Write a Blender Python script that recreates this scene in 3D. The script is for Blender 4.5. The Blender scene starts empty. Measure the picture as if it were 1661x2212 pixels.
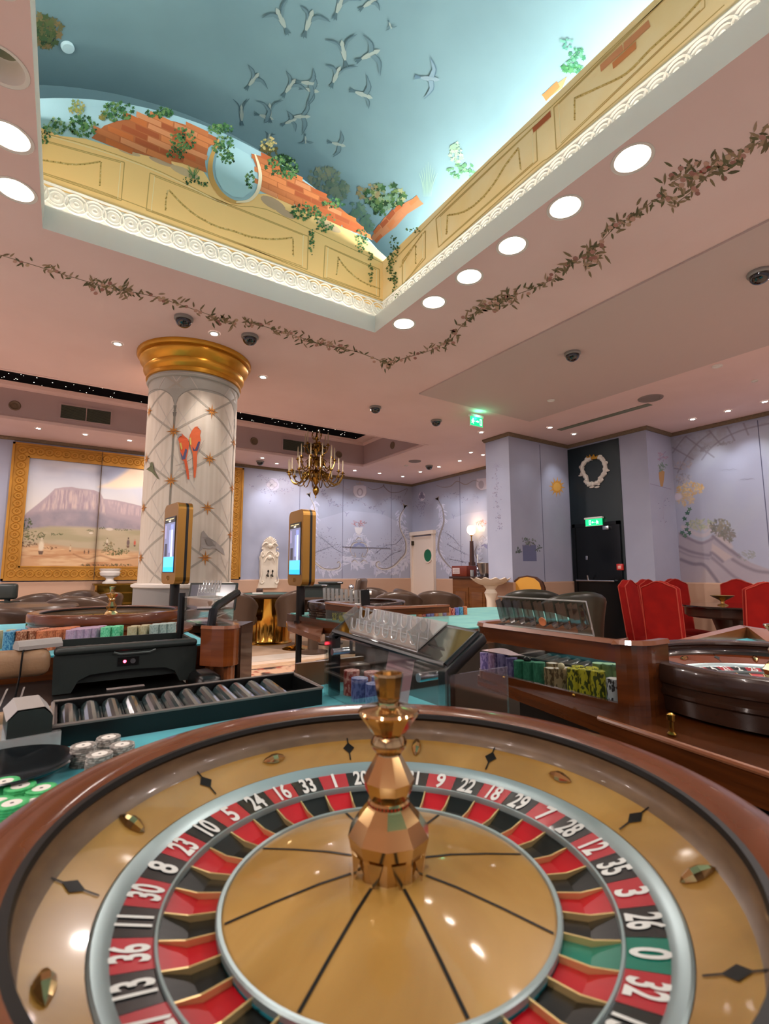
import bpy, bmesh, math, random
import numpy as np
from mathutils import Vector, Matrix
from mathutils.geometry import tessellate_polygon

random.seed(7)
PI = math.pi
SC = bpy.context.scene
COL = SC.collection

# ------------------------------------------------------------------ camera, world, exposure
CAM_Z = 1.2
PITCH, YAW, FPX = math.radians(6.905), math.radians(33.276), 1055.3
cam_data = bpy.data.cameras.new('camera')
cam_data.sensor_fit = 'VERTICAL'; cam_data.sensor_height = 36.0
cam_data.lens = 36.0 * FPX / 2212.0
cam_data.clip_start = 0.02; cam_data.clip_end = 60
cam_data.dof.use_dof = True; cam_data.dof.focus_distance = 4.5; cam_data.dof.aperture_fstop = 7.0
cam = bpy.data.objects.new('camera', cam_data); COL.objects.link(cam)
cam.location = (0, 0, CAM_Z); cam.rotation_euler = (PI / 2 + PITCH, 0, -YAW)
SC.camera = cam

W = bpy.data.worlds.new('world'); SC.world = W; W.use_nodes = True
W.node_tree.nodes['Background'].inputs[0].default_value = (0.30, 0.27, 0.26, 1)
W.node_tree.nodes['Background'].inputs[1].default_value = 0.05
SC.view_settings.view_transform = 'Standard'; SC.view_settings.look = 'None'
SC.view_settings.gamma = 1.0; SC.view_settings.use_curve_mapping = False
SC.view_settings.exposure = 1.06
SC.cycles.use_denoising = True
SC.cycles.use_adaptive_sampling = True; SC.cycles.adaptive_threshold = 0.04
SC.cycles.max_bounces = 8; SC.cycles.diffuse_bounces = 4; SC.cycles.glossy_bounces = 4
SC.cycles.transmission_bounces = 8; SC.cycles.transparent_max_bounces = 16
SC.cycles.caustics_reflective = False; SC.cycles.caustics_refractive = False
SC.cycles.sample_clamp_indirect = 4.0

CEIL = 3.2
def lamp(kind, name, loc, power, col, size=0.05, spot=None, blend=0.6, target=None, parent=None):
    d = bpy.data.lights.new(name, kind); d.energy = power; d.color = col
    if kind == 'SPOT':
        d.spot_size = spot; d.spot_blend = blend; d.shadow_soft_size = size
    elif kind == 'AREA':
        d.shape = 'DISK'; d.size = size; d.spread = spot or PI
    else:
        d.shadow_soft_size = size
    o = bpy.data.objects.new(name, d); COL.objects.link(o); o.location = loc
    if target is not None:
        o.rotation_euler = (Vector(target) - Vector(loc)).to_track_quat('-Z', 'Y').to_euler()
    return o
WARM = (1.0, 0.88, 0.82); SOFT = (1.0, 0.91, 0.85); COOLW = (0.93, 0.95, 1.0)

# added ceiling fill lights without fixtures, behind, beside and within the picture
for gx in (-4.2, -2.2, 0.9, 3.0, 5.2):
    for gy in (-2.6, -0.9, 1.0, 5.3):
        if gx > 5 and gy > 4: continue
        if -0.7 < gx < 2.4 and -1.6 < gy < 3.4: continue
        lamp('AREA', 'fill_light', (gx, gy, CEIL - 0.02), 46 if gy > 4 else 17, WARM, 0.14)
for gx in (-4.2, -1.8, 1.4, 3.6):
    lamp('AREA', 'fill_light', (gx, 8.45, CEIL - 0.02), 8, WARM, 0.12)

# ------------------------------------------------------------------ picture point -> point on a real plane
_cp, _sp, _cy, _sy = math.cos(PITCH), math.sin(PITCH), math.cos(YAW), math.sin(YAW)
def ray(px, py):
    X = (px - 830.5) / FPX; Z = -(py - 1106.0) / FPX
    F = _cp - Z * _sp; U = _sp + Z * _cp
    return (X * _cy + F * _sy, -X * _sy + F * _cy, U)
def at_z(px, py, z):
    d = ray(px, py); t = (z - CAM_Z) / d[2]; return Vector((d[0] * t, d[1] * t, z))
def at_x(px, py, x):
    d = ray(px, py); t = x / d[0]; return Vector((x, d[1] * t, CAM_Z + d[2] * t))
def at_y(px, py, y):
    d = ray(px, py); t = y / d[1]; return Vector((d[0] * t, y, CAM_Z + d[2] * t))
def at_f(px, F, z=0.0):      # plan position below a picture column at forward distance F
    t = (px - 830.5) / FPX * (F * _cp + (z - CAM_Z) * _sp)
    return Vector((t * _cy + F * _sy, -t * _sy + F * _cy, z))
VIEW_ROT = -YAW

# ------------------------------------------------------------------ materials
def lin(c):
    if isinstance(c, str):
        c = c.lstrip('#'); c = [int(c[i:i + 2], 16) / 255 for i in (0, 2, 4)]
        c = [(v / 12.92 if v <= 0.04045 else ((v + 0.055) / 1.055) ** 2.4) for v in c]
    return (c[0], c[1], c[2], 1.0)
MATS = {}
def mat(name, col, rough=0.5, metal=0.0, coat=0.0, spec=0.5, col2=None, nscale=8.0, stretch=(1, 1, 1), bump=0.0, bscale=40.0,
        emit=None, estr=0.0, trans=0.0, ior=1.45, alpha=1.0, detail=4.0, wave=False, distort=0.0, ramp=(0.35, 0.68), sheen=0.0, coords='Object'):
    if name in MATS: return MATS[name]
    m = bpy.data.materials.new(name); m.use_nodes = True
    nt = m.node_tree; b = nt.nodes['Principled BSDF']
    b.inputs['Base Color'].default_value = lin(col); b.inputs['Roughness'].default_value = rough
    b.inputs['Metallic'].default_value = metal; b.inputs['Coat Weight'].default_value = coat
    b.inputs['Coat Roughness'].default_value = 0.06
    b.inputs['Specular IOR Level'].default_value = spec; b.inputs['IOR'].default_value = ior
    b.inputs['Transmission Weight'].default_value = trans; b.inputs['Alpha'].default_value = alpha
    if sheen: b.inputs['Sheen Weight'].default_value = sheen
    if emit is not None:
        b.inputs['Emission Color'].default_value = lin(emit); b.inputs['Emission Strength'].default_value = estr
    if col2 is not None or bump:
        tc = nt.nodes.new('ShaderNodeTexCoord'); mp = nt.nodes.new('ShaderNodeMapping')
        mp.inputs['Scale'].default_value = stretch
        nt.links.new(tc.outputs[coords], mp.inputs[0])
    if col2 is not None:
        if wave:
            n = nt.nodes.new('ShaderNodeTexWave'); n.inputs['Scale'].default_value = nscale
            n.inputs['Distortion'].default_value = distort; n.inputs['Detail'].default_value = detail
            out = n.outputs['Fac']
        else:
            n = nt.nodes.new('ShaderNodeTexNoise'); n.inputs['Scale'].default_value = nscale
            n.inputs['Detail'].default_value = detail; n.inputs['Distortion'].default_value = distort
            out = n.outputs['Fac']
        nt.links.new(mp.outputs[0], n.inputs['Vector'])
        r = nt.nodes.new('ShaderNodeValToRGB')
        r.color_ramp.elements[0].position = ramp[0]; r.color_ramp.elements[1].position = ramp[1]
        r.color_ramp.elements[0].color = lin(col); r.color_ramp.elements[1].color = lin(col2)
        nt.links.new(out, r.inputs[0]); nt.links.new(r.outputs[0], b.inputs['Base Color'])
    if bump:
        n2 = nt.nodes.new('ShaderNodeTexNoise'); n2.inputs['Scale'].default_value = bscale; n2.inputs['Detail'].default_value = 3
        bp = nt.nodes.new('ShaderNodeBump'); bp.inputs['Strength'].default_value = bump; bp.inputs['Distance'].default_value = 0.01
        nt.links.new(mp.outputs[0], n2.inputs['Vector'])
        nt.links.new(n2.outputs['Fac'], bp.inputs['Height']); nt.links.new(bp.outputs[0], b.inputs['Normal'])
    MATS[name] = m
    return m
def paint_mat(name, rough=0.75):
    if name in MATS: return MATS[name]
    m = bpy.data.materials.new(name); m.use_nodes = True; nt = m.node_tree; b = nt.nodes['Principled BSDF']
    a = nt.nodes.new('ShaderNodeAttribute'); a.attribute_name = 'Col'
    nt.links.new(a.outputs['Color'], b.inputs['Base Color']); b.inputs['Roughness'].default_value = rough
    b.inputs['Specular IOR Level'].default_value = 0.25
    MATS[name] = m
    return m

# ------------------------------------------------------------------ mesh builder
class MB:
    def __init__(s): s.v = []; s.f = []; s.m = []; s.sm = []; s.M = None
    def xf(s, p):
        p = Vector(p); return tuple(s.M @ p) if s.M is not None else tuple(p)
    def add(s, vs, fs, mi=0, smooth=False):
        k = len(s.v); s.v += [s.xf(p) for p in vs]
        for f in fs: s.f.append(tuple(i + k for i in f)); s.m.append(mi); s.sm.append(smooth)
        return s
    def box(s, lo, hi, mi=0):
        x0, y0, z0 = lo; x1, y1, z1 = hi
        return s.add([(x0,y0,z0),(x1,y0,z0),(x1,y1,z0),(x0,y1,z0),(x0,y0,z1),(x1,y0,z1),(x1,y1,z1),(x0,y1,z1)],
                     [(3,2,1,0),(4,5,6,7),(0,1,5,4),(1,2,6,5),(2,3,7,6),(3,0,4,7)], mi)
    def rbox(s, lo, hi, r=0.01, seg=2, mi=0):
        bm = bmesh.new(); bmesh.ops.create_cube(bm, size=1.0)
        for v in bm.verts:
            v.co = Vector([(lo[i] + hi[i]) / 2 + v.co[i] * (hi[i] - lo[i]) for i in range(3)])
        r = min(r, 0.49 * min(hi[i] - lo[i] for i in range(3)))
        bmesh.ops.bevel(bm, geom=list(bm.edges), offset=r, segments=seg, profile=0.5, affect='EDGES')
        bm.verts.index_update()
        s.add([v.co for v in bm.verts], [[v.index for v in f.verts] for f in bm.faces], mi, True); bm.free(); return s
    def prism(s, poly, z0, z1, mi=0, smooth=False):
        n = len(poly)
        a = sum(poly[i][0] * poly[(i+1) % n][1] - poly[(i+1) % n][0] * poly[i][1] for i in range(n))
        if a < 0: poly = poly[::-1]
        vs = [(p[0], p[1], z0) for p in poly] + [(p[0], p[1], z1) for p in poly]
        fs = [(i, (i+1) % n, n + (i+1) % n, n + i) for i in range(n)]
        k = len(s.v); s.add(vs, fs, mi, smooth)
        tr = tessellate_polygon([[Vector((p[0], p[1], 0)) for p in poly]])
        for t in tr:
            A, B, C = [Vector(poly[i]).to_2d() if len(poly[i]) > 2 else Vector(poly[i]) for i in t]
            if (B - A).cross(C - A) < 0: t = (t[0], t[2], t[1])
            s.f.append(tuple(n + i + k for i in t)); s.m.append(mi); s.sm.append(False)
            s.f.append(tuple(i + k for i in reversed(t))); s.m.append(mi); s.sm.append(False)
        return s
    def lathe(s, prof, n=32, c=(0, 0), mi=0, smooth=True, cap=True, a0=0.0, a1=2 * PI, phase=0.0):
        full = abs(a1 - a0 - 2 * PI) < 1e-6; m = n if full else n + 1
        vs = []
        for r, z in prof:
            for i in range(m):
                a = a0 + (a1 - a0) * i / n + phase
                vs.append((c[0] + r * math.cos(a), c[1] + r * math.sin(a), z))
        fs = []
        for j in range(len(prof) - 1):
            for i in range(n):
                i2 = (i + 1) % m if full else i + 1
                fs.append((j*m + i, j*m + i2, (j+1)*m + i2, (j+1)*m + i))
        if cap and full:
            if prof[0][0] > 1e-5: fs.append(tuple(range(m))[::-1])
            if prof[-1][0] > 1e-5: fs.append(tuple(range((len(prof)-1)*m, len(prof)*m)))
        return s.add(vs, fs, mi, smooth)
    def tube(s, pts, r, n=8, mi=0, closed=False, cap=True, smooth=True):
        P = [Vector(p) for p in pts]; k = len(P); R = r if isinstance(r, (list, tuple)) else [r] * k
        vs = []; up = None
        for i in range(k):
            if closed: t = P[(i+1) % k] - P[i-1]
            else: t = P[min(i+1, k-1)] - P[max(i-1, 0)]
            t = t.normalized() if t.length > 1e-9 else Vector((0, 0, 1))
            if up is None: up = t.orthogonal().normalized()
            u = (up - t * up.dot(t))
            u = u.normalized() if u.length > 1e-6 else t.orthogonal().normalized()
            up = u; w = t.cross(u)
            for j in range(n):
                a = 2 * PI * j / n; vs.append(P[i] + (u * math.cos(a) + w * math.sin(a)) * R[i])
        fs = []
        for i in range(k if closed else k - 1):
            for j in range(n):
                i2 = (i + 1) % k
                fs.append((i*n + j, i*n + (j+1) % n, i2*n + (j+1) % n, i2*n + j))
        if cap and not closed: fs += [tuple(range(n))[::-1], tuple(range((k-1)*n, k*n))]
        return s.add(vs, fs, mi, smooth)
    def grid(s, fn, nu, nv, mi=0, smooth=True, wrap=False):
        vs = [fn(i / nu, j / nv) for j in range(nv + 1) for i in range(nu + (0 if wrap else 1))]
        m = nu if wrap else nu + 1
        fs = [(j*m + i, j*m + (i+1) % m, (j+1)*m + (i+1) % m, (j+1)*m + i) for j in range(nv) for i in range(nu)]
        return s.add(vs, fs, mi, smooth)
    def sphere(s, c, r, n=12, mi=0, sz=1.0):
        prof = [(max(r * math.sin(PI * k / n), 1e-6), c[2] - r * sz * math.cos(PI * k / n)) for k in range(n + 1)]
        return s.lathe(prof, n * 2, (c[0], c[1]), mi, True, False)
    def sweep(s, path, prof, mi=0, smooth=False, closed=False):
        """2D path in plan (x,y), profile (out,z): out to the right of the walking direction."""
        k = len(path); vs = []
        for i in range(k):
            p = Vector(path[i][:2])
            if closed: a = (p - Vector(path[i-1][:2])); b = (Vector(path[(i+1) % k][:2]) - p)
            else:
                a = p - Vector(path[i-1][:2]) if i else Vector(path[1][:2]) - p
                b = Vector(path[i+1][:2]) - p if i < k - 1 else a
            a = a.normalized(); b = b.normalized(); na = Vector((a.y, -a.x)); nb = Vector((b.y, -b.x))
            nn = (na + nb); nn = nn.normalized() if nn.length > 1e-6 else na
            sc = 1.0 / max(nn.dot(na), 0.3)
            for o, z in prof: q = p + nn * o * sc; vs.append((q.x, q.y, z))
        m = len(prof); fs = []
        for i in range(k if closed else k - 1):
            i2 = (i + 1) % k
            for j in range(m): fs.append((i*m + j, i*m + (j+1) % m, i2*m + (j+1) % m, i2*m + j))
        if not closed: fs += [tuple(range(m)), tuple(range((k-1)*m, k*m))[::-1]]
        return s.add(vs, fs, mi, smooth)
    def mesh(s, name, mats):
        me = bpy.data.meshes.new(name)
        me.from_pydata(s.v, [], s.f)
        for m in (mats if isinstance(mats, (list, tuple)) else [mats]): me.materials.append(m)
        me.polygons.foreach_set('material_index', s.m); me.polygons.foreach_set('use_smooth', s.sm)
        bm = bmesh.new(); bm.from_mesh(me); bmesh.ops.recalc_face_normals(bm, faces=bm.faces)
        for e in bm.edges:
            if len(e.link_faces) == 2 and e.calc_face_angle(0) > 0.7: e.smooth = False
        bm.to_mesh(me); bm.free()
        return me
    def obj(s, name, mats, parent=None, loc=None, rot=None):
        return mk(name, s.mesh(name, mats), parent, loc, rot)
def mk(name, me, parent=None, loc=None, rot=None):
    o = bpy.data.objects.new(name, me); COL.objects.link(o)
    if parent is not None: o.parent = parent
    if loc is not None: o.location = loc
    if rot is not None: o.rotation_euler = rot if isinstance(rot, (tuple, list)) else (0, 0, rot)
    return o
def thing(name, label, cat, loc=(0, 0, 0), rz=0.0, group=None):
    o = bpy.data.objects.new(name, None); COL.objects.link(o); o.empty_display_size = 0.05
    o.location = loc; o.rotation_euler = (0, 0, rz); return tag(o, label, cat, group)
def tag(o, label, cat, group=None):
    o['label'] = label; o['category'] = cat
    if group: o['group'] = group
    return o
def struct(o, kind='structure'): o['kind'] = kind; return o
def dup(root, loc=None, rz=None, label=None, group=None, parent=None):
    r = root.copy(); COL.objects.link(r)
    if parent is not None: r.parent = parent
    if loc is not None: r.location = loc
    if rz is not None: r.rotation_euler = (0, 0, rz)
    if label: r['label'] = label
    if group: r['group'] = group
    for ch in list(root.children): dup(ch, parent=r)
    return r

# ------------------------------------------------------------------ painted shapes lying on a surface (flat print)
class Decal:
    """polygons in picture or surface coordinates, mapped onto a real surface by fn(u, v, lift)."""
    def __init__(s, fn, lift=0.0006, step=0.00025): s.fn = fn; s.v = []; s.f = []; s.c = []; s.k = 0; s.lift = lift; s.step = step; s.mul = 1.0
    def pig(s, col): c = lin(col); return (c[0]*s.mul, c[1]*s.mul, c[2]*s.mul, 1.0)      # depth of the pigment
    def poly(s, pts, col, layer=None):
        L = s.lift + s.step * (s.k % 40 if layer is None else layer); s.k += 1
        k = len(s.v); s.v += [tuple(s.fn(p[0], p[1], L)) for p in pts]
        tr = tessellate_polygon([[Vector((p[0], p[1], 0)) for p in pts]])
        c = s.pig(col)
        for t in tr: s.f.append(tuple(k + i for i in t)); s.c.append(c)
        return s
    def stroke(s, pts, w, col, layer=None, taper=True, sub=3):
        P = smooth_line(pts, sub); n = len(P); L = s.lift + s.step * (s.k % 40 if layer is None else layer); s.k += 1
        k = len(s.v); c = s.pig(col)
        for i, p in enumerate(P):
            t = (P[min(i+1, n-1)] - P[max(i-1, 0)]); t = t.normalized() if t.length else Vector((1, 0)); nn = Vector((-t.y, t.x))
            ww = w * (0.35 + 0.65 * math.sin(PI * i / max(n-1, 1))) if taper else w
            for sg in (-1, 1): q = p + nn * ww * 0.5 * sg; s.v.append(tuple(s.fn(q.x, q.y, L)))
        for i in range(n - 1): s.f.append((k + 2*i, k + 2*i + 1, k + 2*i + 3, k + 2*i + 2)); s.c.append(c)
        return s
    def leaf(s, x, y, L, W_, a, col, layer=None):
        ca, sa = math.cos(a), math.sin(a)
        pts = [(0, 0), (0.3, 0.42), (0.65, 0.38), (1, 0), (0.65, -0.38), (0.3, -0.42)]
        return s.poly([(x + L*p[0]*ca - W_*p[1]*sa, y + L*p[0]*sa + W_*p[1]*ca) for p in pts], col, layer)
    def ivy(s, x, y, r, a, col, layer=None):
        pts = []
        for k, rr in enumerate((0.25, 0.8, 0.5, 1.0, 0.55, 1.15, 0.55, 1.0, 0.5, 0.8)):
            t = a - 2.6 + 5.2 * k / 9.0; pts.append((x + r*rr*math.cos(t), y + r*rr*math.sin(t)))
        return s.poly(pts, col, layer)
    def foliage(s, cx, cy, rx, ry, n, cols, size, kind='ivy', rng=None):
        rng = rng or random
        for i in range(n):
            a = rng.uniform(0, 2*PI); rr = rng.random() ** 0.6
            x = cx + rx*rr*math.cos(a); y = cy + ry*rr*math.sin(a); c = rng.choice(cols); z = size*rng.uniform(0.6, 1.25)
            if kind == 'ivy': s.ivy(x, y, z, rng.uniform(0, 2*PI), c)
            else: s.leaf(x, y, z*2, z*0.9, rng.uniform(0, 2*PI), c)
        return s
    def disc(s, x, y, rx, ry, col, n=14, layer=None, a=0.0):
        ca, sa = math.cos(a), math.sin(a)
        return s.poly([(x + rx*math.cos(2*PI*i/n)*ca - ry*math.sin(2*PI*i/n)*sa, y + rx*math.cos(2*PI*i/n)*sa + ry*math.sin(2*PI*i/n)*ca) for i in range(n)], col, layer)
    def obj(s, name, parent, rough=0.75):
        me = bpy.data.meshes.new(name); me.from_pydata(s.v, [], s.f)
        at = me.color_attributes.new('Col', 'FLOAT_COLOR', 'CORNER')
        arr = np.array([c for f, c in zip(s.f, s.c) for _ in f], dtype=np.float32)
        at.data.foreach_set('color', arr.ravel()); me.materials.append(paint_mat('mural_paint', rough))
        return mk(name, me, parent)
def smooth_line(pts, sub=3):
    P = [Vector(p[:2]) for p in pts]; out = []
    for i in range(len(P) - 1):
        p0 = P[max(i-1, 0)]; p1 = P[i]; p2 = P[i+1]; p3 = P[min(i+2, len(P)-1)]
        for k in range(sub):
            t = k / sub
            out.append(0.5 * ((2*p1) + (p2-p0)*t + (2*p0 - 5*p1 + 4*p2 - p3)*t*t + (3*p1 - p0 - 3*p2 + p3)*t**3))
    out.append(P[-1]); return out
def mix(a, b, t):
    A, B = lin(a), lin(b); return tuple(A[i] + (B[i] - A[i]) * t for i in range(3))

# ------------------------------------------------------------------ painted canvas: a fine grid whose points carry the paint colour
class Canvas:
    def __init__(s, w, h, col):
        s.w, s.h = w, h; s.a = np.zeros((h, w, 3), np.float32); s.a[:] = lin(col)[:3]
        s.X, s.Y = np.meshgrid(np.arange(w) + 0.5, np.arange(h) + 0.5)
        s.rng = np.random.default_rng(3)
    def put(s, mask, col):
        m = np.clip(mask, 0, 1)[..., None]; s.a[:] = s.a * (1 - m) + np.array(lin(col)[:3], np.float32) * m
    def grad(s, y0, y1, c0, c1, mask=1.0):
        t = np.clip((s.Y - y0) / (y1 - y0), 0, 1)[..., None]
        g = np.array(lin(c0)[:3]) * (1 - t) + np.array(lin(c1)[:3]) * t
        m = (np.ones((s.h, s.w)) * mask)[..., None]; s.a[:] = s.a * (1 - m) + g * m
    def pmask(s, pts, soft=1.0):
        ins = np.zeros((s.h, s.w), bool); d = np.full((s.h, s.w), 1e9); n = len(pts)
        for i in range(n):
            x0, y0 = pts[i]; x1, y1 = pts[(i+1) % n]
            if y0 != y1:
                c = ((y0 > s.Y) != (y1 > s.Y)) & (s.X < (x1 - x0) * (s.Y - y0) / (y1 - y0) + x0); ins ^= c
            dx, dy = x1 - x0, y1 - y0; L = dx*dx + dy*dy + 1e-9
            t = np.clip(((s.X - x0)*dx + (s.Y - y0)*dy) / L, 0, 1)
            d = np.minimum(d, np.hypot(s.X - x0 - t*dx, s.Y - y0 - t*dy))
        return np.clip(0.5 + np.where(ins, d, -d) / max(soft, 1e-3), 0, 1)
    def lmask(s, pts, w, soft=1.0):
        d = np.full((s.h, s.w), 1e9); P = smooth_line(pts, 4)
        for a, b in zip(P[:-1], P[1:]):
            dx, dy = b.x - a.x, b.y - a.y; L = dx*dx + dy*dy + 1e-9
            t = np.clip(((s.X - a.x)*dx + (s.Y - a.y)*dy) / L, 0, 1)
            d = np.minimum(d, np.hypot(s.X - a.x - t*dx, s.Y - a.y - t*dy))
        return np.clip(0.5 + (w / 2 - d) / max(soft, 1e-3), 0, 1)
    def emask(s, cx, cy, rx, ry, soft=0.3):
        r = np.hypot((s.X - cx) / rx, (s.Y - cy) / ry); return np.clip((1 - r) / soft, 0, 1)
    def noise(s, sc, seed=0, sx=1.0, sy=1.0):
        r = np.random.default_rng(seed); out = np.zeros((s.h, s.w)); amp = 1.0; tot = 0
        for o in range(4):
            g = r.random((int(s.h / (sc*sy)) + 3, int(s.w / (sc*sx)) + 3))
            fx = s.X / (sc*sx); fy = s.Y / (sc*sy); ix = fx.astype(int); iy = fy.astype(int)
            tx = fx - ix; ty = fy - iy; tx = tx*tx*(3-2*tx); ty = ty*ty*(3-2*ty)
            ix = np.minimum(ix, g.shape[1]-2); iy = np.minimum(iy, g.shape[0]-2)
            out += amp * ((g[iy, ix]*(1-tx) + g[iy, ix+1]*tx)*(1-ty) + (g[iy+1, ix]*(1-tx) + g[iy+1, ix+1]*tx)*ty)
            tot += amp; amp *= 0.5; sc = max(sc / 2, 1.0)
        return out / tot
    def dabs(s, n, cx, cy, rx, ry, size, cols, seed=0):
        r = np.random.default_rng(seed)
        for i in range(n):
            a = r.uniform(0, 2*PI); k = r.random() ** 0.55; x = cx + rx*k*math.cos(a); y = cy + ry*k*math.sin(a); z = size*r.uniform(0.5, 1.2)
            x0, x1, y0, y1 = max(int(x-2*z), 0), min(int(x+2*z)+2, s.w), max(int(y-2*z), 0), min(int(y+2*z)+2, s.h)
            if x1 <= x0 or y1 <= y0: continue
            X = s.X[y0:y1, x0:x1]; Y = s.Y[y0:y1, x0:x1]; t = r.uniform(0, PI); u = (X-x)*math.cos(t) + (Y-y)*math.sin(t); w = -(X-x)*math.sin(t) + (Y-y)*math.cos(t)
            m = np.clip((1 - np.hypot(u / (z*1.4), w / (z*0.6))) * 2, 0, 1)[..., None] * 0.85
            c = np.array(lin(cols[r.integers(len(cols))])[:3]); s.a[y0:y1, x0:x1] = s.a[y0:y1, x0:x1] * (1 - m) + c * m
    def obj(s, name, fn, parent, rough=0.75, u=(0, 1), v=(0, 1)):
        """fn(u,v) -> point; u to the right and v downwards over the part u,v of the canvas."""
        i0, i1 = int(u[0]*(s.w-1)), int(u[1]*(s.w-1)); j0, j1 = int(v[0]*(s.h-1)), int(v[1]*(s.h-1))
        nu, nv = i1 - i0, j1 - j0
        vs = np.array([fn((i0+i) / (s.w-1), (j0+j) / (s.h-1)) for j in range(nv+1) for i in range(nu+1)], np.float32)
        idx = np.arange((nu+1)*(nv+1)).reshape(nv+1, nu+1)
        q = np.stack([idx[:-1, :-1], idx[1:, :-1], idx[1:, 1:], idx[:-1, 1:]], -1).reshape(-1, 4)
        me = bpy.data.meshes.new(name); me.vertices.add(len(vs)); me.vertices.foreach_set('co', vs.ravel())
        me.loops.add(q.size); me.loops.foreach_set('vertex_index', q.ravel().astype(np.int32))
        me.polygons.add(len(q)); me.polygons.foreach_set('loop_start', np.arange(0, q.size, 4, dtype=np.int32))
        me.update(calc_edges=True)
        at = me.color_attributes.new('Col', 'FLOAT_COLOR', 'POINT'); c = np.ones((len(vs), 4), np.float32)
        c[:, :3] = s.a[j0:j1+1, i0:i1+1].reshape(-1, 3); at.data.foreach_set('color', c.ravel())
        me.materials.append(paint_mat('mural_paint_%d' % int(rough*100), rough)); return mk(name, me, parent)
# ================================================================== ROOM SHELL
STRIP = 56.0
M_CEIL = mat('ceiling_paint', '#eed2ce', 0.85, col2='#e8cbc6', nscale=1.5)
M_PANEL = mat('ceiling_panel_paint', '#cdb9b4', 0.85)
M_WHITE = mat('white_plaster', '#f1eee6', 0.7)
M_CREAM = mat('cream_fresco', '#f2d092', 0.8, col2='#f4dcae', nscale=3.0, detail=5)
M_SKY = mat('sky_fresco', '#56757f', 0.8, col2='#60808a', nscale=1.2)
M_SKYL = mat('pale_sky_fresco', '#a6cdd8', 0.8, col2='#98c3d2', nscale=2.0)
M_BLUE = mat('blue_wall_cloth', '#a5a9bd', 0.8, col2='#a0a4b9', nscale=3.0, bump=0.05, bscale=300)
M_WAINS = mat('cream_wainscot', '#bd9a82', 0.55)
M_TRIMD = mat('brown_cornice', '#6b5a48', 0.5, col2='#857258', nscale=40, stretch=(1, 1, 6))
M_MAUVE = mat('mauve_recess_paint', '#c2a9a8', 0.85)
M_STAR = mat('midnight_panel', '#06060d', 0.9, spec=0.1)
M_DARK = mat('black_gloss', '#0c1114', 0.18)
M_DARKG = mat('dark_green_panel', '#16242a', 0.45)
M_GOLDP = mat('gold_paint', '#c9902f', 0.3, metal=0.75, col2='#d8a648', nscale=5)
M_FLOOR = mat('taupe_carpet', '#c0aa95', 0.9, col2='#c9b4a0', nscale=6)
M_STONE = mat('pale_stone', '#cbbfb2', 0.35, col2='#bfb3a6', nscale=5)
M_BEIGE = mat('beige_carpet', '#ab9179', 0.95, col2='#9c8168', nscale=4, bump=0.2, bscale=300)
M_GRIL = mat('vent_slat_metal', '#7b7f6e', 0.5)

X0, X1, Y0, YB = -6.0, 7.33, -4.2, 9.03
XR = 6.66                       # wall with the dark door
CX0, CX1, CY0, CY1 = -0.226, 2.08, -1.5, 3.316      # opening of the painted vault
RX0, RX1, RY0, RY1 = -3.2, 4.73, 6.0, 7.95           # opening of the starry recess
big_lights = [(2.2, 3.064 - 0.384 * k) for k in range(6)] + [(-0.337, 3.045 - 0.384 * k) for k in range(6)]
RBIG = 0.082

def flat_with_holes(name, loops, z, m, parent=None):
    bm = bmesh.new(); es = []
    for lp in loops:
        vs = [bm.verts.new((p[0], p[1], z)) for p in lp]
        es += [bm.edges.new((vs[i], vs[(i+1) % len(vs)])) for i in range(len(vs))]
    bmesh.ops.triangle_fill(bm, use_beauty=True, use_dissolve=False, edges=es, normal=(0, 0, -1))
    me = bpy.data.meshes.new(name); bm.to_mesh(me); bm.free(); me.materials.append(m)
    return mk(name, me, parent)
circ = lambda c, r, n=24: [(c[0] + r*math.cos(2*PI*i/n), c[1] + r*math.sin(2*PI*i/n)) for i in range(n)]
rect = lambda a, b, c, d: [(a, c), (b, c), (b, d), (a, d)]

floor = struct(MB().box((X0, Y0, -0.1), (X1, YB, 0)).obj('floor', M_FLOOR))
MB().box((X0, 6.93, 0.0), (X1 - 0.7, YB, 0.006)).obj('carpet_field', M_BEIGE, floor)
MB().box((X0, 6.52, 0.0), (X1 - 0.7, 6.93, 0.008)).obj('stone_border', M_STONE, floor)

ceiling = struct(flat_with_holes('ceiling', [rect(X0, X1, Y0, YB), rect(CX0, CX1, CY0, CY1), rect(RX0, RX1, RY0, RY1)] +
                 [circ(c, RBIG) for c in big_lights], CEIL, M_CEIL))
MB().box((3.25, -3.4, CEIL - 0.014), (5.11, 4.24, CEIL - 0.001)).obj('ceiling_panel', M_PANEL, ceiling)
MB().box((5.75, 3.0, CEIL - 0.006), (5.85, 4.3, CEIL - 0.001)).obj('slot_diffuser', M_GRIL, ceiling)

# --- vault
SET = 0.22; VX0, VX1, VY = CX0 - SET, CX1 + SET, CY1 + SET
ZF = 4.05; VC, VR, VTOP = (VX0 + VX1) / 2, 2.25, 4.575
VY0 = CY0 - SET
vz = lambda x: VTOP - VR + math.sqrt(max(VR*VR - (x - VC)**2, 0))
V2T, V2R, V2W, V2E = 5.0, 2.625, 2.1, 0.42     # the vault itself spans wider than the lunette arches, so light can wash over it
vz2 = lambda x: V2T - V2R + math.sqrt(max(V2R*V2R - (x - VC)**2, 0))
b = MB()
for (a, c, d, e) in ((CX0, CY1, CX1, CY1), (CX1, CY1, CX1, CY0), (CX1, CY0, CX0, CY0), (CX0, CY0, CX0, CY1)):
    b.add([(a, c, CEIL), (d, e, CEIL), (d, e, 3.35), (a, c, 3.35)], [(0, 1, 2, 3)])
band = b.obj('coffer_band', M_WHITE, ceiling)
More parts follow.
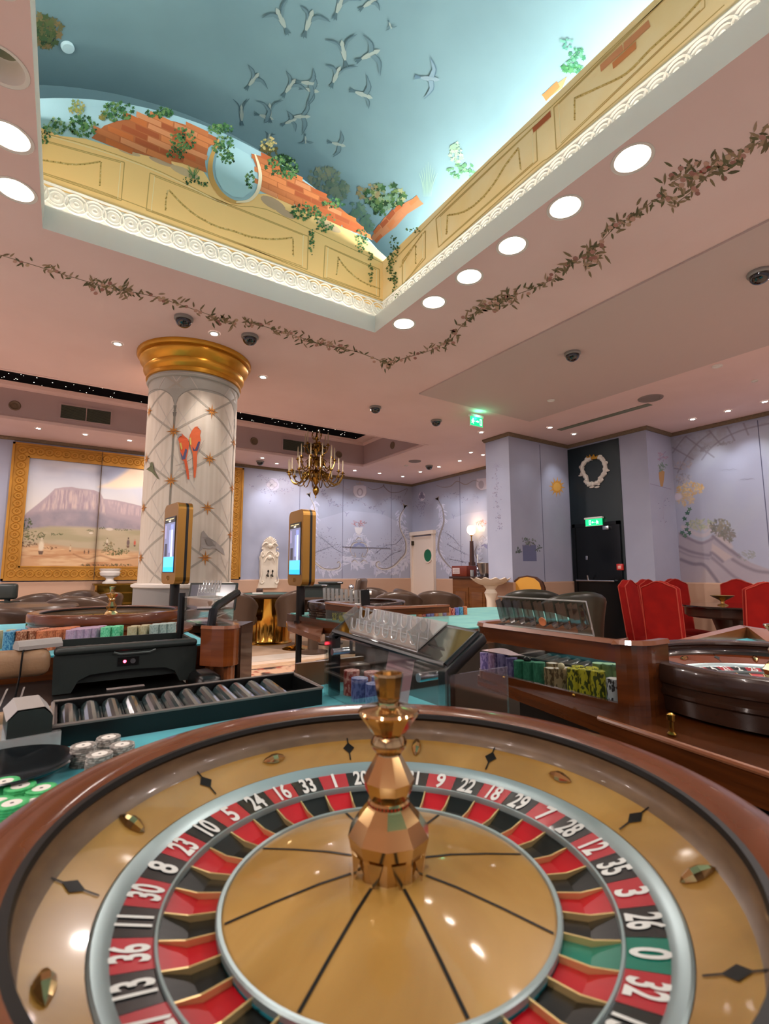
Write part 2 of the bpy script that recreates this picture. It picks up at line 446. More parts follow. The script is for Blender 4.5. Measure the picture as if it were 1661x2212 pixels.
vault = struct(MB().grid(lambda u, v: (VC + V2W*(2*u - 1), VY0 - V2E + (VY - VY0 + 2*V2E)*v, vz2(VC + V2W*(2*u - 1))), 56, 4).obj('ceiling_vault', M_SKY))
b = MB()   # ledge and upright ornament board set back behind the band
q = [(CX0, CY1), (CX1, CY1), (CX1, CY0), (CX0, CY0)]; Q = [(VX0, VY), (VX1, VY), (VX1, VY0), (VX0, VY0)]
for i in range(4):
    j = (i + 1) % 4
    b.add([(*q[i], 3.35), (*q[j], 3.35), (*Q[j], 3.35), (*Q[i], 3.35)], [(0, 1, 2, 3)]); b.add([(*Q[i], 3.35), (*Q[j], 3.35), (*Q[j], 3.65), (*Q[i], 3.65)], [(0, 1, 2, 3)])
bed = b.obj('coffer_moulding', M_WHITE, vault)
b = MB()
b.box((VX1, VY0, 3.65), (VX1 + 0.03, VY, ZF)).box((VX0 - 0.03, VY0, 3.65), (VX0, VY, ZF)); b.obj('vault_frieze', M_CREAM, vault)
arc = [(VX0 + (VX1 - VX0)*i/40, vz(VX0 + (VX1 - VX0)*i/40)) for i in range(41)]
def lunette(y, y2):
    b = MB(); out = [(VX0, 3.65), (VX1, 3.65)] + arc[::-1]
    b.M = Matrix(((1, 0, 0, 0), (0, 0, 1, 0), (0, 1, 0, 0), (0, 0, 0, 1)))
    b.prism(out, min(y, y2), max(y, y2)); return b
lun = lunette(VY, VY + 0.05).obj('lunette', M_SKYL, vault)
lunette(VY0 - 0.05, VY0).obj('lunette', M_SKYL, vault)
for ye, yf in ((VY + V2E, VY + V2E + 0.03), (VY0 - V2E - 0.03, VY0 - V2E)):
    b = MB(); b.M = Matrix(((1, 0, 0, 0), (0, 0, 1, 0), (0, 1, 0, 0), (0, 0, 0, 1)))
    b.prism([(VC - V2W, 3.86), (VC + V2W, 3.86)] + [(VC + V2W*(1 - i/20), vz2(VC + V2W*(1 - i/20))) for i in range(41)], ye, yf); b.obj('vault_end', M_SKY, vault)
    MB().box((VC - V2W, min(ye, VY if ye > 0 else ye), 3.86), (VC + V2W, max(ye, VY0 if ye < 0 else ye), 3.89)).obj('light_trough', M_WHITE, vault)
# light troughs behind the parapets and the light strips lying in them
for sx, xx in ((1, VX1), (-1, VX0)):
    MB().box((min(xx + sx*0.031, xx + sx*0.73), VY0, 3.86), (max(xx + sx*0.031, xx + sx*0.73), VY, 3.89)).obj('light_trough', M_WHITE, vault)
    Mst = Matrix.Translation((xx + sx*0.36, 0, 3.985)) @ Matrix.Rotation(-sx*math.radians(40), 4, 'Y')      # tilted towards the middle of the vault
    hb = MB(); hb.M = Mst; hb.box((-0.045, VY0 + 0.03, -0.012), (0.045, VY - 0.02, -0.002)); hb.M = None; hb.box((xx + sx*0.36 - 0.01, VY0 + 0.05, 3.89), (xx + sx*0.36 + 0.01, VY - 0.04, 3.975)); hb.obj('strip_shield', M_WHITE, vault)  # unseen board added behind the strip so light leaves it forwards only
    st = MB(); st.M = Mst; st.box((-0.035, VY0 + 0.05, -0.002), (0.035, VY - 0.04, 0.004))
    tag(st.obj('light_strip', mat('strip_emit' if sx > 0 else 'strip_emit_left', '#ffffff', emit='#fff9f2', estr=STRIP if sx > 0 else STRIP*0.35)), 'cool white light strip hidden behind the painted parapet %s' % ('on the right' if sx > 0 else 'on the left'), 'light strip')
# unseen warm strips added on the ledge to brighten the frieze
for nm_, lo_, hi_ in (('along the lunette side', (CX0, CY1 + 0.07), (CX1, CY1 + 0.09)), ('along the right side', (CX1 + 0.07, CY0), (CX1 + 0.09, CY1)), ('along the left side', (CX0 - 0.09, CY0), (CX0 - 0.07, CY1)), ('along the near side', (CX0, CY0 - 0.09), (CX1, CY0 - 0.07))):
    tag(MB().box((*lo_, 3.3505), (*hi_, 3.360)).obj('light_strip', mat('ledge_fill_emit', '#ffffff', emit='#fff2e0', estr=9.0)), 'added unseen warm light strip on the ledge under the frieze ' + nm_, 'light strip')
# ornament of linked rings round the opening
rm = MB()
for r0, r1, h in ((0.072, 0.058, 0.010), (0.046, 0.038, 0.007), (0.020, 0.010, 0.010)):
    n = 18; vs = []; fs = []
    for i in range(n):
        a = 2*PI*i/n
        vs += [(r0*math.cos(a), r0*math.sin(a), 0), ((r0+r1)/2*math.cos(a), (r0+r1)/2*math.sin(a), h), (r1*math.cos(a), r1*math.sin(a), 0)]
    for i in range(n):
        j = (i+1) % n; fs += [(3*i, 3*j, 3*j+1, 3*i+1), (3*i+1, 3*j+1, 3*j+2, 3*i+2)]
    rm.add(vs, fs, 0, True)
rme = rm.mesh('moulding_ring', M_WHITE)
def ring_row(p0, p1, inward, n):
    up = Vector((0, 0, 1)); nrm = Vector(inward); ax = up.cross(nrm)
    for i in range(n):
        c = Vector(p0).lerp(Vector(p1), (i + 0.5) / n) + nrm * (0.001 + 0.0015*(i % 2))
        o = mk('moulding_ring', rme, bed)
        o.matrix_world = Matrix(((ax.x, up.x, nrm.x, c.x), (ax.y, up.y, nrm.y, c.y), (ax.z, up.z, nrm.z, c.z), (0, 0, 0, 1)))
ring_row((VX0, VY, 3.563), (VX1, VY, 3.563), (0, -1, 0), 26)
ring_row((VX1, VY0, 3.563), (VX1, VY, 3.563), (-1, 0, 0), 54)
for z_, r_ in ((3.642, 0.010),):
    b = MB(); pts = [(VX0, VY - 0.006), (VX1 - 0.006, VY - 0.006), (VX1 - 0.006, VY0)]
    b.tube([(p[0], p[1], z_) for p in pts], r_, 6); b.obj('moulding_bead', M_WHITE, bed)

# --- starry recess
b = MB(); RT = 3.66
for i, (a, c, d, e) in enumerate(((RX0, RY1, RX1, RY1), (RX1, RY1, RX1, RY0), (RX1, RY0, RX0, RY0), (RX0, RY0, RX0, RY1))):
    b.add([(a, c, CEIL), (d, e, CEIL), (d, e, RT), (a, c, RT)], [(0, 1, 2, 3)])
rec = b.obj('recess_side', M_MAUVE, ceiling)
MB().box((RX0, RY0, RT), (RX1, RY1, RT + 0.03)).obj('recess_top', M_CEIL, ceiling)
stp = MB().box((RX0 + 0.28, RY0 + 0.28, RT - 0.006), (RX1 - 0.28, RY1 - 0.19, RT - 0.001)).obj('star_panel', M_STAR, ceiling)
b = MB(); rs = random.Random(4)
for i in range(300):
    x = rs.uniform(RX0 + 0.32, RX1 - 0.32); y = rs.uniform(RY0 + 0.9, RY1 - 0.22); r = rs.choice((0.0035, 0.0045, 0.006))
    b.add([(x - r, y, RT - 0.0075), (x, y - r, RT - 0.0075), (x + r, y, RT - 0.0075), (x, y + r, RT - 0.0075)], [(0, 1, 2, 3)])
o = b.obj('fibre_stars', mat('star_emit', '#ffffff', emit='#fff6e0', estr=9.0), stp); o['kind'] = 'stuff'
prof = [(0, RT), (0, RT - 0.05), (0.012, RT - 0.05), (0.02, RT - 0.03), (0.04, RT - 0.012), (0.04, RT)]
MB().sweep([(RX0, RY1), (RX1, RY1), (RX1, RY0), (RX0, RY0)], prof, closed=True).obj('recess_cornice', M_CEIL, ceiling)
prof = [(-0.03, CEIL - 0.006), (0.008, CEIL - 0.006), (0.014, CEIL + 0.03), (0.0, CEIL + 0.05), (-0.03, CEIL)]
MB().sweep([(RX0, RY1), (RX1, RY1), (RX1, RY0), (RX0, RY0)], prof, closed=True).obj('recess_edge_trim', M_CEIL, ceiling)

# --- walls
wall_back = struct(MB().box((X0, YB, 0), (6.69, YB + 0.15, CEIL)).obj('wall_back', M_BLUE))
wall_right = struct(MB().box((6.69, 5.2, 0), (6.85, YB + 0.15, CEIL)).obj('wall_right', M_BLUE))
wall_bay = struct(MB().box((5.30, 4.795, 0), (6.85, 5.26, CEIL)).obj('wall_bay', M_BLUE))
wall_door = struct(MB().box((XR, 3.53, 0), (X1 + 0.15, 4.795, CEIL)).obj('wall_door', M_BLUE))
wall_far_right = struct(MB().box((X1, Y0, 0), (X1 + 0.15, 3.53, CEIL)).obj('wall_far_right', M_BLUE))
struct(MB().box((X0 - 0.15, Y0, 0), (X0, YB, CEIL)).obj('wall_left', M_BLUE))
struct(MB().box((X0, Y0 - 0.15, 0), (X1, Y0, CEIL)).obj('wall_front', M_BLUE))
# wainscot along the walls (a line of cream boards under the cloth)
WH = 1.045
def wains(name, path, h=WH):
    return struct(MB().sweep(path, [(0.0, 0), (0.03, 0), (0.03, h - 0.015), (0.022, h), (0.0, h)]).obj(name, M_WAINS))
wains('trim_1', [(X0, YB), (6.69, YB)])
wains('trim_2', [(6.69, 8.15), (6.69, 5.26), (5.30, 5.26), (5.30, 4.795), (XR, 4.795)])
wains('trim_3', [(XR, 3.93), (XR, 3.53), (X1, 3.53), (X1, Y0)])
cp = [(0.0, CEIL - 0.05), (0.016, CEIL - 0.05), (0.035, CEIL - 0.02), (0.035, CEIL - 0.001), (0.0, CEIL - 0.001)]
struct(MB().sweep([(X0, YB), (6.69, YB), (6.69, 5.26), (5.30, 5.26), (5.30, 4.795), (XR, 4.795), (XR, 3.53), (X1, 3.53), (X1, Y0)], cp).obj('trim_4', M_TRIMD))

# cloth panel joints on the walls
seam = mat('panel_joint', '#5a5c72', 0.9)
def joint(wall, a, bb):
    MB().box(a, bb).obj('panel_joint', seam, wall)
for px in (646, 740, 845):
    p = at_y(px, 1150, YB); joint(wall_back, (p.x - 0.004, YB - 0.003, WH), (p.x + 0.004, YB, CEIL - 0.08))
for px in (995,):
    p = at_x(px, 1150, 6.69); joint(wall_right, (6.687, p.y - 0.004, WH), (6.69, p.y + 0.004, CEIL - 0.08))
p = at_y(1171, 1100, 4.795); joint(wall_bay, (p.x - 0.004, 4.792, WH), (p.x + 0.004, 4.795, CEIL - 0.08))
p = at_x(1645, 1000, X1); joint(wall_far_right, (X1 - 0.003, p.y - 0.005, WH), (X1, p.y + 0.005, CEIL - 0.08))

# --- dark door bay
dk = MB().box((XR - 0.012, 3.93, 0), (XR, 4.79, CEIL - 0.075)).obj('dark_panel', M_DARKG, wall_door)
door_1 = struct(MB().box((XR - 0.03, 4.02, 0), (XR - 0.012, 4.70, 1.87)).obj('door_1', M_DARK))
for y_ in (3.97, 4.70): MB().box((XR - 0.042, y_, 0), (XR - 0.012, y_ + 0.05, 1.92)).obj('door_frame', M_DARK, door_1)
MB().box((XR - 0.042, 3.97, 1.87), (XR - 0.012, 4.75, 1.92)).obj('door_frame', M_DARK, door_1)
M_STEEL = mat('brushed_steel', '#c4cad2', 0.25, metal=1.0)
b = MB(); b.tube([(XR - 0.09, 4.06, 1.06), (XR - 0.09, 4.68, 1.06)], 0.014, 10)
for y_ in (4.09, 4.64): b.tube([(XR - 0.09, y_, 1.06), (XR - 0.03, y_, 1.06)], 0.012, 8)
b.tube([(XR - 0.09, 4.48, 1.06), (XR - 0.13, 4.46, 1.14)], 0.012, 8); b.obj('push_bar', M_STEEL, door_1)
b = MB(); b.rbox((XR - 0.07, 4.12, 1.80), (XR - 0.03, 4.22, 1.86), 0.01); b.obj('door_closer', M_STEEL, door_1)
b = MB(); b.rbox((XR - 0.032, 4.51, 1.37), (XR - 0.026, 4.545, 1.43), 0.005); b.obj('lock_plate', M_STEEL, door_1)

# --- cream door in the far corner
M_DOORC = mat('cream_door_paint', '#e3d3c4', 0.5)
dy0, dy1 = 8.19, 9.0
door_2 = struct(MB().box((6.655, dy0 + 0.06, 0), (6.69, dy1 - 0.02, 1.97)).obj('door_2', M_DOORC))
b = MB(); b.box((6.62, dy0, 0), (6.69, dy0 + 0.06, 2.05)).box((6.62, dy1 - 0.04, 0), (6.69, dy1 + 0.02, 2.05)).box((6.60, dy0 - 0.02, 2.0), (6.69, dy1 + 0.02, 2.08)); b.obj('door_frame', M_DOORC, door_2)
p = at_x(925, 1200, 6.655)
def disc_x(x, y, z, r0, r1, t, n=28):
    b = MB(); b.M = Matrix.Translation((x, y, z)) @ Matrix.Rotation(-PI/2, 4, 'Y'); b.lathe([(r0, 0), (r0, t), (r1, t), (r1, 0)] if r0 else [(0.0001, t), (r1, t), (r1, 0)], n, cap=False); return b
disc_x(6.655, p.y, p.z, 0.135, 0.165, 0.02).obj('porthole_rim', M_DOORC, door_2)
disc_x(6.655, p.y, p.z, 0, 0.135, 0.008).obj('porthole_pane', mat('green_glass', '#1d6a4a', 0.1), door_2)
b = MB()
for z_ in (0.25, 1.78): b.box((6.60, dy1 - 0.09, z_), (6.65, dy1 - 0.05, z_ + 0.1))
b.obj('hinge', mat('dark_brass', '#4a3f2e', 0.4, metal=0.8), door_2)
# ================================================================== LIGHTS AND CEILING FITTINGS
M_WMET = mat('white_metal', '#e8e4de', 0.35)
M_EMIT = mat('lamp_emit', '#ffffff', emit='#fff1e2', estr=16.0)
M_EMITS = mat('spot_emit', '#ffffff', emit='#fff4ea', estr=45.0)
M_EMITD = mat('lamp_off', '#8a8f76', 0.4)
M_BLACKP = mat('black_plastic', '#0d0f10', 0.35)
M_DOME = mat('smoked_dome', '#0a0d0e', 0.06, coat=1.0)
M_BRASS = mat('polished_brass', '#bfa271', 0.1, metal=1.0, col2='#c9ae80', nscale=6)
M_BRASSD = mat('antique_brass', '#8d6a2c', 0.25, metal=1.0, col2='#a5803a', nscale=20)
LUP = CEIL
# large recessed downlights beside the vault
b = MB(); b.lathe([(0.098, LUP - 0.003), (0.098, LUP - 0.0005), (0.082, LUP - 0.0005), (0.080, LUP + 0.02), (0.074, LUP + 0.03), (0.074, LUP + 0.045), (0.066, LUP + 0.055), (0.064, LUP + 0.075), (0.055, LUP + 0.085)], 28, cap=False)
can_me = b.mesh('reflector', M_WMET)
b = MB(); b.lathe([(0.0001, LUP + 0.088), (0.058, LUP + 0.088), (0.058, LUP + 0.096), (0.0001, LUP + 0.096)], 24, cap=False); bulb_me = b.mesh('lamp_face', M_EMIT)
b = MB(); b.lathe([(0.0001, LUP + 0.088), (0.058, LUP + 0.088), (0.058, LUP + 0.096), (0.0001, LUP + 0.096)], 24, cap=False); bulb_off = b.mesh('lamp_face', M_EMITD)
names = ['nearest the inner corner of the vault', 'second from the inner corner of the vault', 'third from the inner corner of the vault', 'fourth from the inner corner of the vault', 'fifth from the inner corner of the vault', 'sixth from the inner corner of the vault']
for i, (x, y) in enumerate(big_lights):
    right = i < 6; k = i % 6
    lb = ('large white recessed downlight right of the vault, ' if right else 'large white recessed downlight left of the vault, ') + names[k]
    off = (not right) and k == 2
    if off: lb = 'unlit recessed downlight in the ceiling at the left edge'
    t = thing('recessed_downlight', lb, 'downlight', (x, y, 0), 0, 'large downlights beside the vault')
    mk('reflector', can_me, t); mk('lamp_face', bulb_off if off else bulb_me, t)
    if not off: lamp('SPOT', 'downlight_beam', (x, y, LUP + 0.07), 5, WARM, 0.05, math.radians(125), 0.8)

# small spotlights
b = MB(); b.lathe([(0.026, LUP - 0.004), (0.030, LUP - 0.008), (0.044, LUP - 0.006), (0.047, LUP - 0.0005)], 18, cap=False); trim_me = b.mesh('trim_ring', M_WMET)
b = MB(); b.lathe([(0.0001, LUP - 0.003), (0.027, LUP - 0.003), (0.027, LUP - 0.001)], 14, cap=False); sp_me = b.mesh('lamp_face', M_EMITS)
SPOTK = 0.8
spots = [  # x, y, target, power, angle, colour, label
 (0.282, 4.734, (0.6, 4.75, 1.6), 10, 50, SOFT, 'left of the gold column capital'),
 (0.949, 4.073, (0.93, 4.5, 1.5), 26, 40, SOFT, 'in front of the gold column capital'),
 (1.613, 4.754, (1.3, 4.75, 1.6), 10, 50, SOFT, 'right of the gold column capital'),
 (-0.405, 8.271, (-0.5, 9.03, 1.9), 12, 75, SOFT, 'above the left side of the framed mountain painting'),
 (0.158, 8.266, (0.1, 9.03, 1.9), 16, 75, SOFT, 'above the middle of the framed mountain painting'),
 (0.743, 8.28, (0.75, 9.03, 1.9), 16, 75, SOFT, 'above the framed painting close to the column'),
 (3.232, 8.592, (3.2, 9.03, 1.9), 20, 72, COOLW, 'the brighter disc above the white wall fountain'),
 (2.85, 8.3, (2.85, 9.03, 2.0), 5, 75, COOLW, 'between the camera dome and the chandelier'),
 (4.10, 8.35, (4.10, 9.03, 1.9), 20, 78, COOLW, 'above the scrolled mural beside the chandelier'),
 (4.763, 8.345, (4.75, 9.03, 1.9), 20, 78, COOLW, 'right of the chandelier, first of the row'),
 (5.331, 8.306, (5.35, 9.03, 1.9), 20, 78, COOLW, 'right of the chandelier, second of the row'),
 (5.929, 8.327, (6.2, 9.03, 1.9), 10, 78, COOLW, 'in the far corner above the cream door'),
 (5.945, 7.734, (6.69, 7.73, 1.9), 12, 78, COOLW, 'beside the right wall, nearest the cream door'),
 (5.947, 7.152, (6.69, 7.15, 1.9), 18, 78, COOLW, 'beside the right wall, second from the cream door'),
 (5.934, 6.543, (6.69, 6.5, 1.9), 18, 78, COOLW, 'beside the right wall above the glowing lamp'),
 (5.955, 5.975, (6.69, 5.95, 1.9), 12, 78, COOLW, 'tight beside the blue bay wall'),
 (5.666, 5.967, (6.5, 6.0, 1.0), 8, 78, SOFT, 'just left of the blue bay wall'),
 (4.95, 4.989, (5.31, 5.02, 1.5), 3.5, 62, COOLW, 'in front of the narrow face of the bay'),
 (5.585, 4.287, (5.65, 4.79, 1.9), 2.5, 72, COOLW, 'in front of the bay over the basket mural'),
 (6.15, 4.305, (6.35, 4.79, 2.3), 9, 60, COOLW, 'in front of the bay over the painted sun'),
 (6.85, 3.006, (7.33, 2.95, 2.2), 10, 72, COOLW, 'left of the three over the red chairs'),
 (6.857, 2.597, (7.33, 2.5, 2.2), 12, 72, COOLW, 'middle of the three over the red chairs'),
 (6.843, 2.203, (7.33, 2.0, 2.2), 12, 72, COOLW, 'right of the three over the red chairs'),
]
for x, y, tg, pw, an, cl, lb in spots:
    t = thing('spotlight', 'small recessed ceiling spotlight ' + lb, 'spotlight', (x, y, 0), 0, 'small ceiling spotlights')
    mk('trim_ring', trim_me, t); mk('lamp_face', sp_me, t)
    lamp('SPOT', 'spot_beam', (x, y, LUP - 0.02), pw*SPOTK, cl, 0.03, math.radians(an), 0.85, target=tg)

# surveillance domes
def dome_mesh():
    a = MB(); a.lathe([(0.0001, LUP - 0.0005), (0.072, LUP - 0.0005), (0.072, LUP - 0.018), (0.062, LUP - 0.026)][::-1], 24, cap=False)
    c = MB(); c.lathe([(0.062 * math.cos(t), LUP - 0.026 - 0.056 * math.sin(t)) for t in [PI/2*i/6 for i in range(6)]] + [(0.0001, LUP - 0.082)], 22, cap=False)
    e = MB(); e.rbox((-0.022, -0.02, LUP - 0.07), (0.022, 0.03, LUP - 0.04), 0.008)
    return a.mesh('base_ring', mat('grey_plastic', '#8d8884', 0.4)), c.mesh('dome', M_DOME), e.mesh('lens_block', M_BLACKP)
dm = dome_mesh()
for (x, y, z, lb) in ((0.679, 3.941, 0, 'over the left of the column capital'), (1.217, 3.956, 0, 'over the right of the column capital'), (3.78, 2.624, -0.014, 'in the middle of the grey ceiling panel'), (3.774, 1.176, -0.014, 'on the grey ceiling panel at the right edge'),
      (3.086, 4.905, 0, 'in the middle of the pink ceiling'), (4.05, 4.915, 0, 'left of the hanging green exit sign'), (2.907, 8.575, 0, 'left of the chandelier near the back wall'), (5.739, 7.189, 0, 'right of the chandelier near the corner')):
    t = thing('security_camera', 'black dome security camera ' + lb, 'camera', (x, y, z), 0, 'dome cameras on the ceiling')
    for m, n in zip(dm, ('base_ring', 'dome', 'lens_block')): mk(n, m, t)

# flat round speakers, detectors
for (x, y, r, z, lb, nm, ct) in ((5.599, 2.888, 0.13, 0, 'flat grey round ceiling speaker above the door bay', 'ceiling_speaker', 'speaker'), (5.272, 7.022, 0.11, 0, 'flat grey round ceiling speaker near the far corner', 'ceiling_speaker', 'speaker'),
      (4.656, 3.544, 0.04, -0.014, 'small white smoke detector on the grey ceiling panel', 'smoke_detector', 'detector'), (5.242, 2.042, 0.045, 0, 'small grey sensor beside the grey ceiling panel', 'ceiling_sensor', 'sensor'),
      (5.99, 1.999, 0.03, 0, 'tiny white ceiling sensor near the right wall', 'ceiling_sensor', 'sensor'), (5.35, 7.4, 0.04, 0, 'small round sensor beside the far speaker', 'ceiling_sensor', 'sensor')):
    t = thing(nm, lb, ct, (x, y, z)); g = mat('speaker_grille', '#8c7f7c', 0.7)
    MB().lathe([(r*0.8, LUP - 0.004), (r*0.86, LUP - 0.012), (r, LUP - 0.010), (r*1.04, LUP - 0.0005)], 28, cap=False).obj('rim', M_WMET if r < 0.05 else g, t)
    MB().lathe([(0.0001, LUP - 0.008), (r*0.4, LUP - 0.008), (r*0.8, LUP - 0.004)], 24, cap=False).obj('grille', g if r > 0.05 else M_WMET, t)

# exit signs
M_GRN = mat('exit_green', '#0c7a44', 0.4, emit='#12c46e', estr=1.1)
M_PIC = mat('exit_white', '#ffffff', 0.4, emit='#d8fff0', estr=2.2)
def exit_sign(label, w, h, M, mirror=1, glow=0.6):
    t = thing('exit_sign', label, 'exit sign'); t.matrix_world = M
    MB().rbox((-w/2 - 0.006, -0.008, -h/2 - 0.006), (w/2 + 0.006, 0.02, -h/2), 0.002).obj('bottom_rail', M_WMET, t)
    MB().rbox((-w/2 - 0.012, -0.02, h/2), (w/2 + 0.012, 0.03, h/2 + 0.028), 0.004).obj('housing', M_WMET, t)
    MB().box((-w/2, -0.004, -h/2), (w/2, 0.012, h/2)).obj('sign_plate', M_GRN, t)
    d = MB(); k = h
    P = lambda pts: d.add([(mirror*x*k, -0.0055, z*k) for x, z in pts], [tuple(range(len(pts)))])
    P([(-0.62, 0.30), (-0.54, 0.30), (-0.50, 0.22), (-0.56, 0.16), (-0.62, 0.20)])       # running figure
    P([(-0.66, 0.12), (-0.50, 0.14), (-0.44, 0.02), (-0.34, 0.00), (-0.34, -0.06), (-0.48, -0.05), (-0.54, -0.12), (-0.46, -0.30), (-0.54, -0.32), (-0.62, -0.12), (-0.70, -0.24), (-0.82, -0.24), (-0.80, -0.18), (-0.70, -0.10)])
    P([(-0.74, 0.10), (-0.66, 0.12), (-0.68, 0.05), (-0.78, -0.03), (-0.82, 0.0)])
    P([(-0.18, 0.04), (0.16, 0.04), (0.16, -0.04), (-0.18, -0.04)]); P([(0.12, 0.16), (0.30, 0.0), (0.12, -0.16)])
    P([(0.44, 0.34), (0.74, 0.34), (0.74, 0.28), (0.44, 0.28)]); P([(0.44, -0.34), (0.74, -0.34), (0.74, -0.28), (0.44, -0.28)]); P([(0.44, 0.28), (0.50, 0.28), (0.50, -0.28), (0.44, -0.28)]); P([(0.68, 0.28), (0.74, 0.28), (0.74, -0.28), (0.68, -0.28)])
    d.obj('pictogram', M_PIC, t)
    return t
s1 = exit_sign('green lit exit sign hanging under the pale ceiling', 0.20, 0.115, Matrix.Translation((4.26, 4.37, 3.075)))
lamp('POINT', 'exit_glow', (4.26, 4.33, 3.13), 0.5, (0.1, 1.0, 0.5), 0.03)
exit_sign('green lit exit sign over the black door', 0.27, 0.10, Matrix.Translation((XR - 0.06, 4.36, 1.925)) @ Matrix.Rotation(-PI/2, 4, 'Z'), -1)
t = thing('fire_alarm_button', 'small red fire alarm box beside the black door', 'alarm', (XR - 0.012, 4.0, 1.258))
MB().rbox((-0.04, -0.045, -0.045), (0, 0.045, 0.045), 0.006).obj('box', mat('alarm_red', '#c8322c', 0.4), t)
MB().rbox((-0.043, -0.025, -0.025), (-0.038, 0.025, 0.018), 0.002).obj('glass', mat('alarm_glass', '#e9b4a8', 0.2), t)

# recess vents and rosettes
def vent(label, px0, px1, py0, py1, y):
    a, c = at_y(px0, py0, y), at_y(px1, py1, y); x0, x1 = a.x, c.x; z1, z0 = 3.50, 3.31
    t = thing('air_vent', label, 'vent', (x0, y - 0.001, z0)); w = x1 - x0; h = z1 - z0
    MB().box((0, -0.004, 0), (w, 0, h)).obj('backing', mat('vent_back', '#4a4e42', 0.6), t)
    f = MB(); f.box((-0.02, -0.014, -0.02), (w + 0.02, 0, 0)).box((-0.02, -0.014, h), (w + 0.02, 0, h + 0.02)).box((-0.02, -0.014, 0), (0, 0, h)).box((w, -0.014, 0), (w + 0.02, 0, h)).box((w/2 - 0.006, -0.013, 0), (w/2 + 0.006, 0, h)); f.obj('frame', M_MAUVE, t)
    s = MB(); s.add([(0, -0.004, 0.012), (w, -0.004, 0.012), (w, -0.014, 0), (0, -0.014, 0)], [(0, 1, 2, 3)]); me = s.mesh('slat', M_GRIL)
    for i in range(12): mk('slat', me, t, (0, 0, h*(i + 0.2)/12))
vent('long slatted air vent left of the column', 132, 238, 882, 915, RY1)
vent('slatted air vent behind the chandelier', 611, 700, 955, 985, RY1)
ros = MB(); ros.M = Matrix.Rotation(PI/2, 4, 'X'); ros.lathe([(0.0001, 0.006), (0.022, 0.010), (0.034, 0.004), (0.046, 0.006), (0.056, 0.016), (0.064, 0.010), (0.068, 0.0)], 20, cap=False); ros_me = ros.mesh('rosette', mat('rosette_bronze', '#7d6752', 0.5))
for px, py, lb in ((32, 876, 'at the far left of the starry recess'), (549, 953, 'just right of the column'), (732, 982, 'right of the chandelier')):
    o = mk('wall_rosette', ros_me, None, at_y(px, py, RY1 - 0.001)); tag(o, 'round bronze rosette on the recess side ' + lb, 'rosette', 'rosettes in the starry recess')
o = mk('wall_rosette', ros_me, None, at_x(848, 962, RX1 - 0.001), (0, 0, -PI/2)); tag(o, 'round bronze rosette on the right end of the recess', 'rosette', 'rosettes in the starry recess')

# ------------------------------------------------------------------ chandelier
ch = thing('chandelier', 'three-tiered antique brass chandelier with tall white candles', 'chandelier', (3.29, 7.0, 0))
MB().lathe([(0.0001, 2.34), (0.006, 2.35), (0.012, 2.37), (0.006, 2.385), (0.02, 2.40), (0.045, 2.44), (0.052, 2.475), (0.045, 2.51), (0.018, 2.545), (0.014, 2.56), (0.03, 2.58), (0.06, 2.62), (0.10, 2.655), (0.105, 2.665), (0.05, 2.68), (0.022, 2.70), (0.03, 2.74), (0.045, 2.78), (0.02, 2.83), (0.018, 2.88), (0.04, 2.92), (0.05, 2.95), (0.022, 3.0), (0.016, 3.05), (0.03, 3.1), (0.045, 3.14), (0.018, 3.19), (0.014, 3.28), (0.03, 3.33), (0.012, 3.37), (0.01, 3.45)], 20).obj('stem', M_BRASSD, ch)
MB().tube([(0, 0, 3.44), (0, 0, 3.66)], 0.007, 8).obj('hanging_rod', M_BRASSD, ch)
MB().lathe([(0.0001, 3.64), (0.05, 3.645), (0.06, 3.655), (0.02, 3.63)], 16).obj('ceiling_cup', M_BRASSD, ch)
def chan_arm(r, z0, drop, rise):
    a = MB(); pts = []
    for t, (fr, fz) in enumerate(((0.08, 0.05), (0.2, 0.085), (0.34, 0.06), (0.48, -0.4*drop/0.12*0.12), (0.66, -drop), (0.86, -drop*0.8), (0.98, -drop*0.1), (1.0, rise))):
        pts.append((fr*r, fz))
    P = [(p.x, 0, z0 + p.y) for p in smooth_line(pts, 3)]; a.tube(P, 0.0085, 6)
    sc = [(0.40*r + 0.055*math.cos(t)*(1 - t/14), 0, z0 + 0.0 + 0.055*math.sin(t)*(1 - t/14)) for t in [k*0.6 for k in range(14)]]; a.tube(sc, 0.006, 5)
    c = MB(); c.lathe([(0.0001, z0 + rise), (0.012, z0 + rise), (0.035, z0 + rise + 0.012), (0.038, z0 + rise + 0.018), (0.014, z0 + rise + 0.014), (0.016, z0 + rise + 0.04), (0.011, z0 + rise + 0.045)], 10, (r, 0), cap=False)
    d = MB(); d.lathe([(0.009, z0 + rise + 0.03), (0.009, z0 + rise + 0.21), (0.003, z0 + rise + 0.225), (0.0001, z0 + rise + 0.24)], 8, (r, 0))
    return a.mesh('arm', M_BRASSD), c.mesh('drip_pan', M_BRASSD), d.mesh('candle', mat('candle_wax', '#d8c9a8', 0.5))
for r, z0, n, drop, rise, ph in ((0.43, 2.70, 16, 0.13, 0.02, 0.1), (0.29, 2.92, 10, 0.11, 0.03, 0.2), (0.19, 3.15, 6, 0.08, 0.03, 0.3)):
    ms = chan_arm(r, z0, drop, rise)
    for i in range(n):
        a = mk('arm', ms[0], ch, (0, 0, 0), ph + 2*PI*i/n); mk('drip_pan', ms[1], a); mk('candle', ms[2], a)
top = MB()
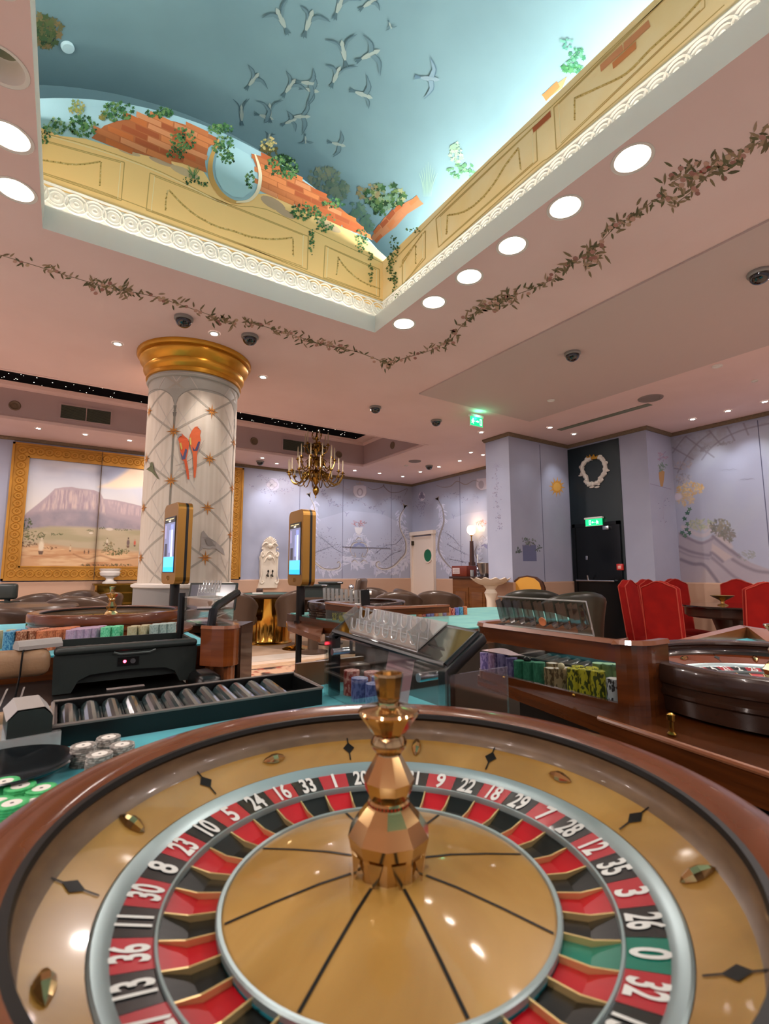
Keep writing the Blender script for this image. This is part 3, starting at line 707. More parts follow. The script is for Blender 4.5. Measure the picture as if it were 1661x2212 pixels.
for i in range(6):
    a = 2*PI*i/6 + 0.2; top.tube([(0.02*math.cos(a), 0.02*math.sin(a), 3.30), (0.06*math.cos(a), 0.06*math.sin(a), 3.31), (0.085*math.cos(a), 0.085*math.sin(a), 3.36), (0.075*math.cos(a), 0.075*math.sin(a), 3.40)], [0.008, 0.007, 0.006, 0.012], 6)
top.obj('crown_leaves', M_BRASSD, ch)
# ================================================================== PAINTED DECORATION (flat paint on the surfaces)
rg = random.Random(11)
GRN = ['#2f5a36', '#3f6f44', '#55804c', '#27492f', '#6f8f57']; GRNL = ['#6f9a74', '#8fb08a', '#a9b98a', '#7da58f']
BRK = ['#c4703f', '#b9633a', '#cf8250', '#a85a36', '#d08d63', '#bd7448']
c1 = lambda x, y: (x / 2.0012, y / 2.0012)            # reading frames of the photograph's details
c2 = lambda x, y: (780 + x / 1.8854, y / 1.8854)
P1 = lambda L: [c1(*p) for p in L]; P2 = lambda L: [c2(*p) for p in L]
fn_l = lambda u, v, L: at_y(u, v, VY) + Vector((0, -L, 0))
fn_r = lambda u, v, L: at_x(u, v, VX1) + Vector((-L, 0, 0))
fn_c = lambda u, v, L: at_z(u, v, CEIL - L)
def at_vault(px, py, L=0.0):
    d = ray(px, py); zc = V2T - V2R; R = V2R - L
    A = d[0]**2 + d[2]**2; B = 2*(d[0]*(0 - VC) + d[2]*(CAM_Z - zc)); C_ = VC**2 + (CAM_Z - zc)**2 - R*R
    t = (-B + math.sqrt(max(B*B - 4*A*C_, 0))) / (2*A); return Vector((d[0]*t, d[1]*t, CAM_Z + d[2]*t))
def inside(p, poly):
    r = False; n = len(poly)
    for i in range(n):
        (x0, y0), (x1, y1) = poly[i], poly[(i+1) % n]
        if (y0 > p[1]) != (y1 > p[1]) and p[0] < (x1 - x0)*(p[1] - y0)/(y1 - y0) + x0: r = not r
    return r
def bricks(dc, poly_px, to_uv, bl, bh, mortar='#b26a42', jit=0.006, extra=0.0):
    """bricks drawn in the surface's own metres; poly_px bounds them."""
    poly = [to_uv(*p) for p in poly_px]
    if mortar: dc.poly(poly, mortar, 0)
    x0, x1 = min(p[0] for p in poly), max(p[0] for p in poly); y0, y1 = min(p[1] for p in poly), max(p[1] for p in poly)
    r = 0; y = y0 - bh
    while y < y1 + bh:
        x = x0 - bl*(0.5 if r % 2 else 1.0)
        while x < x1 + bl:
            c = (x + bl/2, y + bh/2)
            if inside(c, poly):
                g = 0.004; j = lambda: rg.uniform(-jit, jit)
                dc.poly([(x+g+j(), y+g+j()*0.5), (x+bl-g+j(), y+g+j()*0.5), (x+bl-g+j(), y+bh-g+j()*0.5), (x+g+j(), y+bh-g+j()*0.5)], rg.choice(BRK), 4 + rg.randrange(6))
            x += bl
        y += bh; r += 1
xz = lambda px, py: (lambda p: (p.x, p.z))(at_y(px, py, VY))
yz = lambda px, py: (lambda p: (p.y, p.z))(at_x(px, py, VX1))
fn_lw = lambda u, v, L: Vector((u, VY - L, v)); fn_rw = lambda u, v, L: Vector((VX1 - L, u, v))

# ---- lunette: plaster frieze, broken brick wall with a round opening, foliage
d = Decal(fn_l, 0.001, 0.00004)
top_line = [(150, 545), (200, 560), (260, 588), (370, 600), (500, 640), (600, 665), (700, 690), (790, 705), (880, 742), (925, 815), (985, 862), (1060, 876), (1110, 838), (1160, 838), (1260, 880), (1380, 935), (1500, 990), (1600, 1050), (1672, 1115)]
d.poly(P1(top_line + [(1672, 1345), (1400, 1240), (900, 1050), (400, 870), (150, 790)]), '#f4d08e', 0)
for (x, y, rx, ry, a) in ((700, 700, 60, 12, 0.35), (800, 745, 70, 16, 0.4), (1180, 880, 60, 22, 0.5), (1230, 920, 50, 14, 0.5), (560, 660, 50, 9, 0.3), (1420, 975, 60, 16, 0.5)):
    d.disc(*c1(x, y), rx/2, ry/2, rg.choice(('#c9ae85', '#bfa78c', '#ccb693')), 14, 2 + rx*0.01, a)
MOS = '#c0a063'; MOL = '#f0dfb4'
def frame_px(P, pts, w=2.2):
    n = len(pts)
    for i in range(n):
        a, bb = pts[i], pts[(i+1) % n]; d.stroke(P([a, bb]), w, MOS, 3, False, 1)
    cx = sum(p[0] for p in pts)/n; cy = sum(p[1] for p in pts)/n
    q = [(p[0] + (cx - p[0])*0.035 + (9 if p[0] < cx else -9), p[1] + (cy - p[1])*0.07) for p in pts]
    for i in range(n): d.stroke(P([q[i], q[(i+1) % n]]), w*0.7, MOL if i % 2 else MOS, 4, False, 1)
frame_px(P1, [(648, 748), (1332, 1022), (1328, 1166), (632, 908)]); frame_px(P1, [(1405, 1062), (1640, 1165), (1640, 1285), (1398, 1200)]); frame_px(P1, [(150, 596), (538, 702), (524, 868), (150, 740)])
d.stroke(P1([(180, 575), (420, 640), (700, 745), (980, 880), (1150, 905), (1400, 1020), (1660, 1140)]), 1.6, MOS, 3, False)
d.stroke(P1([(180, 580), (420, 648), (700, 752), (980, 890)]), 1.6, MOL, 4, False)
d.stroke(P1([(180, 745), (400, 815), (640, 905), (1000, 1040), (1400, 1205), (1660, 1300)]), 1.8, MOS, 3, False)
def swag(P, pts, w=4.0):
    d.stroke(P(pts), w, '#c9a866', 5, False, 4)
    for p in smooth_line(P(pts), 6): d.disc(p.x + rg.uniform(-1, 1), p.y + rg.uniform(-1.5, 1.5), 2.0, 1.6, rg.choice(('#b08f50', '#dcc08a', '#9f8145')), 6, 6)
swag(P1, [(730, 822), (790, 885), (860, 940), (940, 980), (1010, 1000), (1090, 1025), (1180, 1035), (1260, 1028)]); swag(P1, [(725, 825), (718, 860), (715, 905)], 3); swag(P1, [(1266, 1032), (1268, 1105)], 3)
swag(P1, [(165, 690), (230, 700), (330, 712), (430, 700)]); swag(P1, [(436, 705), (432, 800)], 3.5); swag(P1, [(1462, 1115), (1500, 1165), (1560, 1215), (1640, 1248)], 3); swag(P1, [(1462, 1118), (1455, 1185)], 2.5)
d.obj('painted_frieze', lun)
d = Decal(fn_lw, 0.0032, 0.00005)
bricks(d, P1([(395, 598), (450, 545), (505, 525), (590, 512), (640, 500), (760, 528), (850, 556), (945, 600), (900, 640), (886, 700), (890, 745), (790, 708), (700, 690), (600, 665), (500, 640)]), xz, 0.165, 0.05)
bricks(d, P1([(1085, 665), (1185, 692), (1215, 720), (1290, 772), (1385, 832), (1480, 908), (1560, 975), (1610, 1040), (1500, 985), (1380, 930), (1260, 878), (1160, 835), (1122, 800), (1112, 735)]), xz, 0.15, 0.05)
d.obj('painted_bricks', lun)
d = Decal(fn_l, 0.006, 0.00002)
arch = [(1095 + 6, 668), (1118, 720), (1124, 770), (1112, 830), (1075, 868), (1020, 876), (965, 850), (925, 800), (908, 745), (912, 690), (930, 640), (945, 605)]
d.stroke(P1(arch[4:]), 11, '#c9a15f', 1, True, 5); d.stroke(P1(arch[:6]), 8, '#efe3c4', 2, True, 5)
d.poly(P1([(1078, 672), (1098, 720), (1100, 775), (1088, 825), (1050, 858), (1005, 852), (962, 822), (936, 775), (928, 725), (936, 672), (958, 630), (1020, 640)]), '#a9d2dc', 0)
for (x, y, rx, ry, n, s, cols) in ((510, 485, 70, 42, 60, 6.5, GRN), (445, 500, 22, 20, 16, 5, ['#8c8148', '#7a7c42']), (690, 492, 62, 22, 45, 6, GRN), (360, 545, 65, 48, 60, 6.5, GRN), (330, 470, 32, 35, 26, 6, ['#8f9a5c', '#a39a58', '#7d8f52']), (240, 550, 52, 38, 40, 6, GRN + GRNL), (195, 590, 25, 35, 20, 5, GRN),
      (790, 610, 62, 55, 70, 5, GRN), (760, 660, 40, 40, 30, 4.5, GRN), (950, 560, 58, 22, 45, 5.5, GRN), (965, 640, 45, 55, 60, 5.5, GRN), (985, 690, 28, 26, 26, 5, GRN), (1080, 775, 18, 40, 24, 4.5, GRN), (1215, 720, 70, 42, 55, 6, GRN), (1250, 750, 45, 30, 32, 5.5, GRN), (1160, 625, 34, 30, 26, 5, ['#a39a62', '#8f8f5a', '#b3a673']),
      (1320, 915, 68, 38, 62, 5, GRN), (1400, 960, 45, 45, 45, 4.5, GRN), (1345, 1050, 12, 60, 24, 4, GRN), (1440, 880, 48, 22, 32, 5, GRN), (1560, 1040, 28, 50, 34, 4, GRN), (1600, 1150, 12, 70, 24, 4, ['#6f7c45', '#55683a']), (830, 780, 40, 22, 20, 4, GRN), (880, 800, 26, 10, 10, 4, GRN)):
    d.foliage(*c1(x, y), rx/2, ry/2, int(n*1.5), cols, s/2*1.5, 'ivy', rg)
for k in range(12):
    a = -PI/2 + rg.uniform(-0.8, 0.8); x, y = c1(835, 770); L = rg.uniform(12, 30); d.stroke([(x, y), (x + L*0.5*math.cos(a), y + L*0.5*math.sin(a)), (x + L*math.cos(a) + rg.uniform(-3, 3), y + L*math.sin(a))], 1.6, rg.choice(('#5f8a55', '#86a468')), None, True)
d.obj('painted_foliage', lun)

# ---- right-hand frieze
d = Decal(fn_r, 0.001, 0.00004)
frame_px(P2, [(168, 1062), (262, 940), (262, 1052), (168, 1160)]); frame_px(P2, [(305, 892), (712, 508), (718, 655), (315, 1008)]); frame_px(P2, [(785, 438), (1400, -170), (1400, 30), (795, 610)])
d.stroke(P2([(100, 1095), (300, 885), (545, 640), (780, 430), (1000, 215), (1230, 0)]), 2, MOS, 3, False); d.stroke(P2([(100, 1225), (300, 1050), (700, 690), (800, 615), (1200, 270), (1480, 20)]), 2, MOS, 3, False)
swag(P2, [(352, 878), (420, 862), (480, 820), (540, 750), (590, 670), (640, 605)]); swag(P2, [(352, 880), (348, 955)], 3); swag(P2, [(642, 610), (650, 690)], 3)
swag(P2, [(872, 400), (960, 360), (1080, 300), (1180, 200), (1300, 90), (1400, -20)], 5); swag(P2, [(870, 400), (870, 490)], 3.5); swag(P2, [(160, 1090), (215, 1000)], 2.5); swag(P2, [(222, 1000), (222, 1070)], 2.5)
d.obj('painted_frieze', vault)
d = Decal(fn_rw, 0.0032, 0.00005)
for poly in ([(930, 300), (1010, 205), (1180, 95), (1160, 165), (1060, 240), (940, 345)], [(1250, 50), (1310, 0), (1330, -30), (1340, 0), (1290, 50)], [(715, 500), (770, 455), (775, 490), (720, 560)], [(800, 420), (880, 370), (870, 395), (805, 445)], [(1100, 120), (1200, 20), (1190, 60), (1120, 130)]):
    bricks(d, P2(poly), yz, 0.14, 0.05, None)
d.obj('painted_bricks', vault)
d = Decal(fn_r, 0.006, 0.00002)
for (x, y, rx, ry, n) in ((135, 1010, 22, 50, 34), (125, 1090, 20, 60, 36), (140, 1170, 14, 60, 26), (215, 935, 30, 14, 14)):
    d.foliage(*c2(x, y), rx/1.9, ry/1.9, n, ['#3c5c30', '#56703a', '#2f4a2a'], 3.0, 'ivy', rg)
d.obj('painted_foliage', vault)

# ---- vault: birds, foliage and bricks
def bird(cx, cy, s, a, wl=1.0, wr=1.0, la=2.2, ra=-2.2, col='#6f8f95', body='#93a9a4', tail='#4f7178'):
    """body along direction a (towards the head) in picture units"""
    d = Decal(at_vault, 0.004, 0.0006); ca, sa = math.cos(a), math.sin(a)
    T = lambda x, y: (cx + s*(x*ca - y*sa), cy + s*(x*sa + y*ca))
    d.poly([T(*p) for p in ((-0.38, 0.03), (-0.2, 0.08), (0.1, 0.11), (0.3, 0.07), (0.42, 0.0), (0.3, -0.07), (0.1, -0.11), (-0.2, -0.08), (-0.38, -0.03))], body, 1)
    d.poly([T(*p) for p in ((-0.36, 0.03), (-0.62, 0.11), (-0.58, 0.02), (-0.66, 0.0), (-0.58, -0.03), (-0.62, -0.11), (-0.36, -0.03))], tail, 2)
    for sg, w, an in ((1, wl, la), (-1, wr, ra)):
        e = (0.12 + 0.42*w*math.cos(an*0.7), 0.42*w*math.sin(an*0.7)); f = (e[0] + 0.5*w*math.cos(an), e[1] + 0.5*w*math.sin(an))
        nx = lambda p, k: (p[0] + k, p[1])
        d.poly([T(0.16, 0.06*sg), T(e[0] + 0.05, e[1]), T(*f), T(e[0] - 0.10, e[1] - 0.03*sg), T(-0.04, 0.07*sg)], col, 3)
        d.stroke([T(0.16, 0.06*sg), T(e[0] + 0.05, e[1]), T(*f)], s*0.045, tail, 4)
    d.obj('painted_bird', vault)
G = '#4f6b76'; Bd = '#7f918f'
for (x, y, s, a, wl, wr, la, ra) in ((607, 40, 62, -2.0, 0.9, 0.7, 1.1, -1.5), (668, 45, 62, -1.25, 0.8, 0.6, 1.7, -1.2), (735, 8, 60, -1.2, 0.8, 0.8, 1.4, -1.4), (800, 5, 50, -0.6, 0.6, 0.6, 1.8, -1.8), (742, 110, 58, -1.75, 0.8, 0.8, 1.15, -1.15), (800, 118, 58, -0.45, 1.0, 0.9, 2.0, -1.9), (548, 172, 46, -0.9, 0.9, 0.8, 1.9, -1.4), (627, 186, 48, -0.95, 0.9, 0.7, 1.6, -1.2),
      (668, 180, 48, 0.15, 1.1, 0.8, 1.9, -1.9), (727, 162, 50, -1.15, 1.0, 0.7, 1.0, -1.7), (785, 205, 52, 0.35, 0.6, 1.0, 1.2, -2.2), (672, 195, 44, 0.2, 0.9, 0.9, 2.0, -2.0), (583, 240, 42, -1.6, 0.9, 0.9, 1.2, -1.2), (575, 253, 42, 0.3, 0.8, 0.4, -2.3, 2.3), (522, 245, 44, -1.6, 0.8, 0.8, 0.7, -0.7), (628, 262, 36, -0.4, 0.8, 0.8, 2.0, -2.0), (652, 252, 46, 0.0, 1.0, 1.0, 2.0, -1.6), (731, 312, 40, 0.25, 0.9, 0.9, 2.2, -2.1), (843, 55, 20, 1.2, 0.8, 0.8, 1.5, -1.5), (660, 302, 22, 1.5, 0.9, 0.9, 1.5, -1.5), (580, 300, 30, -1.3, 0.6, 0.6, 1.0, -1.0)):
    bird(x, y, s, a, wl, wr, la, ra, G, Bd, '#3b5660')
bird(928, 170, 54, 0.12, 1.0, 1.0, 2.15, -2.1, '#647f8e', '#6d8591', '#4a6778')
d = Decal(at_vault, 0.002, 0.0001); d.mul = 0.5
for (x, y, rx, ry, n, s, cols) in ((100, 70, 32, 34, 60, 7, ['#55704a', '#7a7d55', '#9c8b62', '#6b7f52']), (80, 45, 18, 14, 18, 6, ['#8a8a5e', '#a3946a']), (85, 75, 20, 26, 26, 7, ['#3f6245', '#4f7350']), (580, 325, 20, 16, 22, 5, ['#a39a62', '#8f8f5a']), (608, 362, 34, 26, 55, 5, ['#35603c', '#4a7a4c']),
      (700, 385, 36, 26, 34, 6, ['#86a08c', '#9aa98f', '#7d9a8a']), (725, 410, 30, 26, 34, 6, ['#6f917f', '#86a08c']), (830, 425, 45, 26, 60, 6, GRN + GRNL), (800, 415, 30, 20, 26, 5, ['#a39a72', '#8fa582']), (820, 445, 20, 22, 30, 5, GRN), (770, 470, 22, 34, 34, 6, ['#6f9a86', '#7da58f']), (795, 485, 14, 20, 20, 5, ['#6f9a86']),
      (985, 330, 16, 22, 22, 5, ['#a8d0b4', '#93c2a4']), (1000, 368, 34, 18, 30, 4, ['#5f9a72', '#7db58a', '#4a8a62']), (1245, 130, 20, 26, 26, 4.5, ['#3f8a6a', '#5aa082', '#2f7a5a']), (1225, 95, 14, 14, 12, 3.5, ['#4a9a8a', '#6ab0a0']), (1235, 148, 22, 8, 18, 5, ['#2f7a4a', '#4a8f5f'])):
    d.foliage(x, y, rx, ry, int(n*1.35), cols, s*1.3, 'ivy', rg)
for k in range(9): d.stroke([(915 + k*2, 425), (912 + k*3, 395), (905 + k*5, 350 + abs(k-4)*6)], 1.2, '#a8d4c4')
d.obj('painted_foliage', vault)
d = Decal(lambda u, v, L: Vector((VC + (V2R - L)*math.sin(v), u, V2T - V2R + (V2R - L)*math.cos(v))), 0.0026, 0.00005); d.mul = 0.5
va = lambda px, py: (lambda p: (p.y, math.atan2(p.x - VC, p.z - V2T + V2R)))(at_vault(px, py))
bricks(d, [(800, 515), (830, 470), (860, 445), (900, 425), (915, 440), (880, 462), (855, 490), (835, 505), (815, 522)], va, 0.12, 0.022, '#c98a62')
bricks(d, [(1170, 205), (1225, 165), (1215, 190), (1180, 215)], va, 0.12, 0.022, '#c98a62')
d.obj('painted_bricks', vault)
p = at_vault(145, 100); t = thing('smoke_detector', 'round pale blue smoke detector on the painted sky', 'detector'); nrm = Vector((VC - p.x, 0, V2T - V2R - p.z)).normalized()
t.matrix_world = Matrix.Translation(p) @ nrm.to_track_quat('Z', 'Y').to_matrix().to_4x4()
mp = mat('pale_blue_plastic', '#a9cbd4', 0.5)
MB().lathe([(0.042, 0.0), (0.042, 0.012), (0.037, 0.018)], 24, cap=False).obj('rim', mp, t); MB().lathe([(0.0001, 0.02), (0.037, 0.018)], 24, cap=False).obj('cover', mp, t)

# ---- ceiling garland
LV = ['#77694f', '#86775a', '#5f5c43', '#9a8468', '#a8907a', '#6d6a4c']
def garland(path, n, spread, s0, flowers=True):
    P = smooth_line(path, 8); L = len(P)
    d.stroke([(p.x, p.y) for p in P], 1.2, '#7d6f55', 0, False, 1)
    for i in range(int(n*0.55)):
        p = P[rg.randrange(L)]; q = P[min(P.index(p) + 1, L - 1)]; t = math.atan2(q.y - p.y, q.x - p.x)
        d.leaf(p.x + rg.gauss(0, spread), p.y + rg.gauss(0, spread), s0*rg.uniform(0.7, 1.5), s0*0.36, t + rg.choice((-1, 1))*rg.uniform(0.3, 1.2) + (PI if rg.random() < 0.4 else 0), rg.choice(LV))
    if flowers:
        for i in range(n // 8):
            p = P[rg.randrange(L)]; d.disc(p.x + rg.gauss(0, spread), p.y + rg.gauss(0, spread), s0*0.35, s0*0.28, rg.choice(('#b98a80', '#c9a090', '#a5756c', '#c2a58c')), 8)
d = Decal(fn_c, 0.0008, 0.00003)
garland([(-20, 545), (70, 572), (150, 597), (240, 622), (330, 640), (400, 662), (480, 690)], 150, 4, 13); garland([(200, 615), (280, 630)], 60, 7, 14); garland([(455, 690), (510, 697)], 40, 5, 13)
garland([(530, 695), (570, 705), (620, 720), (700, 745), (770, 760), (835, 785)], 170, 4, 10); garland([(650, 735), (740, 752)], 50, 5, 10); garland([(835, 788), (870, 775), (935, 755), (970, 735)], 90, 4, 11)
garland([(975, 735), (1000, 700), (1040, 665), (1075, 655), (1120, 635), (1160, 620), (1200, 600)], 170, 6, 13); garland([(1040, 670), (1110, 640)], 60, 7, 13); garland([(1215, 590), (1250, 560), (1290, 530), (1330, 490), (1370, 465), (1410, 435), (1440, 420)], 150, 7, 17); garland([(1260, 575), (1290, 540)], 50, 10, 17)
garland([(1450, 395), (1490, 375), (1530, 365), (1560, 370)], 130, 13, 19); garland([(1460, 440), (1500, 410)], 40, 6, 17); garland([(1560, 360), (1610, 325), (1650, 300), (1700, 270)], 90, 8, 22)
for (x, y, r, cc) in ((1505, 378, 9, '#b07a70'), (1518, 372, 8, '#8f3f38'), (1490, 388, 8, '#c29a8c'), (1530, 362, 7, '#9f4a42')): d.disc(x, y, r, r*0.6, cc)
d.obj('painted_garland', ceiling)
# ================================================================== COLUMN
CC = Vector((0.949, 4.75)); CR = 0.393
CPHI = math.atan2(-CC.y, -CC.x)
M_PARCH = mat('parchment_paint', '#d6cabb', 0.7, col2='#ccbfae', nscale=30, stretch=(1, 1, 0.02))
M_GREYP = mat('grey_stone_paint', '#a9a59c', 0.55)
M_GOLDC = mat('gilded_plaster', '#d69a32', 0.32, metal=0.6, col2='#c98b28', nscale=4)
colm = thing('column', 'round painted column with gilded capital and golden star lattice', 'column', (CC.x, CC.y, 0))
MB().lathe([(CR + 0.03, 0), (CR + 0.03, 1.06)], 64).obj('plinth', mat('grey_plinth', '#8f8c88', 0.6), colm)
MB().lathe([(CR + 0.035, 1.055), (CR + 0.05, 1.065), (CR + 0.05, 1.085), (CR + 0.02, 1.095), (CR, 1.10)], 64).obj('plinth_cap', mat('column_white', '#ddd5cc', 0.5), colm)
shaft = MB().lathe([(CR, 1.08), (CR, 2.78)], 96, cap=False).obj('shaft', M_PARCH, colm)
MB().lathe([(CR, 2.78), (CR, 2.90)], 64, cap=False).obj('neck', M_GREYP, colm)
MB().lathe([(CR, 2.895), (CR + 0.014, 2.90), (CR + 0.022, 2.915), (CR + 0.014, 2.93), (CR + 0.014, 2.945)], 64, cap=False).obj('neck_ring', M_GREYP, colm)
cpf = [(0.012, 2.94), (0.030, 2.945), (0.030, 2.965), (0.018, 2.97), (0.018, 2.985), (0.040, 3.005), (0.055, 3.028), (0.055, 3.045), (0.040, 3.05), (0.040, 3.062), (0.062, 3.085), (0.088, 3.118), (0.093, 3.135), (0.078, 3.14), (0.078, 3.155), (0.108, 3.163), (0.118, 3.178), (0.118, 3.199)]
MB().lathe([(CR + a_, z_) for a_, z_ in cpf], 72).obj('capital', M_GOLDC, colm)
fn_k = lambda u, v, L: Vector(((CR + L)*math.cos(CPHI + u), (CR + L)*math.sin(CPHI + u), v))
def ck(px, py):           # picture point -> (angle, height) on the shaft
    d = ray(px, py); A = d[0]**2 + d[1]**2; B = -2*(d[0]*CC.x + d[1]*CC.y); C_ = CC.length_squared - CR*CR
    t = (-B - math.sqrt(max(B*B - 4*A*C_, 0))) / (2*A); x, y = d[0]*t - CC.x, d[1]*t - CC.y
    a = math.atan2(y, x) - CPHI; a = (a + PI) % (2*PI) - PI; return (a, CAM_Z + d[2]*t)
def sub_line(a, b, n): return [(a[0] + (b[0]-a[0])*i/n, a[1] + (b[1]-a[1])*i/n) for i in range(n + 1)]
BAY = PI/2; A0 = math.radians(22.3)
ZS = [ck(440, y)[1] for y in (885, 989, 1096, 1205)]; DZ = (ZS[0] - ZS[3]) / 3
LGREY = '#aba295'; LG2 = '#c6bcb1'
d = Decal(fn_k, 0.0012, 0.00005); STARS = []
for k in range(4):
    ac = A0 + BAY*k
    for side in (-1, 1):
        for m in range(-1, 5):
            zc = ZS[0] - DZ*m
            d.stroke(sub_line((ac, zc), (ac + side*BAY/2, zc - DZ/2), 10), 0.021, LGREY, 2, False, 1)
            if zc - DZ > 1.1: d.stroke(sub_line((ac, zc - DZ), (ac + side*BAY/2, zc - DZ/2), 10), 0.021, LGREY, 2, False, 1)
            d.stroke(sub_line((ac + side*0.28, zc + 0.1), (ac + side*0.78, zc - 0.2), 6), 0.010, LG2, 0, False, 1); d.stroke(sub_line((ac + side*0.28, zc - 0.28), (ac + side*0.78, zc + 0.02), 6), 0.010, LG2, 0, False, 1)
    for m in range(4): STARS.append((ac, ZS[0] - DZ*m)); STARS.append((ac + BAY/2, ZS[0] - DZ*(m + 0.5)))
    ae = ac + BAY/2
    d.poly([(ae - 0.022, 1.10), (ae + 0.022, 1.10), (ae + 0.022, 2.53), (ae - 0.022, 2.53)], '#8b8579', 3)
    for z0, z1, w in ((2.53, 2.57, 0.045), (2.57, 2.585, 0.03), (2.585, 2.63, 0.035)): d.poly([(ae - w, z1), (ae - w*0.6, z0), (ae + w*0.6, z0), (ae + w, z1)], '#7f7a70', 4)
    # grey spandrels over pointed arches
    arcp = []
    for i in range(25):
        s = i / 24; x = -BAY/2 + BAY*s; h = math.sqrt(max(0, 1 - abs(2*s - 1)**2.6)); arcp.append((ac + x, 2.62 + 0.18*h))
    for i in range(24): d.poly([arcp[i], arcp[i+1], (arcp[i+1][0], 2.785), (arcp[i][0], 2.785)], '#a5a198', 5)
    d.stroke(arcp, 0.008, '#8d897f', 6, False, 1)
lat = d.obj('painted_lattice', colm)
d = Decal(fn_k, 0.005, 0.0001)
for (a, z) in STARS:
    if z < 1.12: continue
    pts = []
    for i in range(16):
        r = (0.068 if i % 4 == 0 else 0.046) if i % 2 == 0 else 0.019; t = 2*PI*i/16; pts.append((a + r*math.cos(t)/CR, z + r*math.sin(t)))
    d.poly(pts, '#c88740', 1)
    for i in range(0, 16, 2): d.poly([(a, z), pts[i], pts[i+1]], '#a96a30', 2)
d.obj('painted_stars', colm)
d = Decal(lambda u, v, L: fn_k(*ck(u, v), L), 0.008, 0.0003)
def c3(x, y): return (x / 2.7683, 680 + y / 2.7683)
P3 = lambda L: [c3(*p) for p in L]
d.stroke(P3([(1060, 930), (1100, 925), (1150, 940), (1180, 945)]), 2, '#c9b9b0', 0); d.stroke(P3([(1050, 905), (1150, 860), (1220, 750)]), 1.5, '#a8948c', 0)
# pair of red parrots
d.poly(P3([(1062, 735), (1072, 715), (1090, 712), (1105, 728), (1125, 745), (1132, 775), (1125, 820), (1115, 860), (1128, 930), (1132, 985), (1122, 985), (1112, 930), (1102, 875), (1088, 868), (1078, 810), (1072, 760)]), '#d8603a', 2)
d.poly(P3([(1135, 720), (1150, 690), (1165, 672), (1185, 668), (1200, 675), (1200, 695), (1195, 720), (1200, 750), (1190, 790), (1178, 830), (1176, 900), (1168, 975), (1158, 975), (1156, 900), (1152, 830), (1140, 790), (1130, 755)]), '#dd6a40', 3)
d.poly(P3([(1080, 820), (1095, 850), (1110, 800), (1120, 810), (1108, 865), (1088, 868)]), '#5a5a7a', 4); d.poly(P3([(1150, 790), (1165, 810), (1185, 760), (1196, 760), (1180, 815), (1155, 815)]), '#4f4f74', 5)
d.poly(P3([(1062, 735), (1070, 715), (1085, 712), (1092, 722), (1075, 730), (1066, 745)]), '#9a8f8a', 6); d.poly(P3([(1178, 672), (1192, 668), (1204, 678), (1202, 694), (1194, 690), (1190, 680)]), '#c9bfb4', 7)
d.poly(P3([(1075, 770), (1085, 765), (1092, 800), (1086, 812)]), '#c9b45a', 7); d.poly(P3([(1132, 740), (1142, 735), (1145, 780), (1136, 778)]), '#d2c06a', 7)
# pale bird and small green bird
d.poly(P3([(1205, 1300), (1215, 1290), (1225, 1305), (1245, 1330), (1290, 1360), (1330, 1400), (1340, 1440), (1320, 1425), (1290, 1400), (1250, 1400), (1215, 1395), (1190, 1420), (1200, 1380), (1200, 1330)]), '#a89f98', 2); d.poly(P3([(1220, 1340), (1260, 1350), (1285, 1385), (1240, 1380)]), '#8f8680', 3)
d.poly(P3([(905, 885), (915, 880), (920, 900), (925, 930), (955, 985), (945, 980), (915, 945), (880, 925), (900, 910)]), '#6b6f52', 2)
d.obj('painted_parrots', colm)

# ================================================================== FRAMED MOUNTAIN PAINTING
FX0, FX1, FZ0, FZ1 = -0.73, 2.74, 1.06, 3.12; FW = 0.215
M_FRAME = mat('carved_gold_frame', '#c08a35', 0.45, metal=0.35, col2='#a8762b', nscale=3)
fr = thing('framed_painting', 'huge painting of a flat-topped mountain in a carved gold frame', 'painting', (0, YB, 0))
def fr_box(a, c, dpt): return MB().box((a[0], -dpt, a[1]), (c[0], 0, c[1]))
for a, c in (((FX0, FZ0), (FX1, FZ0 + FW)), ((FX0, FZ1 - FW), (FX1, FZ1)), ((FX0, FZ0 + FW), (FX0 + FW, FZ1 - FW)), ((FX1 - FW, FZ0 + FW), (FX1, FZ1 - FW))):
    fr_box(a, c, 0.035).obj('frame_rail', M_FRAME, fr)
b = MB()
for i, (o, w, dp) in enumerate(((0.0, 0.03, 0.055), (FW - 0.02, 0.02, 0.05))):
    for a, c in (((FX0 + o, FZ0 + o), (FX1 - o, FZ0 + o + w)), ((FX0 + o, FZ1 - o - w), (FX1 - o, FZ1 - o)), ((FX0 + o, FZ0 + o), (FX0 + o + w, FZ1 - o)), ((FX1 - o - w, FZ0 + o), (FX1 - o, FZ1 - o))):
        b.box((a[0], -dp, a[1]), (c[0], -0.03, c[1]))
b.obj('frame_moulding', M_FRAME, fr)
rf = MB(); rf.M = Matrix.Rotation(PI/2, 4, 'X'); n = 16
for r0, r1, h in ((0.062, 0.046, 0.008), (0.024, 0.012, 0.008)):
    rf.lathe([(r0, 0), ((r0 + r1)/2, h), (r1, 0)], n, cap=False)
rfm = rf.mesh('frame_ring', M_FRAME)
nx, nz = 30, 17
for i in range(nx):
    x = FX0 + FW/2 + 0.01 + (FX1 - FX0 - FW - 0.02)*i/(nx - 1)
    for z in (FZ0 + FW/2, FZ1 - FW/2): mk('frame_ring', rfm, fr, (x, -0.036, z))
for j in range(1, nz - 1):
    z = FZ0 + FW/2 + (FZ1 - FZ0 - FW)*j/(nz - 1)
    for x in (FX0 + FW/2 + 0.01, FX1 - FW/2 - 0.01): mk('frame_ring', rfm, fr, (x, -0.036, z))
PX0, PX1, PZ0, PZ1 = FX0 + FW, FX1 - FW, FZ0 + FW, FZ1 - FW
cv = Canvas(440, 240, '#b9bccb')
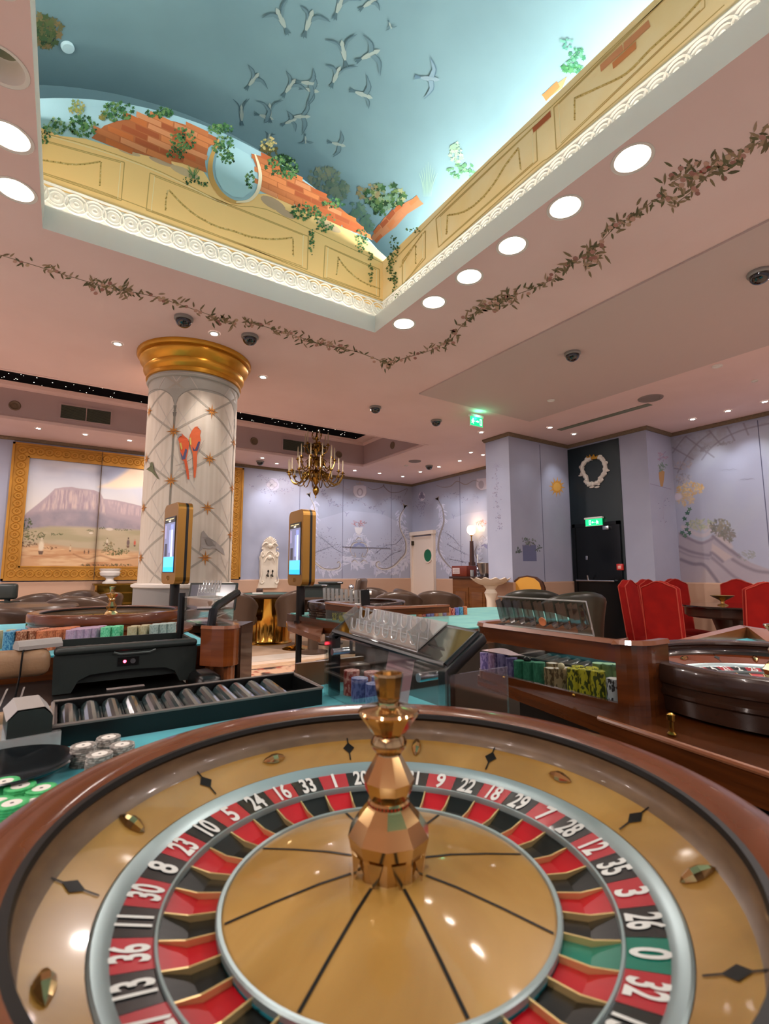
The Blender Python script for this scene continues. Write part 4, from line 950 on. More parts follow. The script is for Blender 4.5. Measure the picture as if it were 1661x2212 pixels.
def TP(px, py):
    p = at_y(px, py, YB - 0.02); return ((p.x - PX0)/(PX1 - PX0)*cv.w, (PZ1 - p.z)/(PZ1 - PZ0)*cv.h)
def c3p(L): return [TP(*c3(*p)) for p in L]
cv.grad(0, cv.h*0.5, '#a9b0c6', '#d9d3cc'); n1 = cv.noise(60, 1, 1.6, 0.8); n2 = cv.noise(18, 2)
cv.put(np.clip((n1 - 0.5)*4, 0, 1)*0.6*(cv.Y < cv.h*0.55), '#d8d6da')
cl = cv.pmask(c3p([(590, 1030), (640, 1010), (700, 975), (760, 930), (790, 900), (1250, 850), (1250, 1050), (900, 1030), (700, 1040)]), 9); cv.put(cl*0.85, '#ecd3b4'); cv.put(cv.pmask(c3p([(600, 950), (700, 880), (780, 905), (720, 960), (640, 1000)]), 14)*0.6, '#8f97b2')
cv.put(cv.pmask(c3p([(800, 1050), (1250, 1000), (1250, 1140), (850, 1150)]), 16)*0.6, '#b9bcc8')
mtn = c3p([(130, 1225), (160, 1185), (230, 1130), (290, 1080), (330, 1040), (380, 1032), (430, 1030), (480, 1040), (560, 1048), (600, 1065), (620, 1100), (700, 1110), (790, 1130), (850, 1145), (1000, 1120), (1250, 1180), (1250, 1330), (130, 1330)])
cv.put(cv.pmask(mtn, 1.5), '#a8989e')
st = cv.noise(7, 5, 0.35, 3.0); cliff = cv.pmask(c3p([(300, 1080), (340, 1045), (560, 1055), (600, 1075), (625, 1130), (640, 1200), (560, 1165), (480, 1170), (420, 1160), (330, 1170), (230, 1175)]), 6)
cv.put(cliff*np.clip((st - 0.42)*3, 0, 1)*0.7, '#cdb6ae'); cv.put(cliff*np.clip((0.5 - st)*3, 0, 1)*0.6, '#8f7a88')
cl2 = cv.pmask(c3p([(640, 1110), (850, 1150), (1100, 1160), (1100, 1230), (700, 1190), (660, 1150)]), 6); cv.put(cl2*np.clip((st - 0.4)*3, 0, 1)*0.6, '#cbb2b2')
cv.put(cv.pmask(c3p([(120, 1230), (230, 1180), (420, 1165), (560, 1170), (700, 1215), (850, 1260), (1250, 1240), (1250, 1340), (120, 1330)]), 12)*np.clip(n2*1.5, 0, 1)*0.8, '#85808a')
fore = c3p([(100, 1290), (300, 1265), (500, 1268), (700, 1282), (900, 1290), (1300, 1280), (1300, 1560), (100, 1560)]); fm = cv.pmask(fore, 6)
cv.put(fm, '#b1a287'); cv.put(fm*np.clip((cv.noise(25, 7, 3.0, 0.7) - 0.45)*4, 0, 1)*0.5, '#94906c')
low = cv.pmask(c3p([(100, 1390), (260, 1370), (450, 1400), (620, 1410), (850, 1420), (1300, 1400), (1300, 1560), (100, 1560)]), 10); cv.put(low, '#c49a72'); cv.put(low*np.clip((cv.noise(20, 9, 3.5, 0.6) - 0.5)*4, 0, 1)*0.8, '#a9744c'); cv.put(low*np.clip((cv.noise(14, 12, 3.5, 0.6) - 0.55)*5, 0, 1)*0.6, '#dcbf97')
cv.put(cv.lmask(c3p([(440, 1430), (520, 1460), (600, 1440), (700, 1465), (820, 1450)]), 3, 3)*0.6, '#8a5a3c')
for (x, y, rx, ry, n_, s, cols) in ((165, 1260, 25, 45, 40, 3, ['#4f5c3c', '#3f4c34']), (200, 1320, 60, 30, 60, 3, ['#5c6340', '#4a5236', '#6f7048']), (150, 1370, 60, 16, 40, 3, ['#5f4a3a', '#7a6048']), (340, 1312, 35, 8, 22, 2, ['#55603f']), (690, 1415, 85, 24, 80, 3, ['#5a6040', '#46502f', '#6f7048']), (650, 1375, 32, 22, 30, 3, ['#6a6a48', '#8a7a58']), (700, 1495, 110, 9, 60, 2.4, ['#4a4a30', '#5a5236']), (530, 1495, 40, 9, 26, 2.4, ['#4a4a30']), (540, 1290, 20, 6, 14, 2, ['#4f5a3c']), (615, 1275, 20, 6, 12, 2, ['#4f5a3c']), (740, 1285, 60, 7, 26, 2, ['#55603f']), (300, 1395, 40, 8, 18, 2.6, ['#7a5a40'])):
    cx, cy = TP(*c3(x, y)); k = cv.w/(PX1 - PX0)*0.0075/2.768*2.77; cv.dabs(n_, cx, cy, rx*0.36, ry*0.36, s*0.8, cols, int(x))
def fig(x, y, h, c, c_2):
    cx, cy = TP(*c3(x, y)); h *= 0.34; cv.put(cv.emask(cx, cy - h*0.45, h*0.2, h*0.5, 0.5), c); cv.put(cv.emask(cx, cy - h*0.98, h*0.10, h*0.12, 0.5), c_2); cv.put(cv.pmask([(cx - h*0.16, cy - h*0.1), (cx + h*0.16, cy - h*0.1), (cx + h*0.1, cy + h*0.15), (cx - h*0.1, cy + h*0.15)], 1), '#6b5548')
fig(245, 1420, 90, '#d8cbb2', '#c9b9a0'); fig(420, 1410, 36, '#c9b08e', '#9a7a5c'); fig(505, 1425, 22, '#5a4438', '#4a382e'); fig(530, 1425, 24, '#5a4438', '#4a382e'); fig(765, 1385, 60, '#6b5a58', '#4a3c38'); fig(805, 1380, 44, '#c05a48', '#b98a70'); fig(640, 1370, 40, '#c9bda8', '#7a6a58')
cx, cy = TP(*c3(655, 1282)); cv.put(cv.emask(cx, cy, 9, 4, 0.4), '#cfc2b2'); cx, cy = TP(*c3(545, 1305)); cv.put(cv.emask(cx, cy, 5, 3, 0.4), '#d6cab8')
cv.obj('canvas', lambda u, v: (PX0 + (PX1 - PX0)*u, -0.02, PZ1 + (PZ0 - PZ1)*v), fr, 0.6)
sx = at_y(213, 1100, YB).x; MB().box((sx - 0.004, -0.058, FZ0), (sx + 0.004, -0.018, FZ1)).obj('panel_seam', mat('seam_dark', '#5b4630', 0.8), fr)

# ================================================================== WALL MURALS
c4 = lambda x, y: (500 + x / 2.7683, 850 + y / 2.7683); P4 = lambda L: [c4(*p) for p in L]
fn_b = lambda u, v, L: at_y(u, v, YB) + Vector((0, -L, 0))
fn_s = lambda u, v, L: at_x(u, v, 6.69) + Vector((-L, 0, 0))
VINE = ['#8b8ba4', '#9797ae', '#7f8098', '#a3a2b6', '#8a8494']
TAUP = '#928a8c'; WHT = '#c6c7d8'
def vine(P, path, n, s, spread):
    L = smooth_line(P(path), 6); d.stroke(L, 0.7, '#a19eb2', 0, False, 1)
    for i in range(n):
        p = rg.choice(L); d.leaf(p.x + rg.gauss(0, spread), p.y + rg.gauss(0, spread), s*rg.uniform(0.7, 1.4), s*0.55, rg.uniform(0, 2*PI), rg.choice(VINE))
def cluster(P, x, y, rx, ry, n, s, cols=VINE):
    q = P([(x, y)])[0]; d.foliage(q[0], q[1], rx/2.77, ry/2.77, n, cols, s, 'leaf', rg)
d = Decal(fn_b, 0.0012, 0.00004)
def rag(P, line, w, n, col):      # feathery white edge that follows a line
    L = smooth_line(P(line), 5)
    for i in range(n):
        k = rg.randrange(1, len(L) - 1); p = L[k]; t = (L[k+1] - L[k-1]).normalized(); a = math.atan2(t.y, t.x) + rg.choice((-1, 1))*rg.uniform(0.3, 1.1)
        d.leaf(p.x + rg.gauss(0, w*0.25), p.y + rg.gauss(0, w*0.25), w*rg.uniform(0.6, 1.1), w*0.28, a, col if rg.random() < 0.6 else '#bcbed4', 1 + i*0.25)
# bodies inside the two great scrolls
d.poly(P4([(495, 760), (470, 850), (455, 950), (480, 1000), (520, 1030), (590, 1050), (640, 1040), (690, 960), (730, 870), (760, 850), (790, 870), (840, 950), (880, 1040), (930, 1050), (990, 1020), (1040, 950), (1040, 880), (1015, 820), (1000, 770), (900, 720), (700, 700)]), '#adb0c4', 0)
rag(P4, [(500, 640), (495, 740), (470, 850), (470, 980), (540, 1055), (640, 1060)], 13, 150, WHT); rag(P4, [(1015, 700), (1012, 760), (1050, 880), (1060, 950), (1040, 1010), (980, 1060), (880, 1060)], 13, 160, WHT)
rag(P4, [(640, 1050), (690, 990), (730, 1010), (760, 1030), (830, 1000), (880, 1060)], 14, 110, WHT); rag(P4, [(690, 960), (700, 900), (740, 860), (790, 860), (820, 920), (830, 980)], 9, 90, WHT)
for path, w in (([(470, 620), (495, 680), (498, 750), (480, 830), (462, 930), (490, 1000), (545, 1045), (600, 1052), (640, 1042), (650, 1020), (640, 1005), (630, 1015)], 4.2), ([(1030, 690), (1005, 740), (1010, 810), (1040, 880), (1040, 950), (1010, 990), (970, 1030), (920, 1050), (875, 1040), (865, 1015), (880, 1005), (888, 1018)], 4.2), ([(720, 960), (708, 935), (722, 900), (745, 890), (760, 895), (780, 890), (805, 905), (812, 940), (800, 965)], 2.6), ([(715, 965), (740, 975), (735, 950)], 2), ([(805, 970), (780, 975), (785, 950)], 2), ([(740, 880), (760, 862), (785, 880)], 2), ([(715, 1010), (735, 995), (755, 1012)], 2.2), ([(770, 1010), (790, 995), (812, 1012)], 2.2)):
    d.stroke(P4(path), w, TAUP, 45, True, 5)
    d.stroke([(x + 1.2, y + 1.2) for x, y in P4(path)], w*0.5, '#cfc9c4', 46, True, 5)
for hx, hy, sg in ((470, 620, -1), (1030, 690, 1)):
    for k in range(7): q = c4(hx, hy); d.stroke([q, (q[0] + sg*(1 + k*0.8), q[1] - 4 - k*0.6), (q[0] + sg*(2 + k*1.6) - 4*sg, q[1] - 12 + k*1.2)], 2.2, '#a29486', 47)
d.poly(P4([(722, 925), (735, 900), (760, 890), (790, 900), (800, 925), (790, 920), (760, 905), (735, 920)]), '#8b92b8', 47)
# flower urn
cluster(P4, 760, 778, 40, 20, 40, 2.4, ['#b08a94', '#a97a80', '#c0a0a8', '#8f7f88', '#c9a8a4']); d.poly(P4([(735, 800), (785, 800), (778, 830), (765, 840), (755, 840), (742, 830)]), '#d3d0d6', 6); d.poly(P4([(745, 840), (775, 840), (785, 850), (735, 850)]), '#c9c5cc', 6)
# crowned shield and festoons
for sx, sg in ((768, 1),):
    d.poly(P4([(730, 555), (745, 550), (790, 550), (805, 555), (808, 590), (795, 615), (768, 625), (740, 615), (728, 590)]), '#ccc8d4', 2); d.stroke(P4([(730, 555), (726, 590), (740, 615), (768, 625), (796, 615), (808, 590), (805, 555)]), 1.8, '#a5a0ae', 3); d.disc(*c4(768, 590), 7, 9, '#a9a4b4', 12, 4); d.disc(*c4(768, 590), 4, 6, '#ccc8d4', 12, 5)
    d.poly(P4([(748, 545), (744, 530), (756, 540), (768, 524), (780, 540), (792, 530), (788, 545)]), '#a9a0a6', 5)
d.stroke(P4([(815, 560), (850, 575), (900, 560), (910, 545), (915, 560), (950, 590), (1000, 590), (1050, 570), (1035, 610)]), 2, '#8a8288', 3, True, 5); d.stroke(P4([(720, 560), (690, 575), (650, 540), (640, 560), (600, 575), (560, 565)]), 1.6, '#a5a0ae', 3, True, 5)
vine(P4, [(520, 580), (560, 605), (610, 650), (660, 670), (740, 640), (790, 655), (850, 685), (920, 640), (1000, 625), (1020, 650)], 130, 3.2, 2.6); vine(P4, [(505, 840), (560, 880), (620, 930), (680, 960)], 90, 2.8, 9); vine(P4, [(500, 950), (560, 930), (640, 900)], 80, 2.6, 9); vine(P4, [(860, 960), (920, 910), (980, 900), (1020, 860)], 90, 2.8, 9); vine(P4, [(900, 1010), (960, 960), (1020, 940)], 60, 2.6, 8)
# quatrefoil on the left panel and its leaves
d.poly(P4([(215, 530), (240, 505), (270, 510), (285, 540), (282, 565), (262, 580), (240, 580), (215, 565), (205, 550)]), '#bcbcd2', 1)
for (x, y) in ((240, 530), (258, 545), (240, 560), (225, 545)): d.disc(*c4(x, y), 6.5, 6.5, '#a9a6ba', 14, 2); d.disc(*c4(x, y), 4.8, 4.8, '#c2c0cf', 14, 3)
for q in ([(160, 490), (200, 510), (215, 530)], [(280, 520), (320, 515), (340, 530)], [(110, 545), (150, 575), (200, 585), (235, 600), (235, 650)], [(265, 590), (300, 580), (340, 590), (360, 570)]): vine(P4, q, 26, 3.0, 2.6)
for (x, y) in ((690, 720), (905, 710), (590, 660), (585, 810)): q = c4(x, y); d.stroke([(q[0] - 5, q[1] - 5), q, (q[0] + 5, q[1] - 4)], 1.6, '#9291ac', 5); d.stroke([q, (q[0] - 2, q[1] + 6)], 1.6, '#9291ac', 5)
d.obj('painted_scrolls', wall_back)
MB().box((at_y(740, 1155, YB).x, YB - 0.012, 1.70), (at_y(842, 1155, YB).x, YB, 1.715)).obj('hatch_rail', mat('steel_grey', '#7b7c8c', 0.4), wall_back)

d = Decal(fn_s, 0.0012, 0.00004)
d.poly(P4([(1250, 900), (1262, 800), (1275, 760), (1400, 720), (1530, 700), (1530, 1080), (1330, 1060), (1270, 1000), (1240, 950)]), '#adb0c4', 0)
rag(P4, [(1240, 660), (1262, 740), (1235, 860), (1228, 930), (1260, 1010), (1310, 1060)], 12, 160, WHT); rag(P4, [(1460, 1000), (1480, 960), (1500, 900), (1530, 880)], 10, 60, WHT)
for path, w in (([(1238, 640), (1262, 690), (1270, 770), (1245, 850), (1238, 930), (1262, 985), (1310, 1040), (1350, 1060)], 4), ([(1225, 548), (1260, 560), (1310, 555), (1350, 525), (1400, 545), (1450, 520), (1480, 530)], 2), ([(1470, 910), (1455, 950), (1480, 1000), (1505, 985)], 2.2)):
    d.stroke(P4(path), w, TAUP, 45, True, 5)
for k in range(7): q = c4(1238, 640); d.stroke([q, (q[0] - (1 + k*0.8), q[1] - 4), (q[0] - (2 + k*1.2) + 3, q[1] - 9 + k)], 2, '#a29486', 47)
d.poly(P4([(1465, 510), (1530, 505), (1530, 570), (1490, 578), (1465, 560)]), '#ccc8d4', 2); d.stroke(P4([(1466, 512), (1462, 555), (1490, 578), (1520, 575)]), 1.6, '#a5a0ae', 3); d.disc(*c4(1493, 545), 6, 9, '#a9a4b4', 12, 4)
cluster(P4, 1495, 770, 34, 18, 36, 2.4, ['#b08a94', '#b98a84', '#c0a0a8', '#a5808a']); d.poly(P4([(1470, 795), (1520, 795), (1512, 825), (1480, 825)]), '#d3d0d6', 6)
d.stroke(P4([(1480, 870), (1500, 850), (1520, 870)]), 2, '#a5a0ae', 3); d.poly(P4([(1475, 935), (1490, 908), (1515, 900), (1530, 905), (1530, 930), (1510, 915), (1490, 930)]), '#8b8ab0', 6)
d.disc(*c4(1138, 615), 7, 10, '#d3d0dc', 14, 1)
for (x, y) in ((1138, 600), (1146, 618), (1130, 618)): d.disc(*c4(x, y), 3.6, 4.4, '#8f8ca6', 12, 2)
for q in ([(1100, 665), (1140, 670), (1170, 650)], [(1138, 650), (1136, 720)], [(1280, 620), (1340, 600), (1400, 640), (1470, 620)], [(1290, 900), (1340, 930), (1400, 960)], [(1280, 830), (1330, 870), (1370, 920)], [(1300, 990), (1350, 1000), (1400, 1010)]): vine(P4, q, 46, 2.6, 4)
for (x, y) in ((1327, 735),): q = c4(x, y); d.stroke([(q[0] - 3, q[1] - 6), q, (q[0] + 3, q[1] - 3)], 1.6, '#9291ac', 5); d.stroke([q, (q[0], q[1] + 6)], 1.6, '#9291ac', 5)
d.obj('painted_scrolls', wall_right)

# bay: painted sun, basket, hanging leaves
c5 = lambda x, y: (1000 + x / 2.5129, 850 + y / 2.5129); P5 = lambda L: [c5(*p) for p in L]
d = Decal(lambda u, v, L: at_y(u, v, 4.795) + Vector((0, -L, 0)), 0.0012, 0.0001)
cx, cy = c5(510, 507)
for i in range(24):
    a = 2*PI*i/24; r = 23 if i % 2 == 0 else 15; w = 0.16; d.poly([(cx + 8*math.cos(a - w*1.6), cy + 9*math.sin(a - w*1.6)), (cx + r*0.8*math.cos(a + 0.1), cy + r*math.sin(a + 0.1)), (cx + 8*math.cos(a + w*1.6), cy + 9*math.sin(a + w*1.6))], '#c58a3c' if i % 2 else '#d09a4a', 1)
d.disc(cx, cy, 10, 11.5, '#cf9440', 20, 2); d.disc(cx, cy, 8, 9, '#dba854', 20, 3)
d.poly(P5([(322, 822), (396, 822), (400, 910), (326, 910)]), '#6b7090', 1); d.stroke(P5([(322, 822), (396, 822)]), 2, '#8a8ca6', 3); cluster(P5, 355, 805, 44, 26, 40, 3, ['#6f7a72', '#7f8a86', '#8f8a94', '#5f6a66']); cluster(P5, 302, 855, 16, 14, 12, 3, ['#5f6a66']); cluster(P5, 410, 838, 14, 14, 12, 3, ['#5f6a66'])
d.obj('painted_sun_and_basket', wall_bay)
d = Decal(lambda u, v, L: at_x(u, v, 5.30) + Vector((-L, 0, 0)), 0.0012, 0.00003)
for k in range(9): q = c5(185, 400); a = PI + PI*k/8; d.stroke([q, (q[0] + 12*math.cos(a), q[1] + 12*math.sin(a))], 0.9, '#9c9cb4', 1)
for q in ([(180, 400), (180, 470), (190, 520)], [(180, 540), (185, 620)], [(190, 660), (200, 730)]): vine(P5, q, 34, 3, 3.5)
d.obj('painted_leaves', wall_bay)
d = Decal(lambda u, v, L: at_y(u, v, 3.53) + Vector((0, -L, 0)), 0.0012, 0.0001)
cluster(P5, 1080, 345, 26, 26, 26, 3, ['#a58fa4', '#b39aa8', '#9a94ae']); cluster(P5, 1078, 400, 24, 26, 26, 3, ['#7a8f86', '#8a9a94']); d.poly(P5([(1062, 430), (1078, 415), (1094, 425), (1090, 470), (1084, 505), (1072, 505), (1066, 470)]), '#b08a60', 3); d.stroke(P5([(1015, 490), (1130, 520)]), 1.2, '#8f8aa0', 2, False); vine(P5, [(1100, 560), (1085, 620), (1095, 720)], 20, 3, 5)
d.obj('painted_urn', wall_door)
# wreath with crown over the black door
wr = thing('wreath_ornament', 'white rococo wreath with small gold crown on the dark panel over the door', 'ornament')
M_PLAST = mat('ornament_white', '#d8d2c8', 0.5); fx = lambda x, y, L: at_x(*c5(x, y), XR - 0.012 - L)
loop = [(700, 352), (670, 365), (648, 395), (652, 430), (672, 460), (672, 480), (690, 492), (712, 490), (738, 480), (745, 462), (768, 430), (772, 390), (755, 355), (735, 345)]
L = smooth_line(loop, 4); b = MB(); b.tube([fx(p.x, p.y, 0.01) for p in L], [0.030 if i % 3 else 0.040 for i in range(len(L))], 8); b.obj('scroll_ring', M_PLAST, wr)
lf = MB(); lf.sphere((0, 0, 0), 0.03, 6, sz=0.5); lfm = lf.mesh('scroll_leaf', M_PLAST)
for i, p in enumerate(L[::3]):
    dx = p.x - 710; o = mk('scroll_leaf', lfm, wr, fx(p.x + (9 if dx > 0 else -9)*1.0, p.y + (-5 if i % 2 else 5), 0.012)); o.scale = (0.5, 1.0, 1.6); o.rotation_euler = (0.6 if dx > 0 else -0.6, 0, 0)
for (x, y) in ((640, 445), (782, 420), (700, 508), (728, 508)): o = mk('scroll_leaf', lfm, wr, fx(x, y, 0.012)); o.scale = (0.5, 1.5, 1.0)
b = MB(); pts = [(678, 362), (730, 355), (734, 336), (722, 345), (712, 330), (702, 347), (690, 332), (686, 349), (674, 338)]
q = [fx(x, y, 0.012) for x, y in pts]; q2 = [p + Vector((-0.02, 0, 0)) for p in q]; n = len(q); b.add([tuple(p) for p in q + q2], [tuple(range(n)), tuple(range(n, 2*n))] + [(i, (i+1) % n, n + (i+1) % n, n + i) for i in range(n)]); b.obj('crown', M_GOLDP, wr)

# right wall: stone balustrade, trellis arch, warm foliage (soft paint)
cw = Canvas(300, 270, '#a5a9bd'); WY0, WY1 = 3.53, 1.4; WZ0, WZ1 = WH, CEIL - 0.075
def TW(px, py): p = at_x(px, py, X1); return ((WY0 - p.y)/(WY0 - WY1)*cw.w, (WZ1 - p.z)/(WZ1 - WZ0)*cw.h)
c6 = lambda x, y: (1420 + x / 5.394, 860 + y / 5.395); P6 = lambda L: [TW(*c6(*p)) for p in L]
nz1 = cw.noise(40, 21)
cw.put(np.clip((nz1 - 0.45)*3, 0, 1)*0.35, '#b2b9bf')
trl = cw.pmask(P6([(160, 400), (600, 300), (1300, 160), (1300, 330), (1000, 370), (820, 440), (640, 560), (520, 700), (300, 800), (160, 900)]), 14); cw.put(trl*np.clip((cw.noise(9, 31) - 0.4)*4, 0, 1)*0.6, '#9a97a0')
for path in ([(180, 640), (300, 480), (400, 380)], [(240, 870), (340, 690), (480, 520), (620, 410)], [(520, 720), (620, 590), (760, 480), (900, 410), (1080, 350), (1300, 300)], [(180, 580), (420, 715)], [(330, 450), (660, 690)], [(590, 360), (740, 545)], [(810, 330), (900, 495)], [(990, 260), (1060, 430)], [(200, 820), (280, 830)]):
    cw.put(cw.lmask(P6(path), 2.6, 1.4)*0.75, '#85818c')
stone = cw.pmask(P6([(250, 1560), (330, 1580), (420, 1640), (520, 1670), (600, 1640), (650, 1590), (700, 1620), (880, 1760), (1000, 1860), (1100, 1920), (1300, 1990), (1300, 2300), (260, 2300)]), 2.0); cw.put(stone, '#a59da8'); cw.put(stone*np.clip((cw.noise(30, 41, 2, 0.8) - 0.4)*2, 0, 1)*0.4, '#b9adb0')
cw.put(cw.pmask(P6([(640, 1690), (880, 1850), (780, 1900), (630, 1790)]), 3), '#b7a9aa'); cw.put(cw.pmask(P6([(480, 2180), (560, 1960), (700, 2080), (760, 2180)]), 6)*0.8, '#b3a6a8')
for path, w, c in (([(300, 1500), (400, 1560), (520, 1600), (600, 1570), (640, 1510), (600, 1490), (560, 1530)], 7, '#bdb3b8'), ([(270, 1580), (400, 1650), (520, 1690), (640, 1640)], 4, '#7f7888'), ([(260, 1730), (400, 1790), (600, 1830), (640, 1800), (760, 1900)], 5, '#7d7684'), ([(260, 1780), (400, 1840), (600, 1870)], 3, '#8d8592'), ([(280, 1880), (420, 1930), (540, 1940), (640, 2050), (740, 2190)], 6, '#77707e'), ([(650, 1610), (760, 1700), (960, 1850)], 5, '#7a7380'), ([(640, 1860), (760, 1960), (900, 2080), (1080, 2180)], 5, '#857d88'), ([(880, 1880), (1000, 1950), (1150, 2010), (1300, 2030)], 5, '#7f7882'), ([(700, 1600), (860, 1730)], 6, '#bdb0b2'), ([(640, 1490), (700, 1580), (850, 1700)], 5, '#b3a6aa')):
    cw.put(cw.lmask(P6(path), w, 3.5)*0.8, c)
for (x, y, rx, ry, n_, s, cols) in ((380, 1060, 130, 85, 130, 4, ['#d1b27e', '#c9a36c', '#d8c092', '#bfae8a']), (330, 1180, 80, 70, 70, 4, ['#cdb58c', '#c2a884', '#b8a79a']), (290, 940, 90, 60, 60, 3, ['#a8a3a6', '#94939c', '#b7aeb0']), (500, 1470, 120, 60, 90, 4, ['#a9ae9c', '#9aa492', '#b3b39c']), (730, 1510, 90, 100, 130, 4, ['#7d7a78', '#8a8478', '#6f726e', '#94907f']), (830, 1590, 60, 80, 60, 4, ['#857f7c', '#777870']), (1040, 1830, 70, 60, 40, 3, ['#8f9592', '#9a9c9c']), (310, 780, 90, 60, 40, 3, ['#b3a9ac', '#a39ca2']), (560, 600, 50, 40, 30, 3, ['#8f8e98']), (800, 530, 70, 20, 26, 3, ['#94939c'])):
    cx, cy = TW(*c6(x, y)); k = 0.19; cw.dabs(n_, cx, cy, rx*k*1.05, ry*k*0.8, s*0.75, cols, int(x + y))
cx, cy = TW(*c6(240, 1150)); cw.put(cw.emask(cx, cy, 10, 8, 0.4), '#c9c0cc')
cw.obj('painted_balustrade', lambda u, v: (X1 - 0.002, WY0 + (WY1 - WY0)*u, WZ1 + (WZ0 - WZ1)*v), wall_far_right)
d = Decal(lambda u, v, L: at_x(u, v, X1) + Vector((-L, 0, 0)), 0.004, 0.0001)
for (x, y) in ((380, 1300), (350, 1345), (320, 1400), (355, 1465), (340, 1525), (380, 1570), (330, 1600), (290, 1560)): d.ivy(*c6(x, y), 6.5, rg.uniform(0, 6), rg.choice(('#55756a', '#4a6a60', '#63806f')))
for (x, y) in ((840, 840), (1050, 950)): q = c6(x, y); d.stroke([(q[0] - 16, q[1] + 1), (q[0] - 7, q[1] - 2), q, (q[0] + 8, q[1] - 3), (q[0] + 17, q[1])], 1.4, '#9a9cae')
d.obj('painted_ivy', wall_far_right)
# ================================================================== ROULETTE WHEELS
TXT = {}
def text_mesh(s, size, sx=1.0, bold=0.0, m=None, key=''):
    k = (s, size, sx, bold, key)
    if k in TXT: return TXT[k]
    cu = bpy.data.curves.new('txt', 'FONT'); cu.body = s; cu.size = size; cu.align_x = 'CENTER'; cu.align_y = 'CENTER'; cu.offset = bold; cu.fill_mode = 'FRONT'; cu.resolution_u = 4
    o = bpy.data.objects.new('txt', cu); COL.objects.link(o); dg = bpy.context.evaluated_depsgraph_get()
    me = bpy.data.meshes.new_from_object(o.evaluated_get(dg)); bpy.data.objects.remove(o); bpy.data.curves.remove(cu)
    me.name = 'print'
    for v in me.vertices: v.co.x *= sx
    me.materials.clear(); me.materials.append(m); TXT[k] = me; return me
SEQ = [0, 26, 3, 35, 12, 28, 7, 29, 18, 22, 9, 31, 14, 20, 1, 33, 16, 24, 5, 10, 23, 8, 30, 11, 36, 13, 27, 6, 34, 17, 25, 2, 21, 4, 19, 15, 32]
RED = {1, 3, 5, 7, 9, 12, 14, 16, 18, 19, 21, 23, 25, 27, 30, 32, 34, 36}
M_RIMW = mat('rim_mahogany', '#55280f', 0.24, coat=0.35, spec=0.4, col2='#6b381b', nscale=5, stretch=(1, 1, 6), detail=6, distort=0.6)
M_RIMD = mat('rim_dark_walnut', '#24160f', 0.25, coat=0.45, spec=0.35, col2='#332016', nscale=6, detail=6)
M_MAPLE = mat('birdseye_maple', '#866227', 0.3, coat=0.5, spec=0.4, col2='#a98546', nscale=5, detail=9, distort=1.2, ramp=(0.3, 0.7))
M_ORANGW = mat('orange_veneer', '#5a2409', 0.5, spec=0.15, col2='#6b300f', nscale=9, detail=6)
M_TRACK = mat('ball_track_wood', '#5b4834', 0.4, coat=0.1, col2='#69543c', nscale=30, stretch=(1, 1, 3))
M_EBONY = mat('ebony_inlay', '#0f0e0b', 0.5, spec=0.25)
M_SILV = mat('satin_silver', '#94a6a8', 0.38, metal=0.65)
M_TRED = mat('tile_red', '#a32430', 0.3, coat=0.4); M_TBLK = mat('tile_black', '#14171a', 0.3, coat=0.4); M_TGRN = mat('tile_green', '#0c6e5c', 0.3, coat=0.4)
M_PRED = mat('pocket_red', '#a80f1c', 0.4, spec=0.3); M_PBLK = mat('pocket_black', '#0a0d0b', 0.4, spec=0.3); M_PGRN = mat('pocket_green', '#0b6f5a', 0.4, spec=0.3)
M_NUM = mat('number_white', '#cdd0cc', 0.4)
K = 0.26
def wedge(r0, z0, r1, z1, da, n=4, lo=None):
    pts = []; fs = []
    for i in range(n + 1):
        a = -da/2 + da*i/n; pts += [(r0*math.cos(a), r0*math.sin(a), z0), (r1*math.cos(a), r1*math.sin(a), z1)]
    for i in range(n): fs.append((2*i, 2*i+1, 2*i+3, 2*i+2))
    return pts, fs
